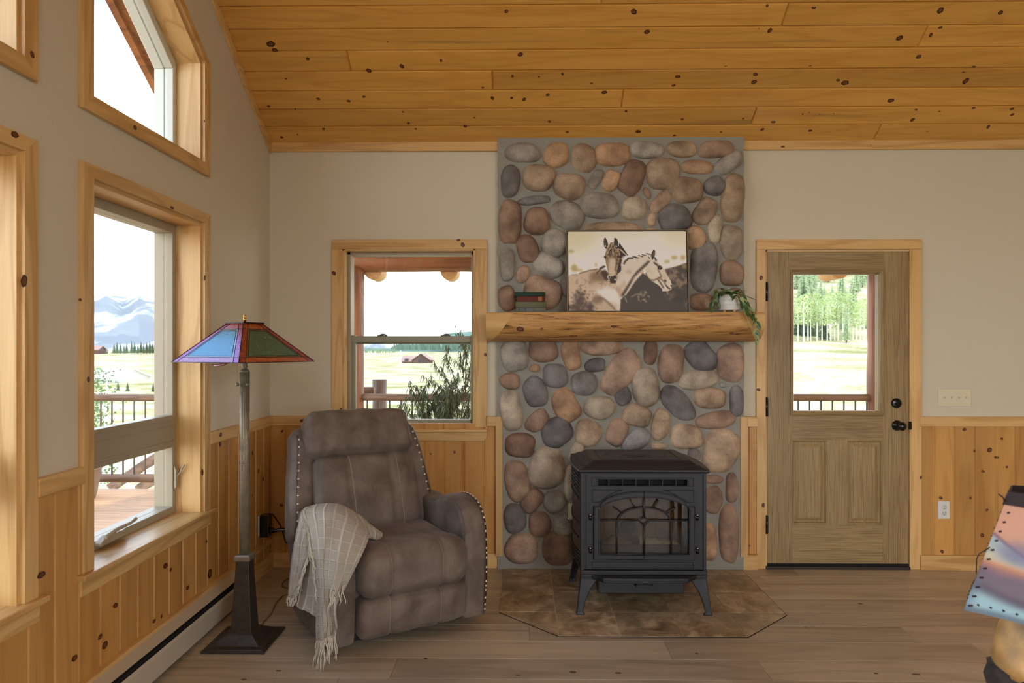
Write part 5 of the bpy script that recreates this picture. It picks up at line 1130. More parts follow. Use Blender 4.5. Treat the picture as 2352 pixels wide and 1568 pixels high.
for k in range(4):
    A, B = corner(k, RB, SB), corner(k+1, RB, SB); C_, D_ = corner(k, RT, STp), corner(k+1, RT, STp)
    Wb, Wt = (B-A).length, (D_-C_).length; nrm_ = (B-A).cross(C_-A).normalized()
    if nrm_.dot(A-Vector((LC[0], LC[1], SB))) < 0: nrm_ = -nrm_
    def PP(off, t, side):       # off metres from the side edge at height fraction t (0 bottom, 1 top)
        L0 = A+(C_-A)*t; R0 = B+(D_-B)*t; W_ = (R0-L0).length; u = off/W_ if side == 0 else 1-off/W_; return L0+(R0-L0)*u
    bw, rw = .036, .013; t1, t2, t3, t4 = .125, .165, .80, .845
    def cell(p, mat_): smb.add([x+nrm_*.0 for x in p], [(0, 1, 2, 3)], mat_)
    # rows: bottom band, lower ripple, centre, upper ripple, top band
    cell([PP(0, 0, 0), PP(bw, 0, 0), PP(bw, t1, 0), PP(0, t1, 0)], 0); cell([PP(bw, 0, 1), PP(0, 0, 1), PP(0, t1, 1), PP(bw, t1, 1)], 0); cell([PP(bw, 0, 0), PP(bw, 0, 1), PP(bw, t1, 1), PP(bw, t1, 0)], 1)
    tb = .90
    cell([PP(0, t1, 0), PP(bw, t1, 0), PP(bw*.8, t4, 0), PP(0, t4, 0)], 0); cell([PP(bw, t1, 1), PP(0, t1, 1), PP(0, t4, 1), PP(bw*.8, t4, 1)], 0)
    cell([PP(bw, t1, 0), PP(bw, t1, 1), PP(bw+rw, t2, 1), PP(bw+rw, t2, 0)], 3); cell([PP(bw, t1, 0), PP(bw+rw, t2, 0), PP(bw*.8+rw, t3, 0), PP(bw*.8, t4, 0)], 3); cell([PP(bw+rw, t2, 1), PP(bw, t1, 1), PP(bw*.8, t4, 1), PP(bw*.8+rw, t3, 1)], 3)
    cell([PP(bw*.8+rw, t3, 0), PP(bw*.8+rw, t3, 1), PP(bw*.8, t4, 1), PP(bw*.8, t4, 0)], 3); cell([PP(bw+rw, t2, 0), PP(bw+rw, t2, 1), PP(bw*.8+rw, t3, 1), PP(bw*.8+rw, t3, 0)], 2)
    cell([PP(0, t4, 0), PP(bw*.8, t4, 0), PP(bw*.8, 1, 0), PP(0, 1, 0)], 0); cell([PP(bw*.8, t4, 1), PP(0, t4, 1), PP(0, 1, 1), PP(bw*.8, 1, 1)], 0); cell([PP(bw*.8, t4, 0), PP(bw*.8, t4, 1), PP(bw*.8, 1, 1), PP(bw*.8, 1, 0)], 1)
    for p in ([PP(0, 0, 0), PP(0, 0, 1)], [PP(0, t1, 0), PP(0, t1, 1)], [PP(0, t4, 0), PP(0, t4, 1)], [PP(0, 1, 0), PP(0, 1, 1)], [PP(0, 0, 0), PP(0, 1, 0)], [PP(bw, 0, 0), PP(bw, t1, 0), PP(bw*.8, t4, 0), PP(bw*.8, 1, 0)], [PP(bw, 0, 1), PP(bw, t1, 1), PP(bw*.8, t4, 1), PP(bw*.8, 1, 1)],
              [PP(bw+rw, t2, 0), PP(bw+rw, t2, 1), PP(bw*.8+rw, t3, 1), PP(bw*.8+rw, t3, 0), PP(bw+rw, t2, 0)]):
        r_ = .0022 if p[0] == PP(0, 0, 0) else .0012
        for a, c_ in zip(p[:-1], p[1:]): lead.tube([a+nrm_*.0004, c_+nrm_*.0004], r_, 6)
bpy.data.objects.remove(sh)
shade = smb.build('lamp_shade', ['g_red', 'g_org', 'g_grn', 'g_rip'], fl, fix=False)
lead.build('leading', 'lead', shade)
mb = MB(); v = []
for z_ in (STp, STp+.006):
    v += [corner(k, RT+.010, z_) for k in range(4)]
mb.add(v, [(0, 1, 5, 4), (1, 2, 6, 5), (2, 3, 7, 6), (3, 0, 4, 7), (4, 5, 6, 7), (3, 2, 1, 0)]); mb.build('shade_cap', 'lead', fl)
mb = MB(); mb.lathe([(.004, STp), (.004, STp+.012), (.008, STp+.014), (.006, STp+.020), (.0075, STp+.030), (.004, STp+.033), (.009, STp+.038), (.008, STp+.042), (0, STp+.043)], (LC[0], LC[1], 0), 20); mb.build('finial', 'brass', fl)
for dx in (-.024, .024):
    mb = MB(); zb_ = 1.42-(884-800)/F*3.25; mb.tube([(LC[0]+dx, LC[1]-.03, 1.42), (LC[0]+dx, LC[1]-.03, zb_+.008)], .0008, 5); mb.lathe([(.001, zb_+.010), (.007, zb_+.006), (.009, zb_), (.007, zb_-.006), (.001, zb_-.009)], (LC[0]+dx, LC[1]-.03, 0), 14); mb.build('pull_chain', 'bronze', fl)
mb = MB(); mb.tube([onY(486, 838, 3.28), onY(500, 839.5, 3.26), onY(515, 836, 3.25), onY(530, 828, 3.25)], [.003, .006, .007, .005], 8); mb.build('inner_glass_drop', 'g_org', fl)
M['cord'] = plain('gold brown lamp cord', (120, 96, 50), .6)
mb = MB(); cp = [(LC[0]+.03, LC[1]+.14, .006)]+[tuple(onZ(x, y, .006)) for x, y in ((605, 1428), (622, 1410), (632, 1388), (645, 1372), (662, 1364))]+[(-1.16, 4.05, .006), (-1.40, 4.02, .006), (-1.42, 4.2, .006), (-1.2, 4.25, .006)]
fine = []
for i in range(len(cp)-1):
    a0, p0_, p1_, a3 = [Vector(cp[max(0, min(len(cp)-1, i+k))]) for k in (-1, 0, 1, 2)]
    for s_ in range(6): t = s_/6; fine.append(.5*((2*p0_)+(-a0+p1_)*t+(2*a0-5*p0_+4*p1_-a3)*t*t+(-a0+3*p0_-3*p1_+a3)*t**3))
mb.tube(fine, .0035, 6); mb.build('cord', 'cord', fl)
# ================================================================ TABLE LAMP (right foreground) on a low end table
TL = (1.333, 1.76); zB, zT, rB, rT = .749, 1.030, .196, .092
tl = empty('table_lamp', (TL[0], TL[1], .44)); tag(tl, 'blurred table lamp at the right edge with painted laced shade on a wooden log base', 'lamp')
R = Raster(240, 150, 0, 0, 1, 1, (214, 160, 134)); nA = rastnoise(150, 240, 40, 8); nB = rastnoise(150, 240, 14, 9); U_ = R.X; V_ = R.Y
def band(m_, c, soft=2, al=1): R.put(m_.astype(float), c, soft, al)
U6 = (U_*5) % 1; ridge = .30+.20*np.clip(U6*1.6, 0, 1)-.16*np.clip(U6-.62, 0, 1)+.03*(nA-.5)
band(V_ > ridge-.012, (120, 84, 104), 1); band(V_ > ridge+.008, (168, 182, 188), 1); band((V_ > ridge+.08+.05*nA), (210, 204, 176), 4)
band(((U6-.42)/.28)**2+((V_-.44)/.10)**2 < 1, (120, 120, 150), 5, .7)
band(V_ > .56+.06*(nA-.5)+.10*U6-.04, (214, 150, 104), 3); band(V_ > .60+.07*(nA-.5)+.10*U6-.04, (156, 112, 118), 4); band(V_ > .64+.07*(nB-.5)+.08*U6-.03, (118, 104, 116), 3)
band(V_ > .72+.10*np.sin(U6*3.0)+.04*(nB-.5), (84, 74, 90), 3); band(V_ > .78+.10*np.sin(U6*3.0)+.03*(nB-.5), (160, 196, 206), 4); band(V_ > .955, (92, 108, 124), 2, .8); band((U6 < .06) & (V_ > .7), (104, 120, 134), 2, .6)
pc = np.clip(R.im, 0, 255)/255; pc = np.where(pc <= .04045, pc/12.92, ((pc+.055)/1.055)**2.4)
n = newmat('painted rawhide shade'); M['rawhide'] = n[0]; b = n[2]; at = N(n[1], 'ShaderNodeAttribute', attribute_name='paint'); n[1].links.new(at.outputs['Color'], b.inputs['Base Color']); b.inputs['Roughness'].default_value = .6
mb = MB(); WW, HH = 240, 150; vs = []
PH0 = math.radians(178)
def hexp(u, v):
    u = (u % 1)*5; k = int(u); f = u-k; r_ = rT+(rB-rT)*v; z_ = zT+(zB-zT)*v; a0, a1 = PH0+k*math.pi*.4, PH0+(k+1)*math.pi*.4
    return Vector((TL[0]+r_*(math.cos(a0)*(1-f)+math.cos(a1)*f), TL[1]+r_*(math.sin(a0)*(1-f)+math.sin(a1)*f), z_+.006*math.sin(math.pi*f)*v))
for j in range(HH):
    for i in range(WW): vs.append(hexp(i/WW, j/(HH-1)))
mb.add(vs, [(j*WW+i, j*WW+(i+1) % WW, (j+1)*WW+(i+1) % WW, (j+1)*WW+i) for j in range(HH-1) for i in range(WW)]); mb.c = np.concatenate([pc.reshape(-1, 3), np.ones((WW*HH, 1))], 1)
shd = mb.build('lamp_shade', 'rawhide', tl, fix=False, solid=.002)
M['lace'] = plain('dark leather lacing', (44, 30, 30), .6)
for k in range(5):
    mb = MB()
    for q in range(11):
        v = .10+q*.085
        for off in (.10/(.35+v), ):
            p = hexp((k+off*.55)/5, v); o_ = (p-Vector((TL[0], TL[1], p.z))).normalized()*.0015; d_ = (hexp((k+off*.55+.03)/5, v-.006)-p); mb.tube([p+o_-d_*.5, p+o_+d_*.9], .0024, 5)
    for q in range(7):
        p = hexp((k+.12+q*.125)/5, .93); o_ = (p-Vector((TL[0], TL[1], p.z))).normalized()*.0015; d_ = hexp((k+.12+q*.125+.02)/5, .935)-p; mb.tube([p+o_-d_*.5, p+o_+d_*.5], .0026, 5)
    mb.build('lacing', 'lace', shd)
mb = MB()
for z_, dr_ in ((zT, 0),): 
    v_ = []
    for zz, rr_ in ((zT-.008, rT+.010), (zT+.024, rT-.006), (zT+.026, rT-.012), (zT-.008, rT+.001)): v_ += [(TL[0]+rr_*math.cos(PH0+k*math.pi*.4), TL[1]+rr_*math.sin(PH0+k*math.pi*.4), zz) for k in range(5)]
    mb.add(v_, [(5*j+k, 5*j+(k+1) % 5, 5*((j+1) % 4)+(k+1) % 5, 5*((j+1) % 4)+k) for j in range(4) for k in range(5)])
mb.tube([(TL[0]-rT-.006, TL[1], zT), (TL[0]-rT-.014, TL[1]-.004, zT+.012), (TL[0]-rT-.022, TL[1], zT+.018)], .002, 5); mb.build('top_band', 'lace', shd)
mb = MB(); lc = [hexp(.004, .42), hexp(.004, .42)+Vector((-.028, 0, -.018)), hexp(.004, .42)+Vector((-.034, 0, -.030)), hexp(0, .66)+Vector((-.006, 0, 0))]; mb.tube(lc, .0014, 5); mb.build('loose_lace', 'lace', shd)
M['logbase'] = plain('gnarled honey log', (180, 140, 84), .4, var=.55, vscale=14, bump=.3, bscale=30); M['bark'] = plain('dark bark', (56, 48, 46), .8, var=.4, vscale=40, bump=1, bscale=90)
mb = MB(); mb.lathe([(.100, .592), (.102, .62), (.088, .66), (.076, .70), (.068, .74), (.06, .78), (.02, .79)], (TL[0]-.008, TL[1], 0), 28, mod=lambda t, h: 1+.10*math.sin(2*t+h*22)+.06*math.sin(3*t+1)); mb.build('log_body', 'logbase', tl)
mb = MB(); mb.lathe([(.10, .44), (.118, .45), (.112, .52), (.120, .57), (.116, .60), (.08, .61)], (TL[0], TL[1], 0), 30, mod=lambda t, h: 1+.05*math.sin(5*t)+.04*math.sin(9*t+h*80)); mb.build('bark_foot', 'bark', tl)
mb = MB(); mb.lathe([(.008, .80), (.008, 1.03)], (TL[0], TL[1], 0), 10); mb.tube([(TL[0]-rT, TL[1], zT-.008), (TL[0]+rT, TL[1], zT-.008)], .002, 5); mb.build('stem', 'bronze', tl)
et = empty('end_table', (TL[0]+.12, TL[1], 0)); tag(et, 'pine end table carrying the blurred foreground lamp, below the right edge of view', 'table')
mb = MB(); mb.box(TL[0]-.105, TL[0]+.40, TL[1]-.24, TL[1]+.12, .41, .44, 0, .3); mb.build('tabletop', ['pineX'], et, bevel=.006)
for sx_ in (-.08, .36):
    for sy_ in (-.21, .07): mb = MB(); mb.box(TL[0]+sx_, TL[0]+sx_+.03, TL[1]+sy_, TL[1]+sy_+.03, 0, .41, 0, .3); mb.build('leg', 'pineZ', et, bevel=.003)
# ================================================================ RECLINER
rc = empty('recliner', (-.503, 3.25, 0), math.radians(32.3)); tag(rc, 'brown grey suede recliner with nailhead trim and a throw on its arm', 'armchair')
def suede(name, seam=None):
    m_, n_, b_ = newmat(name); l_ = n_.links.new; t_ = N(n_, 'ShaderNodeTexCoord')
    z_ = N(n_, 'ShaderNodeTexNoise'); z_.inputs['Scale'].default_value = 7; z_.inputs['Detail'].default_value = 5; z_.inputs['Distortion'].default_value = .5; l_(t_.outputs['Object'], z_.inputs['Vector'])
    cr_ = N(n_, 'ShaderNodeValToRGB'); e_ = cr_.color_ramp.elements; e_[0].position = .34; e_[0].color = lin((92, 80, 71)); e_[1].position = .68; e_[1].color = lin((124, 112, 102)); l_(z_.outputs['Fac'], cr_.inputs[0]); out_ = cr_.outputs[0]
    if seam:
        sp = N(n_, 'ShaderNodeSeparateXYZ'); l_(t_.outputs['Object'], sp.inputs[0])
        ab = N(n_, 'ShaderNodeMath', operation='ABSOLUTE'); l_(sp.outputs[0], ab.inputs[0]); sb = N(n_, 'ShaderNodeMath', operation='SUBTRACT'); sb.inputs[1].default_value = seam+.007; l_(ab.outputs[0], sb.inputs[0]); a2_ = N(n_, 'ShaderNodeMath', operation='ABSOLUTE'); l_(sb.outputs[0], a2_.inputs[0])
        lt = N(n_, 'ShaderNodeMath', operation='LESS_THAN'); lt.inputs[1].default_value = .0011; l_(a2_.outputs[0], lt.inputs[0])
        sm = N(n_, 'ShaderNodeMath', operation='ADD'); l_(sp.outputs[2], sm.inputs[0]); l_(sp.outputs[1], sm.inputs[1]); ml_ = N(n_, 'ShaderNodeMath', operation='MULTIPLY'); ml_.inputs[1].default_value = 900; l_(sm.outputs[0], ml_.inputs[0]); sn = N(n_, 'ShaderNodeMath', operation='SINE'); l_(ml_.outputs[0], sn.inputs[0]); gt = N(n_, 'ShaderNodeMath', operation='GREATER_THAN'); gt.inputs[1].default_value = -.5; l_(sn.outputs[0], gt.inputs[0])
        mm_ = N(n_, 'ShaderNodeMath', operation='MULTIPLY'); l_(lt.outputs[0], mm_.inputs[0]); l_(gt.outputs[0], mm_.inputs[1]); mx_ = N(n_, 'ShaderNodeMix', data_type='RGBA'); l_(mm_.outputs[0], mx_.inputs[0]); l_(out_, mx_.inputs[6]); mx_.inputs[7].default_value = lin((176, 156, 134)); out_ = mx_.outputs[2]
    l_(out_, b_.inputs['Base Color']); b_.inputs['Roughness'].default_value = .62; b_.inputs['Sheen Weight'].default_value = .12; b_.inputs['Sheen Roughness'].default_value = .4; b_.inputs['Specular IOR Level'].default_value = .35
    z2_ = N(n_, 'ShaderNodeTexNoise'); z2_.inputs['Scale'].default_value = 38; z2_.inputs['Detail'].default_value = 7; l_(t_.outputs['Object'], z2_.inputs['Vector']); bp_ = N(n_, 'ShaderNodeBump'); bp_.inputs['Strength'].default_value = .4; bp_.inputs['Distance'].default_value = .007
    mpw = N(n_, 'ShaderNodeMapping'); mpw.inputs['Scale'].default_value = (22, 9, 5); zw = N(n_, 'ShaderNodeTexNoise'); zw.inputs['Scale'].default_value = 1; zw.inputs['Detail'].default_value = 3; zw.inputs['Distortion'].default_value = .6; l_(t_.outputs['Object'], mpw.inputs[0]); l_(mpw.outputs[0], zw.inputs['Vector']); zs = N(n_, 'ShaderNodeMath', operation='MULTIPLY_ADD'); zs.inputs[1].default_value = 1.6; l_(zw.outputs['Fac'], zs.inputs[0]); l_(z2_.outputs['Fac'], zs.inputs[2]); l_(zs.outputs[0], bp_.inputs['Height']); l_(bp_.outputs[0], b_.inputs['Normal'])
    return m_
M['suede'] = suede('brown grey suede'); M['suede_s'] = suede('stitched suede', .125)
def cushion(name, c, h, r, puff, parent, mat='suede', n=34, seams=(), groove=.008, deform=None, wrinkle=.003, wseed=0):
    """rounded, puffed box; seams run front/top at x positions"""
    bm = bmesh.new(); pts = {}
    def key(i, j, k): return (i, j, k)
    def V(i, j, k):
        kk = (i, j, k)
        if kk in pts: return pts[kk]
        p = Vector((i/n*2-1, j/n*2-1, k/n*2-1)); q = Vector((p.x*h[0], p.y*h[1], p.z*h[2]))
        inn = Vector([max(-(h[a]-r), min(h[a]-r, q[a])) for a in range(3)]); d_ = q-inn
        nn_ = d_.normalized() if d_.length > 1e-9 else Vector((0, 0, 0)); o_ = inn+nn_*r if d_.length > 1e-9 else q
        u = [1-(q[a]/h[a])**2 for a in range(3)]
        o_ = o_+Vector((math.copysign(puff[0], q.x)*(abs(q.x)/h[0])**3*u[1]*u[2], math.copysign(puff[1], q.y)*(abs(q.y)/h[1])**3*u[0]*u[2], math.copysign(puff[2], q.z)*(abs(q.z)/h[2])**3*u[0]*u[1]))
        for s_ in seams:
            g_ = groove*math.exp(-((o_.x-s_)/.007)**2); o_ = o_-nn_*g_ if abs(nn_.x) < .9 else o_
            pl_g = .010*math.exp(-((abs(o_.x-s_)-.05)/.05)**2); o_ = o_+nn_*pl_g*.5 if abs(nn_.x) < .5 else o_
        w_ = mnoise.noise(Vector((o_.x*16+wseed, o_.y*7, o_.z*7+wseed)))*wrinkle+mnoise.noise(Vector((o_.x*5, o_.y*5+wseed, o_.z*5)))*wrinkle*1.6
        o_ = o_+nn_*w_
        if deform: o_ = deform(o_)
        pts[kk] = bm.verts.new(o_+Vector(c)); return pts[kk]
    for a in range(n):
        for b_ in range(n):
            for f in ([(a, b_, 0), (a, b_+1, 0), (a+1, b_+1, 0), (a+1, b_, 0)], [(a, b_, n), (a+1, b_, n), (a+1, b_+1, n), (a, b_+1, n)], [(a, 0, b_), (a+1, 0, b_), (a+1, 0, b_+1), (a, 0, b_+1)], [(a, n, b_), (a, n, b_+1), (a+1, n, b_+1), (a+1, n, b_)], [(0, a, b_), (0, a, b_+1), (0, a+1, b_+1), (0, a+1, b_)], [(n, a, b_), (n, a+1, b_), (n, a+1, b_+1), (n, a, b_+1)]):
                fc = bm.faces.new([V(*x) for x in f]); fc.smooth = True
    me = bpy.data.meshes.new(name); bm.to_mesh(me); bm.free(); me.materials.append(M[mat])
    o = bpy.data.objects.new(name, me); COL.objects.link(o); o.parent = parent; return o
SM = .125
# seat: front roll, dip behind it, rising towards the back
def d_seat(p):
    t = (p.y+.31)/.62; top = max(0, min(1, (p.z+.02)/.10))
    p.z += top*(.012*math.exp(-((t-.14)/.16)**2)-.022*math.exp(-((t-.48)/.2)**2)*(1-(p.x/.3)**2)+.0*t); 
    p.x *= 1+.015*math.sin(math.pi*min(1, max(0, (p.z+.1)/.2))); return p
cushion('seat_cushion', (.010, .285, .366), (.284, .31, .108), .072, (.0, .012, .014), rc, 'suede_s', 40, (-SM, SM), .009, d_seat, .003, 1)
def d_foot(p): p.y += .02*(-(p.z/.09))*.5; return p
cushion('footrest_panel', (.010, .065, .166), (.281, .062, .093), .035, (0, .016, .004), rc, 'suede_s', 36, (-SM, SM), .007, d_foot, .004, 5)
# reclined back
LA = math.atan2(.24, .60); BA, BB = math.cos(LA), math.sin(LA); BO = (0, .575, .43)
def lean(p): return Vector((p.x, BO[1]+p.y*BA+p.z*BB-0, BO[2]-p.y*BB+p.z*BA))
def mk(cx, cn, ct, f=None):
    def g(p):
        q = Vector((p.x+cx, p.y+cn, p.z+ct))
        if f: q = f(q)
        return lean(q)
    return g
def f_back(q):
    t = q.z/.42; q.x *= 1+.045*math.sin(math.pi*min(1, max(0, t)))-.02*max(0, 1-t*2); return q
cushion('back_cushion', (0, 0, 0), (.285, .085, .225), .07, (0, .022, .01), rc, 'suede_s', 40, (-SM+.01, SM-.01), .008, mk(-.028, -.045, .195, f_back), .004, 9)
def f_head(q):
    ov = max(0, min(1, (q.z-.40)/.1)); q.y -= .012; w_ = 1-max(0, (q.z-.52)/.14)*.05; q.x *= w_
    g_ = max(0, 1-abs(q.z-.425)/.10); q.y += .006*g_*math.sin(q.x*70)*math.cos(q.x*23); return q
cushion('headrest_cushion', (0, 0, 0), (.300, .096, .124), .046, (.0, .014, .008), rc, 'suede', 40, (), 0, mk(-.050, -.055, .522, f_head), .005, 13)
# outer back shell
def f_shell(q): q.x *= 1-.22*max(0, q.z/.6)**1.5; q.y += .0; return q
cushion('back_shell', (0, 0, 0), (.395, .075, .375), .06, (0, .02, 0), rc, 'suede', 22, (), 0, mk(-.035, .105, .225, f_shell), .003, 17)
nails = []
def wing_f(sgn):
    def f(q):
        t = max(0, min(1, (q.z+.02)/.60)); q.x -= sgn*(.060*t**1.3); q.y += .020*(1-t)-.035*math.sin(math.pi*t)*.6+.02*max(0, t-.85)/.15; return q
    return f
for sgn in (-1, 1):
    W_ = cushion('back_wing', (0, 0, 0), (.062, .095, .300), .042, (.006, .006, 0), rc, 'suede', 26, (), 0, mk(sgn*.350-.040, .035, .290, wing_f(sgn)), .003, 21+sgn)
    st = MB(); path = []
    for k in range(30):
        q = wing_f(sgn)(Vector((sgn*(.350+.030)-.040, .035-.095+.0015, .02+.52*k/29))); path.append(lean(q))
    vs_ = []
    for p in path: vs_ += [p+Vector((-.011, -.001, 0)), p+Vector((.011, -.001, 0))]
    st.add(vs_, [(2*k, 2*k+1, 2*k+3, 2*k+2) for k in range(29)], 0, 0, True); st.build('trim_strip', M.setdefault('strip', plain('dark brown trim strip', (72, 54, 46), .45)), W_, fix=False, solid=.003, world=False)
    for k in range(12): q = wing_f(sgn)(Vector((sgn*.380-.040, .035-.095, .045+.47*k/11))); nails.append((lean(q)+Vector((0, -.003, 0)), Vector((0, -BA, .3)), W_))
# arms
def arm_outline():
    P = [(.70, .05), (.70, .30), (.70, .56), (.62, .592), (.52, .590), (.42, .602), (.32, .634), (.23, .646), (.15, .632), (.085, .590), (.048, .52), (.034, .42), (.032, .30), (.040, .18), (.050, .09), (.060, .05)]
    out = []
    for i in range(len(P)-1):
        a0, p0_, p1_, a3 = [Vector(P[max(0, min(len(P)-1, i+k))]) for k in (-1, 0, 1, 2)]
        for s_ in range(5): t = s_/5; out.append(.5*((2*p0_)+(-a0+p1_)*t+(2*a0-5*p0_+4*p1_-a3)*t*t+(-a0+3*p0_-3*p1_+a3)*t**3))
    out.append(Vector(P[-1])); return out
AO = arm_outline(); KA = len(AO)
def inward(i):
    d_ = AO[min(i+1, KA-1)]-AO[max(i-1, 0)]; d_.normalize(); nv = Vector((-d_.y, d_.x)); c_ = Vector((.36, .30)); return nv if nv.dot(c_-AO[i]) > 0 else -nv
for sgn in (-1, 1):
    mb = MB(); NW = 17; vs_ = []; hw = .069; AX = .354 if sgn > 0 else .345; xc = sgn*AX
    for j in range(NW):
        w_ = -1+2*j/(NW-1); w_ = math.copysign(abs(w_)**.6, w_); ins = .030*(1-math.sqrt(max(0, 1-abs(w_)**2.6)))
        for i in range(KA):
            p = AO[i]+inward(i)*ins; wr = mnoise.noise(Vector((p.x*9, p.y*9, w_*1.5+sgn*5)))*.004
            vs_.append((xc+hw*w_*(1+.03*math.sin(p.y*8)), p.x+wr, p.y+wr*.5))
    mb.add(vs_, [(j*KA+i, j*KA+i+1, (j+1)*KA+i+1, (j+1)*KA+i) for j in range(NW-1) for i in range(KA-1)], 0, 0, True)
    mb.add([vs_[i] for i in range(KA)], [tuple(range(KA))]); mb.add([vs_[(NW-1)*KA+i] for i in range(KA)], [tuple(range(KA-1, -1, -1))]); mb.add([vs_[j*KA+KA-1] for j in range(NW)]+[vs_[j*KA] for j in range(NW-1, -1, -1)], [tuple(range(2*NW))])
    A_ = mb.build('arm', 'suede', rc, world=False)
    # strip and nailheads near the outer edge
    st = MB(); vs_ = []; cum = 0; xs_ = sgn*(AX+.054); i0 = 22
    for i in range(i0, KA):
        nn_ = -inward(i); 
        for dx in (-.010, .010):
            wq = min(1, abs(abs(xs_+dx)-AX)/hw); ins = .030*(1-math.sqrt(max(0, 1-wq**2.6))); p = AO[i]-nn_*(ins-.0025); vs_.append((xs_+dx, p.x, p.y))
    nI = KA-i0; st.add(vs_, [(2*k, 2*k+1, 2*k+3, 2*k+2) for k in range(nI-1)], 0, 0, True); st.build('trim_strip', 'strip', A_, fix=False, solid=.002, world=False)
    # piping on the inner edge
    pp = MB(); pp.tube([(sgn*(AX-.062), (AO[i]+inward(i)*.014).x, (AO[i]+inward(i)*.014).y) for i in range(20, KA)], .0028, 6); pp.build('piping', 'suede', A_, world=False)
    dist = 0; nxt = .02
    for i in range(i0+1, KA):
        seg_ = (AO[i]-AO[i-1]).length; dist += seg_
        if dist >= nxt:
            nn_ = -inward(i); wq = .054/hw; ins = .030*(1-math.sqrt(1-wq**2.6)); p = AO[i]-nn_*(ins-.004); nails.append((Vector((xs_, p.x, p.y)), Vector((sgn*.35, nn_.x, nn_.y)), A_)); nxt += .034
hm = MB(); hm.lathe([(.0078, 0), (.0073, .003), (.0053, .0053), (.0025, .0065), (0, .0068)], (0, 0, 0), 12)
n0 = hm.build('nailhead', 'nickel', world=False, fix=True); first = True
for p, nn_, par in nails:
    o = n0 if first else n0.copy()
    if not first: COL.objects.link(o)
    first = False; o.parent = par; o.location = p; o.rotation_euler = nn_.normalized().to_track_quat('Z', 'Y').to_euler()
mb = MB(); mb.box(-.345, .345, .14, .72, .03, .14); mb.box(-.24, .24, .09, .15, .05, .09); mb.build('base_frame', M.setdefault('under', plain('black recliner mechanism', (22, 20, 20), .7)), rc, world=False)
for sx_ in (-.24, .24):
    for sy_ in (.26, .62): mb = MB(); mb.lathe([(.02, 0), (.022, .008), (.018, .032)], (sx_, sy_, 0), 14); mb.build('foot', 'under', rc, world=False)
# lower side panels under the arms are part of the arm outline; inner seat sides
cushion('inner_side', (0, .40, .24), (.272, .30, .16), .02, (0, 0, 0), rc, 'suede', 8)
# ================================================================ THROW
tb_ = empty('throw_blanket', (-.93, 3.25, .0)); tag(tb_, 'cream woven throw with fringed ends draped over the recliner arm', 'blanket')
def patch(ctrl, nu, nv):
    G_ = [[onY(*c_) for c_ in row_] for row_ in ctrl]; R_, C_ = len(G_), len(G_[0])
    def cr1(P, t):
        t = t*(len(P)-1); i = min(int(t), len(P)-2); t -= i; a0, p0_, p1_, a3 = [P[max(0, min(len(P)-1, i+k))] for k in (-1, 0, 1, 2)]
        return .5*((2*p0_)+(-a0+p1_)*t+(2*a0-5*p0_+4*p1_-a3)*t*t+(-a0+3*p0_-3*p1_+a3)*t**3)
    return lambda u, v: cr1([cr1(r_, u) for r_ in G_], v)
S1 = [[(700,1166,3.38),(735,1157,3.35),(775,1157,3.33),(805,1170,3.35),(826,1186,3.42)],
      [(692,1180,3.28),(728,1173,3.23),(770,1174,3.20),(815,1195,3.22),(846,1220,3.28)],
      [(706,1210,3.18),(732,1206,3.13),(766,1206,3.12),(808,1218,3.12),(846,1238,3.16)],
      [(714,1258,3.12),(736,1256,3.05),(760,1258,3.02),(795,1268,3.02),(832,1272,3.06)],
      [(722,1305,3.13),(738,1306,3.05),(756,1308,3.01),(785,1313,3.00),(812,1312,3.03)],
      [(727,1350,3.08),(739,1352,3.02),(752,1352,2.99),(772,1355,2.99),(793,1350,3.01)],
      [(727,1395,3.05),(738,1396,3.00),(749,1397,2.99),(761,1397,3.01),(772,1394,2.99)],
      [(726,1440,3.04),(738,1440,3.00),(750,1441,2.99),(763,1440,3.01),(774,1436,2.99)],
      [(727,1470,3.04),(738,1468,3.00),(750,1464,2.99),(763,1458,3.01),(772,1450,2.99)]]
S2 = [[(692,1176,3.32),(703,1172,3.29),(715,1171,3.26),(728,1172,3.24)],
      [(683,1215,3.30),(695,1213,3.24),(708,1214,3.20),(725,1222,3.16)],
      [(674,1260,3.31),(686,1260,3.25),(700,1262,3.22),(716,1262,3.18)],
      [(668,1305,3.30),(679,1305,3.23),(692,1302,3.21),(704,1293,3.17)],
      [(664,1345,3.29),(673,1345,3.22),(685,1342,3.21),(697,1322,3.18)],
      [(662,1368,3.28),(667,1370,3.23),(674,1372,3.22),(682,1366,3.20)]]
S3 = [[(690,1270,3.29),(705,1262,3.23),(720,1262,3.17),(732,1265,3.13)],
      [(690,1320,3.28),(704,1318,3.22),(718,1318,3.16),(730,1318,3.12)],
      [(680,1370,3.27),(696,1372,3.22),(712,1372,3.16),(729,1372,3.11)],
      [(676,1385,3.26),(688,1398,3.20),(704,1403,3.15),(728,1418,3.10)]]
S4 = [[(812,1178,3.43),(828,1184,3.44),(846,1200,3.46),(862,1214,3.47),(876,1222,3.47)],
      [(822,1196,3.34),(838,1200,3.36),(852,1210,3.38),(866,1216,3.41),(878,1226,3.43)],
      [(834,1214,3.31),(846,1216,3.34),(858,1222,3.36),(868,1226,3.38),(876,1234,3.40)],
      [(840,1232,3.32),(850,1236,3.34),(858,1238,3.36),(866,1240,3.375),(872,1241,3.38)]]
mb = MB(); cl = []
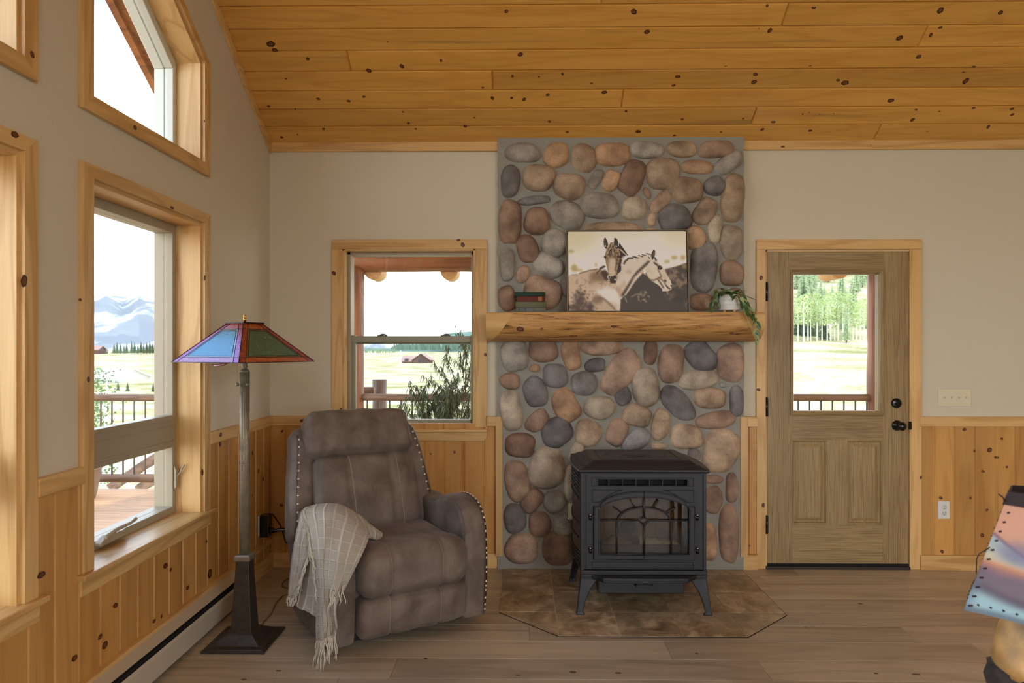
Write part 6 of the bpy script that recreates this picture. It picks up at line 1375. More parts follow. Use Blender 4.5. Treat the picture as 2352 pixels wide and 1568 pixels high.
def addpatch(Sx, nu, nv, wsc, fold, seed):
    f = patch(Sx, nu, nv); vs_ = []
    lu = sum((f((i+1)/10, .4)-f(i/10, .4)).length for i in range(10)); lv_ = sum((f(.5, (i+1)/10)-f(.5, i/10)).length for i in range(10))
    for j in range(nv):
        for i in range(nu):
            u, v = i/(nu-1), j/(nv-1); p = f(u, v); dp = fold*math.sin(u*13+seed+mnoise.noise(Vector((u*2, v*3, seed)))*3)*(.35+v)+mnoise.noise(Vector((u*7, v*7, seed)))*.006
            d_ = (p-Vector((0, 0, H))).normalized(); vs_.append(p+d_*min(dp, .004)); cl.append((u*wsc, v*lv_/lu*wsc*1.0, seed, 1))
    mb.add(vs_, [(j*nu+i, j*nu+i+1, (j+1)*nu+i+1, (j+1)*nu+i) for j in range(nv-1) for i in range(nu-1)], 0, 0, True); return f
f1 = addpatch(S1, 70, 120, 7, .013, 1); f2 = addpatch(S2, 36, 70, 3, .016, 2); f3 = addpatch(S3, 30, 40, 3, .006, 3); f4 = addpatch(S4, 30, 24, 2.5, .008, 4)
mb.c = cl
m, n, b = newmat('woven cream throw'); l = n.links.new; at = N(n, 'ShaderNodeAttribute', attribute_name='paint'); sp = N(n, 'ShaderNodeSeparateXYZ'); l(at.outputs['Vector'], sp.inputs[0]); outs = []
for ch_, mulv, th_, st_ in ((0, 1.0, .16, 1.0), (1, 1.0, .10, .45)):
    fr = N(n, 'ShaderNodeMath', operation='FRACT'); l(sp.outputs[ch_], fr.inputs[0]); sb = N(n, 'ShaderNodeMath', operation='SUBTRACT'); sb.inputs[1].default_value = .5; l(fr.outputs[0], sb.inputs[0]); ab = N(n, 'ShaderNodeMath', operation='ABSOLUTE'); l(sb.outputs[0], ab.inputs[0])
    mr_ = N(n, 'ShaderNodeMapRange'); mr_.inputs[1].default_value = 0; mr_.inputs[2].default_value = th_; mr_.inputs[3].default_value = st_; mr_.inputs[4].default_value = 0; l(ab.outputs[0], mr_.inputs[0]); outs.append(mr_)
mxm = N(n, 'ShaderNodeMath', operation='MAXIMUM'); l(outs[0].outputs[0], mxm.inputs[0]); l(outs[1].outputs[0], mxm.inputs[1])
tcx = N(n, 'ShaderNodeTexCoord'); wv = N(n, 'ShaderNodeTexNoise'); wv.inputs['Scale'].default_value = 420; l(tcx.outputs['Object'], wv.inputs['Vector']); sc_ = N(n, 'ShaderNodeMath', operation='MULTIPLY_ADD'); sc_.inputs[1].default_value = .5; l(wv.outputs['Fac'], sc_.inputs[0]); l(mxm.outputs[0], sc_.inputs[2])
cmx = N(n, 'ShaderNodeMix', data_type='RGBA'); cmx.inputs[6].default_value = lin((170, 160, 142)); cmx.inputs[7].default_value = lin((232, 226, 212)); l(sc_.outputs[0], cmx.inputs[0]); l(cmx.outputs[2], b.inputs['Base Color']); b.inputs['Roughness'].default_value = .9; b.inputs['Sheen Weight'].default_value = .3
bp = N(n, 'ShaderNodeBump'); bp.inputs['Strength'].default_value = 1; bp.inputs['Distance'].default_value = .010; l(sc_.outputs[0], bp.inputs['Height']); l(bp.outputs[0], b.inputs['Normal']); M['throw'] = m; M['fringe'] = plain('cream fringe yarn', (206, 198, 182), .9)
mb.build('cloth', 'throw', tb_, fix=False, solid=.005)
mb = MB(); rs = random.Random(3)
def strand(p, L_, dirx=0, diry=0, sag=1.0):
    pts = [p]; ph = rs.uniform(0, 6); a = rs.uniform(.002, .005)
    for k in range(1, 8):
        t = k/7; pts.append(p+Vector((dirx*t*L_+a*math.sin(ph+t*6), -.006+diry*t*L_+a*math.cos(ph+t*5)*.5, -L_*t*sag)))
    mb.tube(pts, [.0024]*7+[.0012], 5)
for k in range(26): u = k/25; strand(f1(u, 1.0), rs.uniform(.07, .12)*(1.25 if u < .4 else 1), rs.uniform(-.12, .12))
mb.build('fringe', 'fringe', tb_, fix=False); mb = MB()
for k in range(12): u = k/11; strand(f2(u, 1.0), rs.uniform(.03, .05), rs.uniform(-.25, .05))
for k in range(26): v = .08+.8*k/25; strand(f2(1.0, v)+Vector((0, -.012, 0)), rs.uniform(.03, .06), rs.uniform(-.5, -.1))
mb.build('fringe', 'fringe', tb_, fix=False); mb = MB()
for k in range(34): v = .16+.5*k/33; strand(f1(0.02, v)+Vector((0, -.012, 0)), rs.uniform(.04, .075), rs.uniform(.0, .45))
for k in range(10): strand(f1(.62+.3*rs.random(), .55+.1*rs.random())+Vector((0, -.014, 0)), rs.uniform(.05, .09), rs.uniform(-.2, .2))
mb.build('fringe', 'fringe', tb_, fix=False)
# ================================================================ OUTSIDE: deck, porch, meadow, trees
M['deck'] = wood('weathered cedar deck', (206, 158, 112), (160, 112, 72), 'X', ring=5, across=6, ringmix=.3, tint=.12, rough=.6)
M['log'] = wood('stained porch log', (150, 92, 52), (84, 48, 28), 'X', ring=3, across=9, ringmix=.5, tint=.1, rough=.5, bump=.6); M['logZ'] = wood('stained porch log upright', (150, 92, 52), (84, 48, 28), 'Z', ring=3, across=9, ringmix=.5, tint=.1, rough=.5, bump=.6)
M['raillog'] = wood('grey brown rail log', (128, 98, 76), (80, 60, 46), 'X', ring=3, across=12, ringmix=.5, tint=.1, rough=.7, bump=.6); M['raillogZ'] = wood('grey brown rail log upright', (120, 100, 82), (74, 60, 50), 'Z', ring=3, across=12, ringmix=.5, tint=.1, rough=.7, bump=.6)
M['iron'] = plain('brown iron baluster', (70, 56, 48), .6); M['logend'] = plain('pale log end grain', (190, 144, 92), .7, var=.15, vscale=40)
YRL = 6.9; DZ0 = -.03
mb = MB(); y = -3.0
while y < 6.92: 
    x1 = XW-TW-.002 if y < YW+TW+.001 else 4.6
    mb.box(-7.2, x1, y, y+.136, DZ0-.03, DZ0, 0, rr()); y += .141
o = mb.build('deck_floor', 'deck'); struct(o)
def log(mb_, a, c_, r0, seed=0, m_=0, n_=24, seg=14):
    a, c_ = Vector(a), Vector(c_); pts = []; rads = []
    for i in range(n_):
        t = i/(n_-1); p = a+(c_-a)*t; pts.append(p+Vector((0, mnoise.noise(Vector((t*3, seed, 1)))*.012, mnoise.noise(Vector((t*3, seed, 7)))*.012))); rads.append(r0*(1+.09*mnoise.noise(Vector((t*7, seed, 3)))))
    mb_.tube(pts, rads, seg, m_, .3+seed*.07)
def railing(name, lab, xa, xb, yy, zt_, zb_, grp=None, base=None, post=None):
    o_ = empty(name, ((xa+xb)/2, yy, DZ0)); tag(o_, lab, 'railing'); mb_ = MB(); log(mb_, (xa, yy, zt_-.035), (xb, yy, zt_-.035), .036, 3); mb_.build('top_rail', 'raillog', o_)
    mb_ = MB(); log(mb_, (xa, yy, zb_), (xb, yy, zb_), .042, 5); mb_.build('bottom_rail', 'raillog', o_); x = xa+.06; first_ = None
    while x < xb:
        if first_ is None:
            mb_ = MB(); mb_.box(x-.006, x+.006, yy-.006, yy+.006, zb_-.0, zt_-.04); first_ = mb_.build('baluster', 'iron', o_); x0_ = x
        else:
            c2 = first_.copy(); COL.objects.link(c2); c2.parent = o_; c2.matrix_parent_inverse = first_.matrix_parent_inverse.copy(); c2.location = (x-x0_, 0, 0)
        x += .1143
    return o_
railing('deck_railing', 'log and iron porch railing seen through the back window and door', -1.62, 3.52, YRL, 1.42-104/F*YRL, .12)
railing('deck_railing', 'log and iron deck railing beyond the left window', -6.4, -2.35, YRL, 1.42-106/F*YRL, .10)
for nm, x, lab in (('porch_post', -1.70, 'stained log porch post at the left side of the back window view'), ('porch_post', 3.575, 'stained log porch post seen through the right side of the door glass')):
    mb = MB(); log(mb, (x, YRL, DZ0), (x+.01, YRL, 2.24), .1, 2 if x < 0 else 8, n_=40, seg=18); o = mb.build(nm, 'logZ'); tag(o, lab, 'post')
mb = MB(); log(mb, (-2.3, YRL+.02, 2.30), (4.6, YRL+.02, 2.30), .108, 4, n_=60, seg=18); o = mb.build('porch_beam', 'log'); tag(o, 'thick stained log beam across the top of the porch', 'beam')
for i, (x, lab) in enumerate(((-1.515, 'round log rafter end under the porch beam near the left post'), (-.735, 'round log rafter end under the porch beam toward the right of the back window'), (3.22, 'round log rafter end at the top of the door glass'))):
    mb = MB(); log(mb, (x, 6.93, 2.213), (x, 7.25, 2.213), .088, i, 0, n_=6); o = mb.build('porch_rafter', 'logend'); tag(o, lab, 'rafter')
mb = MB(); mb.prism([(YW+TW, 3.02), (7.3, 2.42), (7.3, 2.48), (YW+TW, 3.08)], 'X', -2.17, 5.0, 0, .4); struct(mb.build('porch_roof', 'ceil'))
# gable overhang outside the left wall
mb = MB(); yy = RIDGE
for ya, yb in ((RIDGE, 5.0),):
    y = ya
    while y < yb: y2 = min(y+.11, yb); mb.prism([(y+.002, zc(y)-.0), (y2-.002, zc(y2)), (y2-.002, zc(y2)+.06), (y+.002, zc(y)+.06)], 'X', -2.17, XW-TW-.002, 0, rr()); y = y2
    mb.prism([(ya, zc(ya)-.035), (yb, zc(yb)-.035), (yb, zc(yb)+.25), (ya, zc(ya)+.25)], 'X', -2.21, -2.17, 0, .4)
yb = YR-.3; mb.prism([(yb, zc(YR)-.2), (RIDGE, zc(RIDGE)), (RIDGE, zc(RIDGE)+.25), (yb, zc(YR)+.05)], 'X', -2.21, XW-TW-.002, 0, .4)
struct(mb.build('roof_overhang', 'log'))
# stair posts and hand logs beyond the railing
mb = MB(); log(mb, (-1.55, 7.45, -1.4), (-1.55, 7.45, 1.08), .078, 3, n_=14); o = mb.build('newel_post', 'raillogZ'); tag(o, 'short grey log newel post standing beyond the porch rail', 'post')
mb = MB(); log(mb, (-3.3, 7.2, .93), (-1.55, 7.2, .972), .042, 6); o = mb.build('stair_rail_log', 'raillog'); tag(o, 'horizontal rail log with sawn end beside the grey newel post', 'rail')
for p, q, lab in (((252, 1122), (372, 1040), 'upper diagonal stair rail log outside the left window'), ((318, 1124), (400, 1072), 'lower diagonal stair log outside the left window')):
    mb = MB(); log(mb, onY(*p, 7.5), onY(*q, 7.9), .055, 4); o = mb.build('stair_rail_log', 'raillog'); tag(o, lab, 'rail')
# planter
pp_ = empty('planter_pot', (-4.235, 6.55, DZ0)); tag(pp_, 'grey tapered planter pot on the deck outside the left window', 'pot'); mb = MB(); mb.lathe([(.10, DZ0), (.115, .02), (.155, .25), (.165, .26), (.165, .285), (.150, .285), (.145, .22), (0, .22)], (-4.235, 6.55, 0), 30); mb.build('pot', plain('grey clay pot', (150, 132, 116), .8), pp_); mb = MB(); mb.lathe([(.144, .22), (0, .235)], (-4.235, 6.55, 0), 20); mb.build('soil', 'soil', pp_)
# ---------------- terrain
def sstep(a, b_, x): t = max(0, min(1, (x-a)/(b_-a))); return t*t*(3-2*t)
PR = {'L': [(6, -2.0), (12, -2.2), (30, -2.7), (60, -3.6), (100, -4.8), (125, -5.1), (200, -3.6), (330, -1.0), (420, -3), (3000, -3)],
      'B': [(6, -2.0), (12, -2.2), (30, -2.9), (100, -4.6), (200, -6.4), (370, -6.6), (600, -2.2), (800, -2), (3000, -2)],
      'D': [(6, -1.6), (12, -1.3), (30, -.8), (60, .7), (92, 2.1), (110, 5), (260, 42), (600, 130), (3000, 130)]}
def pr(k, r):
    P = PR[k]
    for (a, za), (b_, zb_) in zip(P[:-1], P[1:]):
        if r <= b_: t = max(0, (r-a)/(b_-a)); return za+(zb_-za)*t
    return P[-1][1]
def gz(x, y):
    r = max(6, y); t = x/max(y, .5); wL = 1-sstep(-.46, -.34, t); wD = sstep(.15, .38, t); wB = max(0, 1-wL-wD)
    return wL*pr('L', r)+wB*pr('B', r)+wD*pr('D', r)+mnoise.noise(Vector((x*.05, y*.05, 0)))*min(.3, r*.004)
mb = MB(); rs_ = [7.1*1.085**i for i in range(66)]; ts = np.linspace(-1.25, 1.0, 110)
vs = [(t*r, r, gz(t*r, r)) for r in rs_ for t in ts]; nT = len(ts)
mb.add(vs, [(j*nT+i, j*nT+i+1, (j+1)*nT+i+1, (j+1)*nT+i) for j in range(len(rs_)-1) for i in range(nT-1)], 0, 0, True)
mb.add([(-60, -60, -2), (-60, 7.1, -2), (-7.3, 7.1, -2), (-7.3, -60, -2), (60, -60, -2), (60, 7.1, -2), (7.4, 7.1, -2), (7.4, -60, -2), (60, -3.2, -2), (-7.3, -3.2, -2)], [(0, 3, 2, 1), (7, 4, 5, 6), (3, 4, 8, 9)])
m, n, b = newmat('dry summer meadow'); l = n.links.new; t = N(n, 'ShaderNodeTexCoord')
z = N(n, 'ShaderNodeTexNoise'); z.inputs['Scale'].default_value = .12; z.inputs['Detail'].default_value = 6; l(t.outputs['Object'], z.inputs['Vector'])
z2 = N(n, 'ShaderNodeTexNoise'); z2.inputs['Scale'].default_value = 2.2; z2.inputs['Detail'].default_value = 6; l(t.outputs['Object'], z2.inputs['Vector'])
ad = N(n, 'ShaderNodeMath', operation='ADD'); l(z.outputs['Fac'], ad.inputs[0]); ml = N(n, 'ShaderNodeMath', operation='MULTIPLY'); ml.inputs[1].default_value = .6; l(z2.outputs['Fac'], ml.inputs[0]); l(ml.outputs[0], ad.inputs[1])
cr = N(n, 'ShaderNodeValToRGB'); e = cr.color_ramp.elements; e[0].position = .66; e[0].color = lin((138, 136, 88)); e[1].position = .92; e[1].color = lin((202, 190, 158)); q = e.new(.78); q.color = lin((178, 170, 126)); l(ad.outputs[0], cr.inputs[0]); l(cr.outputs[0], b.inputs['Base Color']); b.inputs['Roughness'].default_value = 1; b.inputs['Specular IOR Level'].default_value = 0
M['meadow'] = m; struct(mb.build('meadow', 'meadow', fix=False))
# ---------------- far hills
m, n, b = newmat('snow patched mountain'); l = n.links.new; t = N(n, 'ShaderNodeTexCoord'); mp_ = N(n, 'ShaderNodeMapping'); mp_.inputs['Scale'].default_value = (.007, .002, .007); l(t.outputs['Object'], mp_.inputs[0])
z = N(n, 'ShaderNodeTexNoise'); z.inputs['Scale'].default_value = 1; z.inputs['Detail'].default_value = 9; z.inputs['Roughness'].default_value = .6; l(mp_.outputs[0], z.inputs['Vector']); cr = N(n, 'ShaderNodeValToRGB'); e = cr.color_ramp.elements; e[0].position = .47; e[0].color = lin((118, 124, 128)); e[1].position = .54; e[1].color = lin((196, 198, 200)); l(z.outputs['Fac'], cr.inputs[0]); l(cr.outputs[0], b.inputs['Base Color']); b.inputs['Roughness'].default_value = 1; M['mtn'] = m
def ridge(name, Yd, prof, mat, depth=500, rough=8, nx=90):
    mb_ = MB(); x0, x1 = prof[0][0], prof[-1][0]; vs_ = []; ny = 14
    for j in range(ny):
        v = j/(ny-1)
        for i in range(nx):
            px = x0+(x1-x0)*i/(nx-1); 
            for (pa, ya), (pb, yb) in zip(prof[:-1], prof[1:]):
                if pa <= px <= pb: py = ya+(yb-ya)*(px-pa)/(pb-pa); break
            top = onY(px, py, Yd); Yj = Yd-depth*(1-v); zz = -8+(top.z+8)*(1-(1-v)**1.6)+mnoise.noise(Vector((px*.02, v*3, 1)))*rough*math.sin(math.pi*v*.9)+mnoise.noise(Vector((px*.07, 1, 1)))*rough*.3*v; vs_.append((top.x*(Yj/Yd), Yj, zz))
    o0 = len(vs_); vs_ += [(vs_[(ny-1)*nx+i][0], Yd+80, -8) for i in range(nx)]
    mb_.add(vs_, [(j*nx+i, j*nx+i+1, (j+1)*nx+i+1, (j+1)*nx+i) for j in range(ny) for i in range(nx-1)], 0, 0, True); return struct(mb_.build(name, mat, fix=False))
ridge('mountain', 3200, [(-700, 740), (-200, 700), (60, 690), (200, 676), (262, 680), (330, 688), (400, 694), (520, 720), (700, 770), (800, 800), (860, 802), (980, 800)], 'mtn', 1600, 60)
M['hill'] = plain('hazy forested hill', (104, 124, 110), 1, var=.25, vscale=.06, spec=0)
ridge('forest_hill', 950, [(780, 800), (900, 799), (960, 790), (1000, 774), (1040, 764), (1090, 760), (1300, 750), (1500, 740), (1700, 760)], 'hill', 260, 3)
# ---------------- trees
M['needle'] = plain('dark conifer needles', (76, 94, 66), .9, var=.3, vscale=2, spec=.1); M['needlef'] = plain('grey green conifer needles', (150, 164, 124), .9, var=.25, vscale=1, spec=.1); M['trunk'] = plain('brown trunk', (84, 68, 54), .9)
M['aspenb'] = plain('white aspen bark', (232, 230, 216), .8, var=.12, vscale=9); M['aspenl'] = plain('light aspen leaves', (180, 196, 136), .7, var=.3, vscale=3, spec=.2)
def conifer(seed, mat, wide=.2, layers=16):
    r_ = random.Random(seed); root = empty('conifer_tree'); f = MB()
    for k in range(layers):
        t = k/(layers-1); z0 = .10+.86*t; R_ = wide*(1-t)**.85*r_.uniform(.75, 1.15)+.008; nb = 9 if t < .8 else 6; vs_ = [(0, 0, z0+.10*(1-t)+.035)]
        for q in range(nb*2):
            a = math.pi*q/nb+r_.uniform(-.15, .15); rad = R_*(r_.uniform(.8, 1.15) if q % 2 == 0 else r_.uniform(.3, .5)); vs_.append((rad*math.cos(a), rad*math.sin(a), z0-(.035 if q % 2 == 0 else .0)+r_.uniform(-.01, .01)))
        f.add(vs_, [(0, 1+q, 1+(q+1) % (nb*2)) for q in range(nb*2)])
    f.build('foliage', mat, root, fix=False); tk = MB(); tk.tube([(0, 0, -.05), (0, 0, .5), (0, 0, .95)], [.018, .012, .003], 7); tk.build('trunk', 'trunk', root); return root
def aspen(seed):
    r_ = random.Random(seed); root = empty('aspen_tree'); tk = MB(); bend = r_.uniform(-.04, .04); tk.tube([(bend*t*t, 0, t*.9-.03) for t in (0, .2, .4, .6, .8, 1)], [.013, .012, .010, .008, .006, .002], 8)
    for k in range(8): z_ = r_.uniform(.42, .85); a = r_.uniform(0, 6.28); tk.tube([(bend*z_, 0, z_), (bend*z_+.09*math.cos(a), .09*math.sin(a), z_+.07)], [.004, .001], 5)
    tk.build('trunk', 'aspenb', root); f = MB()
    for k in range(520):
        a = r_.uniform(0, 6.28); z_ = r_.uniform(.40, 1.0); R_ = .17*math.sqrt(max(0, 1-((z_-.68)/.34)**2))*r_.random()**.5; c_ = Vector((bend*z_+R_*math.cos(a), R_*math.sin(a), z_)); s_ = r_.uniform(.008, .018); d_ = Vector((r_.uniform(-1, 1), r_.uniform(-1, 1), r_.uniform(-1, 1))).normalized(); e_ = d_.orthogonal().normalized()
        f.add([c_-d_*s_, c_+e_*s_, c_+d_*s_, c_-e_*s_], [(0, 1, 2, 3)])
    f.build('foliage', 'aspenl', root, fix=False); return root
CP = [conifer(1, 'needle', .17), conifer(2, 'needle', .22), conifer(3, 'needlef', .16), conifer(4, 'needlef', .20)]; AP = [aspen(11), aspen(12)]
usedp = set()
def plant(protos, i, px, pyb, Yd, hpx, lab, grp, cat='tree', z_=None):
    pr_ = protos[i % len(protos)]; p = onY(px, pyb, Yd)
    o_ = pr_ if id(pr_) not in usedp else copy_tree(pr_); usedp.add(id(pr_)); s_ = hpx*Yd/F
    o_.location = (p.x, p.y, p.z if z_ is None else z_); o_.scale = (s_, s_, s_); o_.rotation_euler = (0, 0, random.uniform(0, 6)); tag(o_, lab, cat, grp); return o_
G1 = 'conifers on the far ridge beyond the left window'
for i, (px, h_) in enumerate(((212, 14), (227, 20), (236, 15), (262, 26), (269, 30), (277, 27), (285, 24), (291, 28), (302, 33), (309, 30), (317, 26), (324, 31), (330, 27), (337, 29), (344, 33), (350, 28), (357, 31), (363, 26), (369, 30), (377, 30), (246, 14))): plant(CP[:2], i, px, 813, 325, h_, 'dark conifer in the row on the ridge below the snowy mountain', G1)
for px, y_, Yd, h_, lab in ((366, 896, 60, 76, 'large dark conifer at the right side of the left window view'), (293, 874, 95, 24, 'conifer right of the pale roofed farmhouse'), (271, 874, 100, 22, 'round green conifer against the farmhouse gable'), (352, 872, 95, 22, 'small conifer left of the large dark conifer')): plant(CP[:2], random.randint(0, 1), px, y_, Yd, h_*1.15, lab, None, z_=gz(onY(px, 800, Yd).x, Yd)-.15)
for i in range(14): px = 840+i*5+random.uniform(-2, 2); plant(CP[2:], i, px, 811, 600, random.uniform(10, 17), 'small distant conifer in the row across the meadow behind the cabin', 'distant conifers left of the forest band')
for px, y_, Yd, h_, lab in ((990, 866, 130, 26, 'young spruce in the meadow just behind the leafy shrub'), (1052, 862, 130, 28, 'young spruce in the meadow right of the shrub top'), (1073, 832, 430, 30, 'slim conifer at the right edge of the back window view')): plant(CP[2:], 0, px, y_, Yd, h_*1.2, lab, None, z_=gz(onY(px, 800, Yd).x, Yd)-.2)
mb = MB(); r_ = random.Random(8)
for k in range(420):
    px = r_.uniform(900, 1110) if k < 300 else r_.uniform(985, 1100); Yd = r_.uniform(610, 900); base = onY(px, 0, Yd); v = (Yd-690)/260; py = 800
    zb_ = -2+max(0, v)*14*sstep(940, 1080, px)+ (2 if px > 905 else 0); hh = r_.uniform(5, 10); w_ = hh*.2
    mb.add([(base.x, Yd, zb_+hh)]+[(base.x+w_*math.cos(a*1.26), Yd+w_*math.sin(a*1.26), zb_) for a in range(5)], [(0, 1+a, 1+(a+1) % 5) for a in range(5)])
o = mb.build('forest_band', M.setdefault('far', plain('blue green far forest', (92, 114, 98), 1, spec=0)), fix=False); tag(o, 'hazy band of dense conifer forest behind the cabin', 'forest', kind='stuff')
G2 = 'aspens at the forest edge'
for i, px in enumerate((1833, 1846, 1856, 1862, 1877, 1888, 1900, 1908, 1917, 1925, 1936, 1949, 1959, 1967, 1976, 1985)): plant(AP, i, px, 787+random.uniform(-2, 2), 92+random.uniform(-1, 3), random.uniform(85, 118), 'white trunked aspen at the forest edge seen through the door glass', G2)
plant(CP[2:], 0, 1944, 786, 91, 84, 'full dark spruce standing among the aspens', None); plant(CP[:2], 0, 1893, 787, 96, 90, 'dark narrow conifer between the aspen trunks', None); plant(CP[:2], 1, 1846, 786, 100, 150, 'tall dark conifer left of the aspens', None)
placed = []; k = 0; tries = 0
while k < 90 and tries < 4000:
    tries += 1; px = random.uniform(1815, 2025); Yd = random.uniform(100, 250); p = onY(px, 800, Yd)
    if any((p.x-q[0])**2+(p.y-q[1])**2 < 6.0 for q in placed): continue
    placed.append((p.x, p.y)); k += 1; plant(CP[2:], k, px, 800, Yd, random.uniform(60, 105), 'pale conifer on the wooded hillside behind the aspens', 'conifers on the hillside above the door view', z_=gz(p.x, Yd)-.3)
# ---------------- buildings
def gable(mb_, x0, x1, y0, y1, z0, ze, zr, mw, mr_, alongX=True, ov=.5):
    mb_.box(x0, x1, y0, y1, z0, ze, mw)
    if alongX:
        ym = (y0+y1)/2
        for xx in (x0, x1): mb_.add([(xx, y0, ze), (xx, y1, ze), (xx, ym, zr)], [(0, 1, 2)], mw)
        for s_ in (0, 1): ya = y0-ov if s_ == 0 else y1+ov; mb_.add([(x0-ov, ya, ze-.3), (x1+ov, ya, ze-.3), (x1+ov, ym, zr+.1), (x0-ov, ym, zr+.1), (x0-ov, ya, ze-.1), (x1+ov, ya, ze-.1), (x1+ov, ym, zr+.3), (x0-ov, ym, zr+.3)], [(0, 1, 2, 3), (4, 5, 6, 7), (0, 1, 5, 4), (1, 2, 6, 5), (0, 3, 7, 4)], mr_)
    else:
        xm = (x0+x1)/2
        for yy_ in (y0, y1): mb_.add([(x0, yy_, ze), (x1, yy_, ze), (xm, yy_, zr)], [(0, 1, 2)], mw)
        for s_ in (0, 1): xa = x0-ov if s_ == 0 else x1+ov; mb_.add([(xa, y0-ov, ze-.3), (xa, y1+ov, ze-.3), (xm, y1+ov, zr+.1), (xm, y0-ov, zr+.1), (xa, y0-ov, ze-.1), (xa, y1+ov, ze-.1), (xm, y1+ov, zr+.3), (xm, y0-ov, zr+.3)], [(0, 1, 2, 3), (4, 5, 6, 7), (0, 1, 5, 4), (0, 3, 7, 4)], mr_)
M['cabw'] = plain('dark log cabin wall', (92, 70, 62), .9, var=.2, vscale=.6); M['cabr'] = plain('dusty brown roof', (158, 128, 118), .9); M['cabd'] = plain('dark cabin window', (40, 44, 52), .3); M['farmw'] = plain('pale farmhouse wall', (196, 200, 196), .9); M['farmr'] = plain('pale metal roof', (236, 238, 238), .5)
Yc = 368; cb = empty('log_cabin', tuple(onY(955, 835, Yc))); tag(cb, 'distant brown log cabin with steep gables in the meadow', 'house')
Z = lambda py: onY(955, py, Yc).z
X_ = lambda px: onY(px, 0, Yc).x
def split_gable(parent, *a, **k):
    w_ = MB(); gable(w_, *a, **k); wl_ = MB(); rf = MB()
    for f_, mi in zip(w_.f, w_.m):
        tgt = wl_ if mi == 0 else rf; o_ = len(tgt.v); tgt.v += [w_.v[i] for i in f_]; tgt.f.append(list(range(o_, o_+len(f_)))); tgt.m.append(0); tgt.r.append(0.); tgt.sm.append(False)
    return wl_, rf
wl_, rf = split_gable(cb, X_(950), X_(987), Yc-2, Yc+12, Z(837), Z(826), Z(812), 0, 1, False, .8); wl_.build('wall', 'cabw', cb, fix=False); rf.build('roof', 'cabr', cb, fix=False)
wl_, rf = split_gable(cb, X_(924), X_(949), Yc, Yc+10, Z(836), Z(829), Z(818), 0, 1, True, .6); wl_.build('wing_wall', 'cabw', cb, fix=False); rf.build('wing_roof', 'cabr', cb, fix=False)
mb = MB(); mb.box(X_(930), X_(938), Yc-1, Yc+3, Z(827), Z(823)); mb.build('dormer', 'cabd', cb)
for px, w_, y0, y1 in ((966, 3, 822, 830), (972, 3, 824, 832), (962, 3, 824, 832), (978, 4, 829, 833)): mb = MB(); mb.box(X_(px), X_(px+w_), Yc-2.2, Yc-2, Z(y1), Z(y0)); mb.build('window', 'cabd', cb)
fh = empty('farmhouse', tuple(onY(236, 880, 125))); tag(fh, 'low farmhouse with pale roof in the meadow left window view', 'house'); Z2 = lambda py: onY(236, py, 125).z; X2 = lambda px: onY(px, 0, 125).x
wl_, rf = split_gable(fh, X2(185), X2(262), 125, 137, Z2(880), Z2(869), Z2(852), 0, 1, True, .5); wl_.build('wall', 'farmw', fh, fix=False); rf.build('roof', 'farmr', fh, fix=False)
for px in (222, 234, 246): mb = MB(); mb.box(X2(px), X2(px+5), 124.9, 125, Z2(876), Z2(871)); mb.build('window', 'cabd', fh)
sh_ = empty('barn', tuple(onY(215, 812, 318))); tag(sh_, 'tiny brown barn on the ridge at the left of the window view', 'barn'); wl_, rf = split_gable(sh_, onY(205, 0, 318).x, onY(226, 0, 318).x, 318, 324, -1.1, .9, 2.4, 0, 1, True, .4); wl_.build('wall', 'cabw', sh_, fix=False); rf.build('roof', 'cabr', sh_, fix=False)
p = onY(920, 845, 190); mb = MB(); mb.tube([(p.x, 190, p.z-.5), (p.x, 190, p.z+4.9)], [.16, .12], 8); o = mb.build('marker_pole', plain('pale pole', (214, 208, 198), .8)); tag(o, 'thin pale pole standing left of the distant cabin', 'pole')
# ---------------- shrubs near the house
ws = empty('leafy_shrub', (-.62, 6.1, DZ0)); tag(ws, 'shrub with narrow drooping leaves before the porch rail in the back window', 'shrub'); r_ = random.Random(4); tk = MB(); lf = MB()
M['wleaf'] = plain('narrow grey green leaf', (84, 96, 62), .5, var=.3, vscale=6)
def sub(p, d, L_, R_, lev):
    pts = [p]; n_ = 6
    for k in range(n_): d = (d+Vector((r_.uniform(-.22, .22), r_.uniform(-.22, .22), r_.uniform(-.12, .16)))).normalized(); pts.append(pts[-1]+d*(L_/n_))
    tk.tube(pts, [R_*(1-.7*k/n_) for k in range(n_+1)], 5)
    if lev < 3:
        for k in range(2, n_+1):
            for _ in range(2 if lev < 2 else 1): dd = (d+Vector((r_.uniform(-1, 1), r_.uniform(-.7, .7), r_.uniform(-.3, .8)))).normalized(); sub(pts[k], dd, L_*.5, R_*.45, lev+1)
    if lev >= 2:
        for k in range(1, n_+1):
            for _ in range(5): a = Vector((r_.uniform(-1, 1), r_.uniform(-1, 1), r_.uniform(-1.4, .1))).normalized(); leaf(lf, pts[k], a, (0, 0, 1) if abs(a.z) < .9 else (1, 0, 0), r_.uniform(.035, .06), .0042, 0, .5)
for x0, dx, dz in ((-.66, -.12, .80), (-.62, .0, 1.0), (-.60, .25, .85), (-.58, .42, .65), (-.66, -.25, .6)): sub(Vector((x0, 6.1, .25)), Vector((dx, r_.uniform(-.1, .1), dz)).normalized(), .88 if dz > .9 else .55, .010, 1)
tk.tube([(-.62, 6.1, DZ0+.1), (-.62, 6.1, .3)], .014, 7); tk.build('stems', 'trunk', ws); lf.build('foliage', 'wleaf', ws, fix=False)
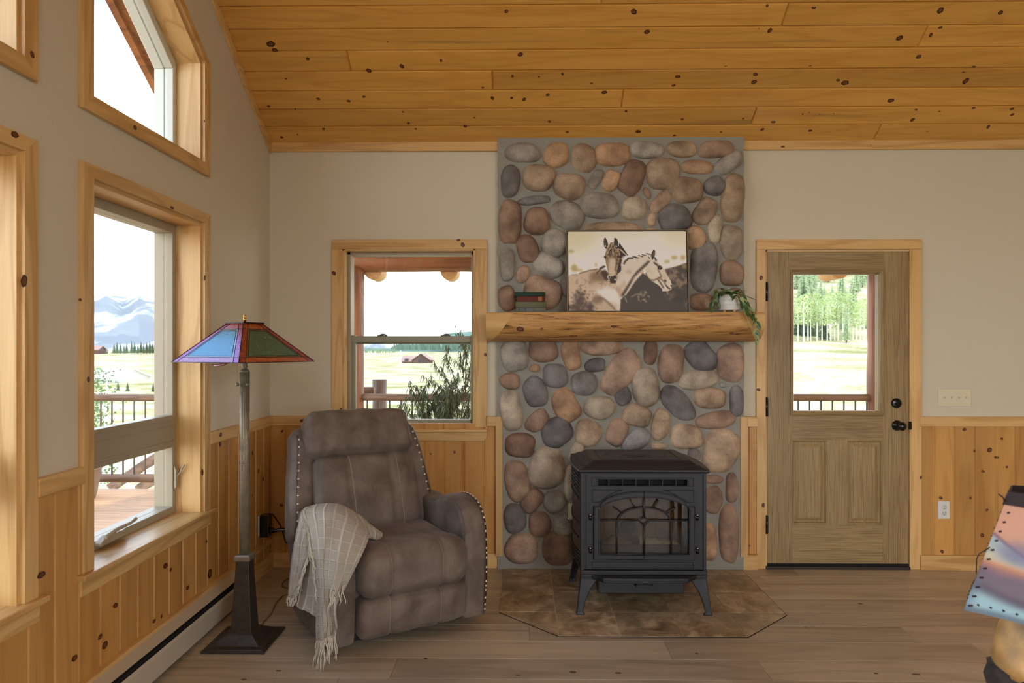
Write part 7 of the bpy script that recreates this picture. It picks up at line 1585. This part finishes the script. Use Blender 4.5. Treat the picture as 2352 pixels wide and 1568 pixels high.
mb = MB(); mb.lathe([(.15, DZ0), (.2, .26), (.21, .27), (.19, .25), (0, .24)], (-.62, 6.1, 0), 24); mb.build('pot', 'bark', ws)
ag = empty('aspen_sapling', (-4.75, 7.7, -2.1)); tag(ag, 'small leafy aspen sapling just beyond the deck rail, left window', 'tree'); lf = MB(); tk = MB()
for k in range(620):
    px = 205+abs(r_.gauss(0, 30)); py = r_.uniform(845, 1110); c_ = onY(px, py, r_.uniform(7.4, 8.0)); d_ = Vector((r_.uniform(-1, 1), r_.uniform(-1, 1), r_.uniform(-1, 1))).normalized(); e_ = d_.orthogonal().normalized(); s_ = r_.uniform(.010, .020); lf.add([c_-d_*s_, c_-d_*s_*.3+e_*s_, c_+d_*s_, c_-d_*s_*.3-e_*s_], [(0, 1, 2, 3)])
tk.tube([(-4.8, 7.7, -2.1), (-4.75, 7.7, 0), (-4.7, 7.7, 1.3)], [.03, .02, .004], 7); tk.build('trunk', 'aspenb', ag); lf.build('foliage', M.setdefault('gl', plain('deep green aspen leaf', (88, 116, 58), .5, var=.3, vscale=5)), ag, fix=False)
M['ygrass'] = plain('yellow green weeds', (176, 178, 70), .8, var=.3, vscale=8)
for i, (px, py, h_, lab) in enumerate(((1870, 990, 70, 'clump of yellow green weeds left of centre behind the porch rail'), (1905, 985, 112, 'tall yellow green weed clump poking over the porch rail'), (1945, 990, 80, 'yellow green weed clump right of the tallest one beyond the rail'))):
    mb = MB(); Yw = 8.6+.3*i; c_ = onY(px, py, Yw)
    for k in range(170):
        a = r_.uniform(0, 6.28); R_ = .16*r_.random()**.5; b0 = c_+Vector((R_*math.cos(a), R_*math.sin(a), -.3)); hh = h_*Yw/F*r_.uniform(.5, 1)*(1-R_*2)+.3; w_ = .006; bx = r_.uniform(-.06, .06); mb.add([b0, b0+Vector((w_, 0, 0)), b0+Vector((bx+w_*.5, r_.uniform(-.05, .05), hh))], [(0, 1, 2)])
    o = mb.build('weed_clump', 'ygrass', fix=False); tag(o, lab, 'plant')
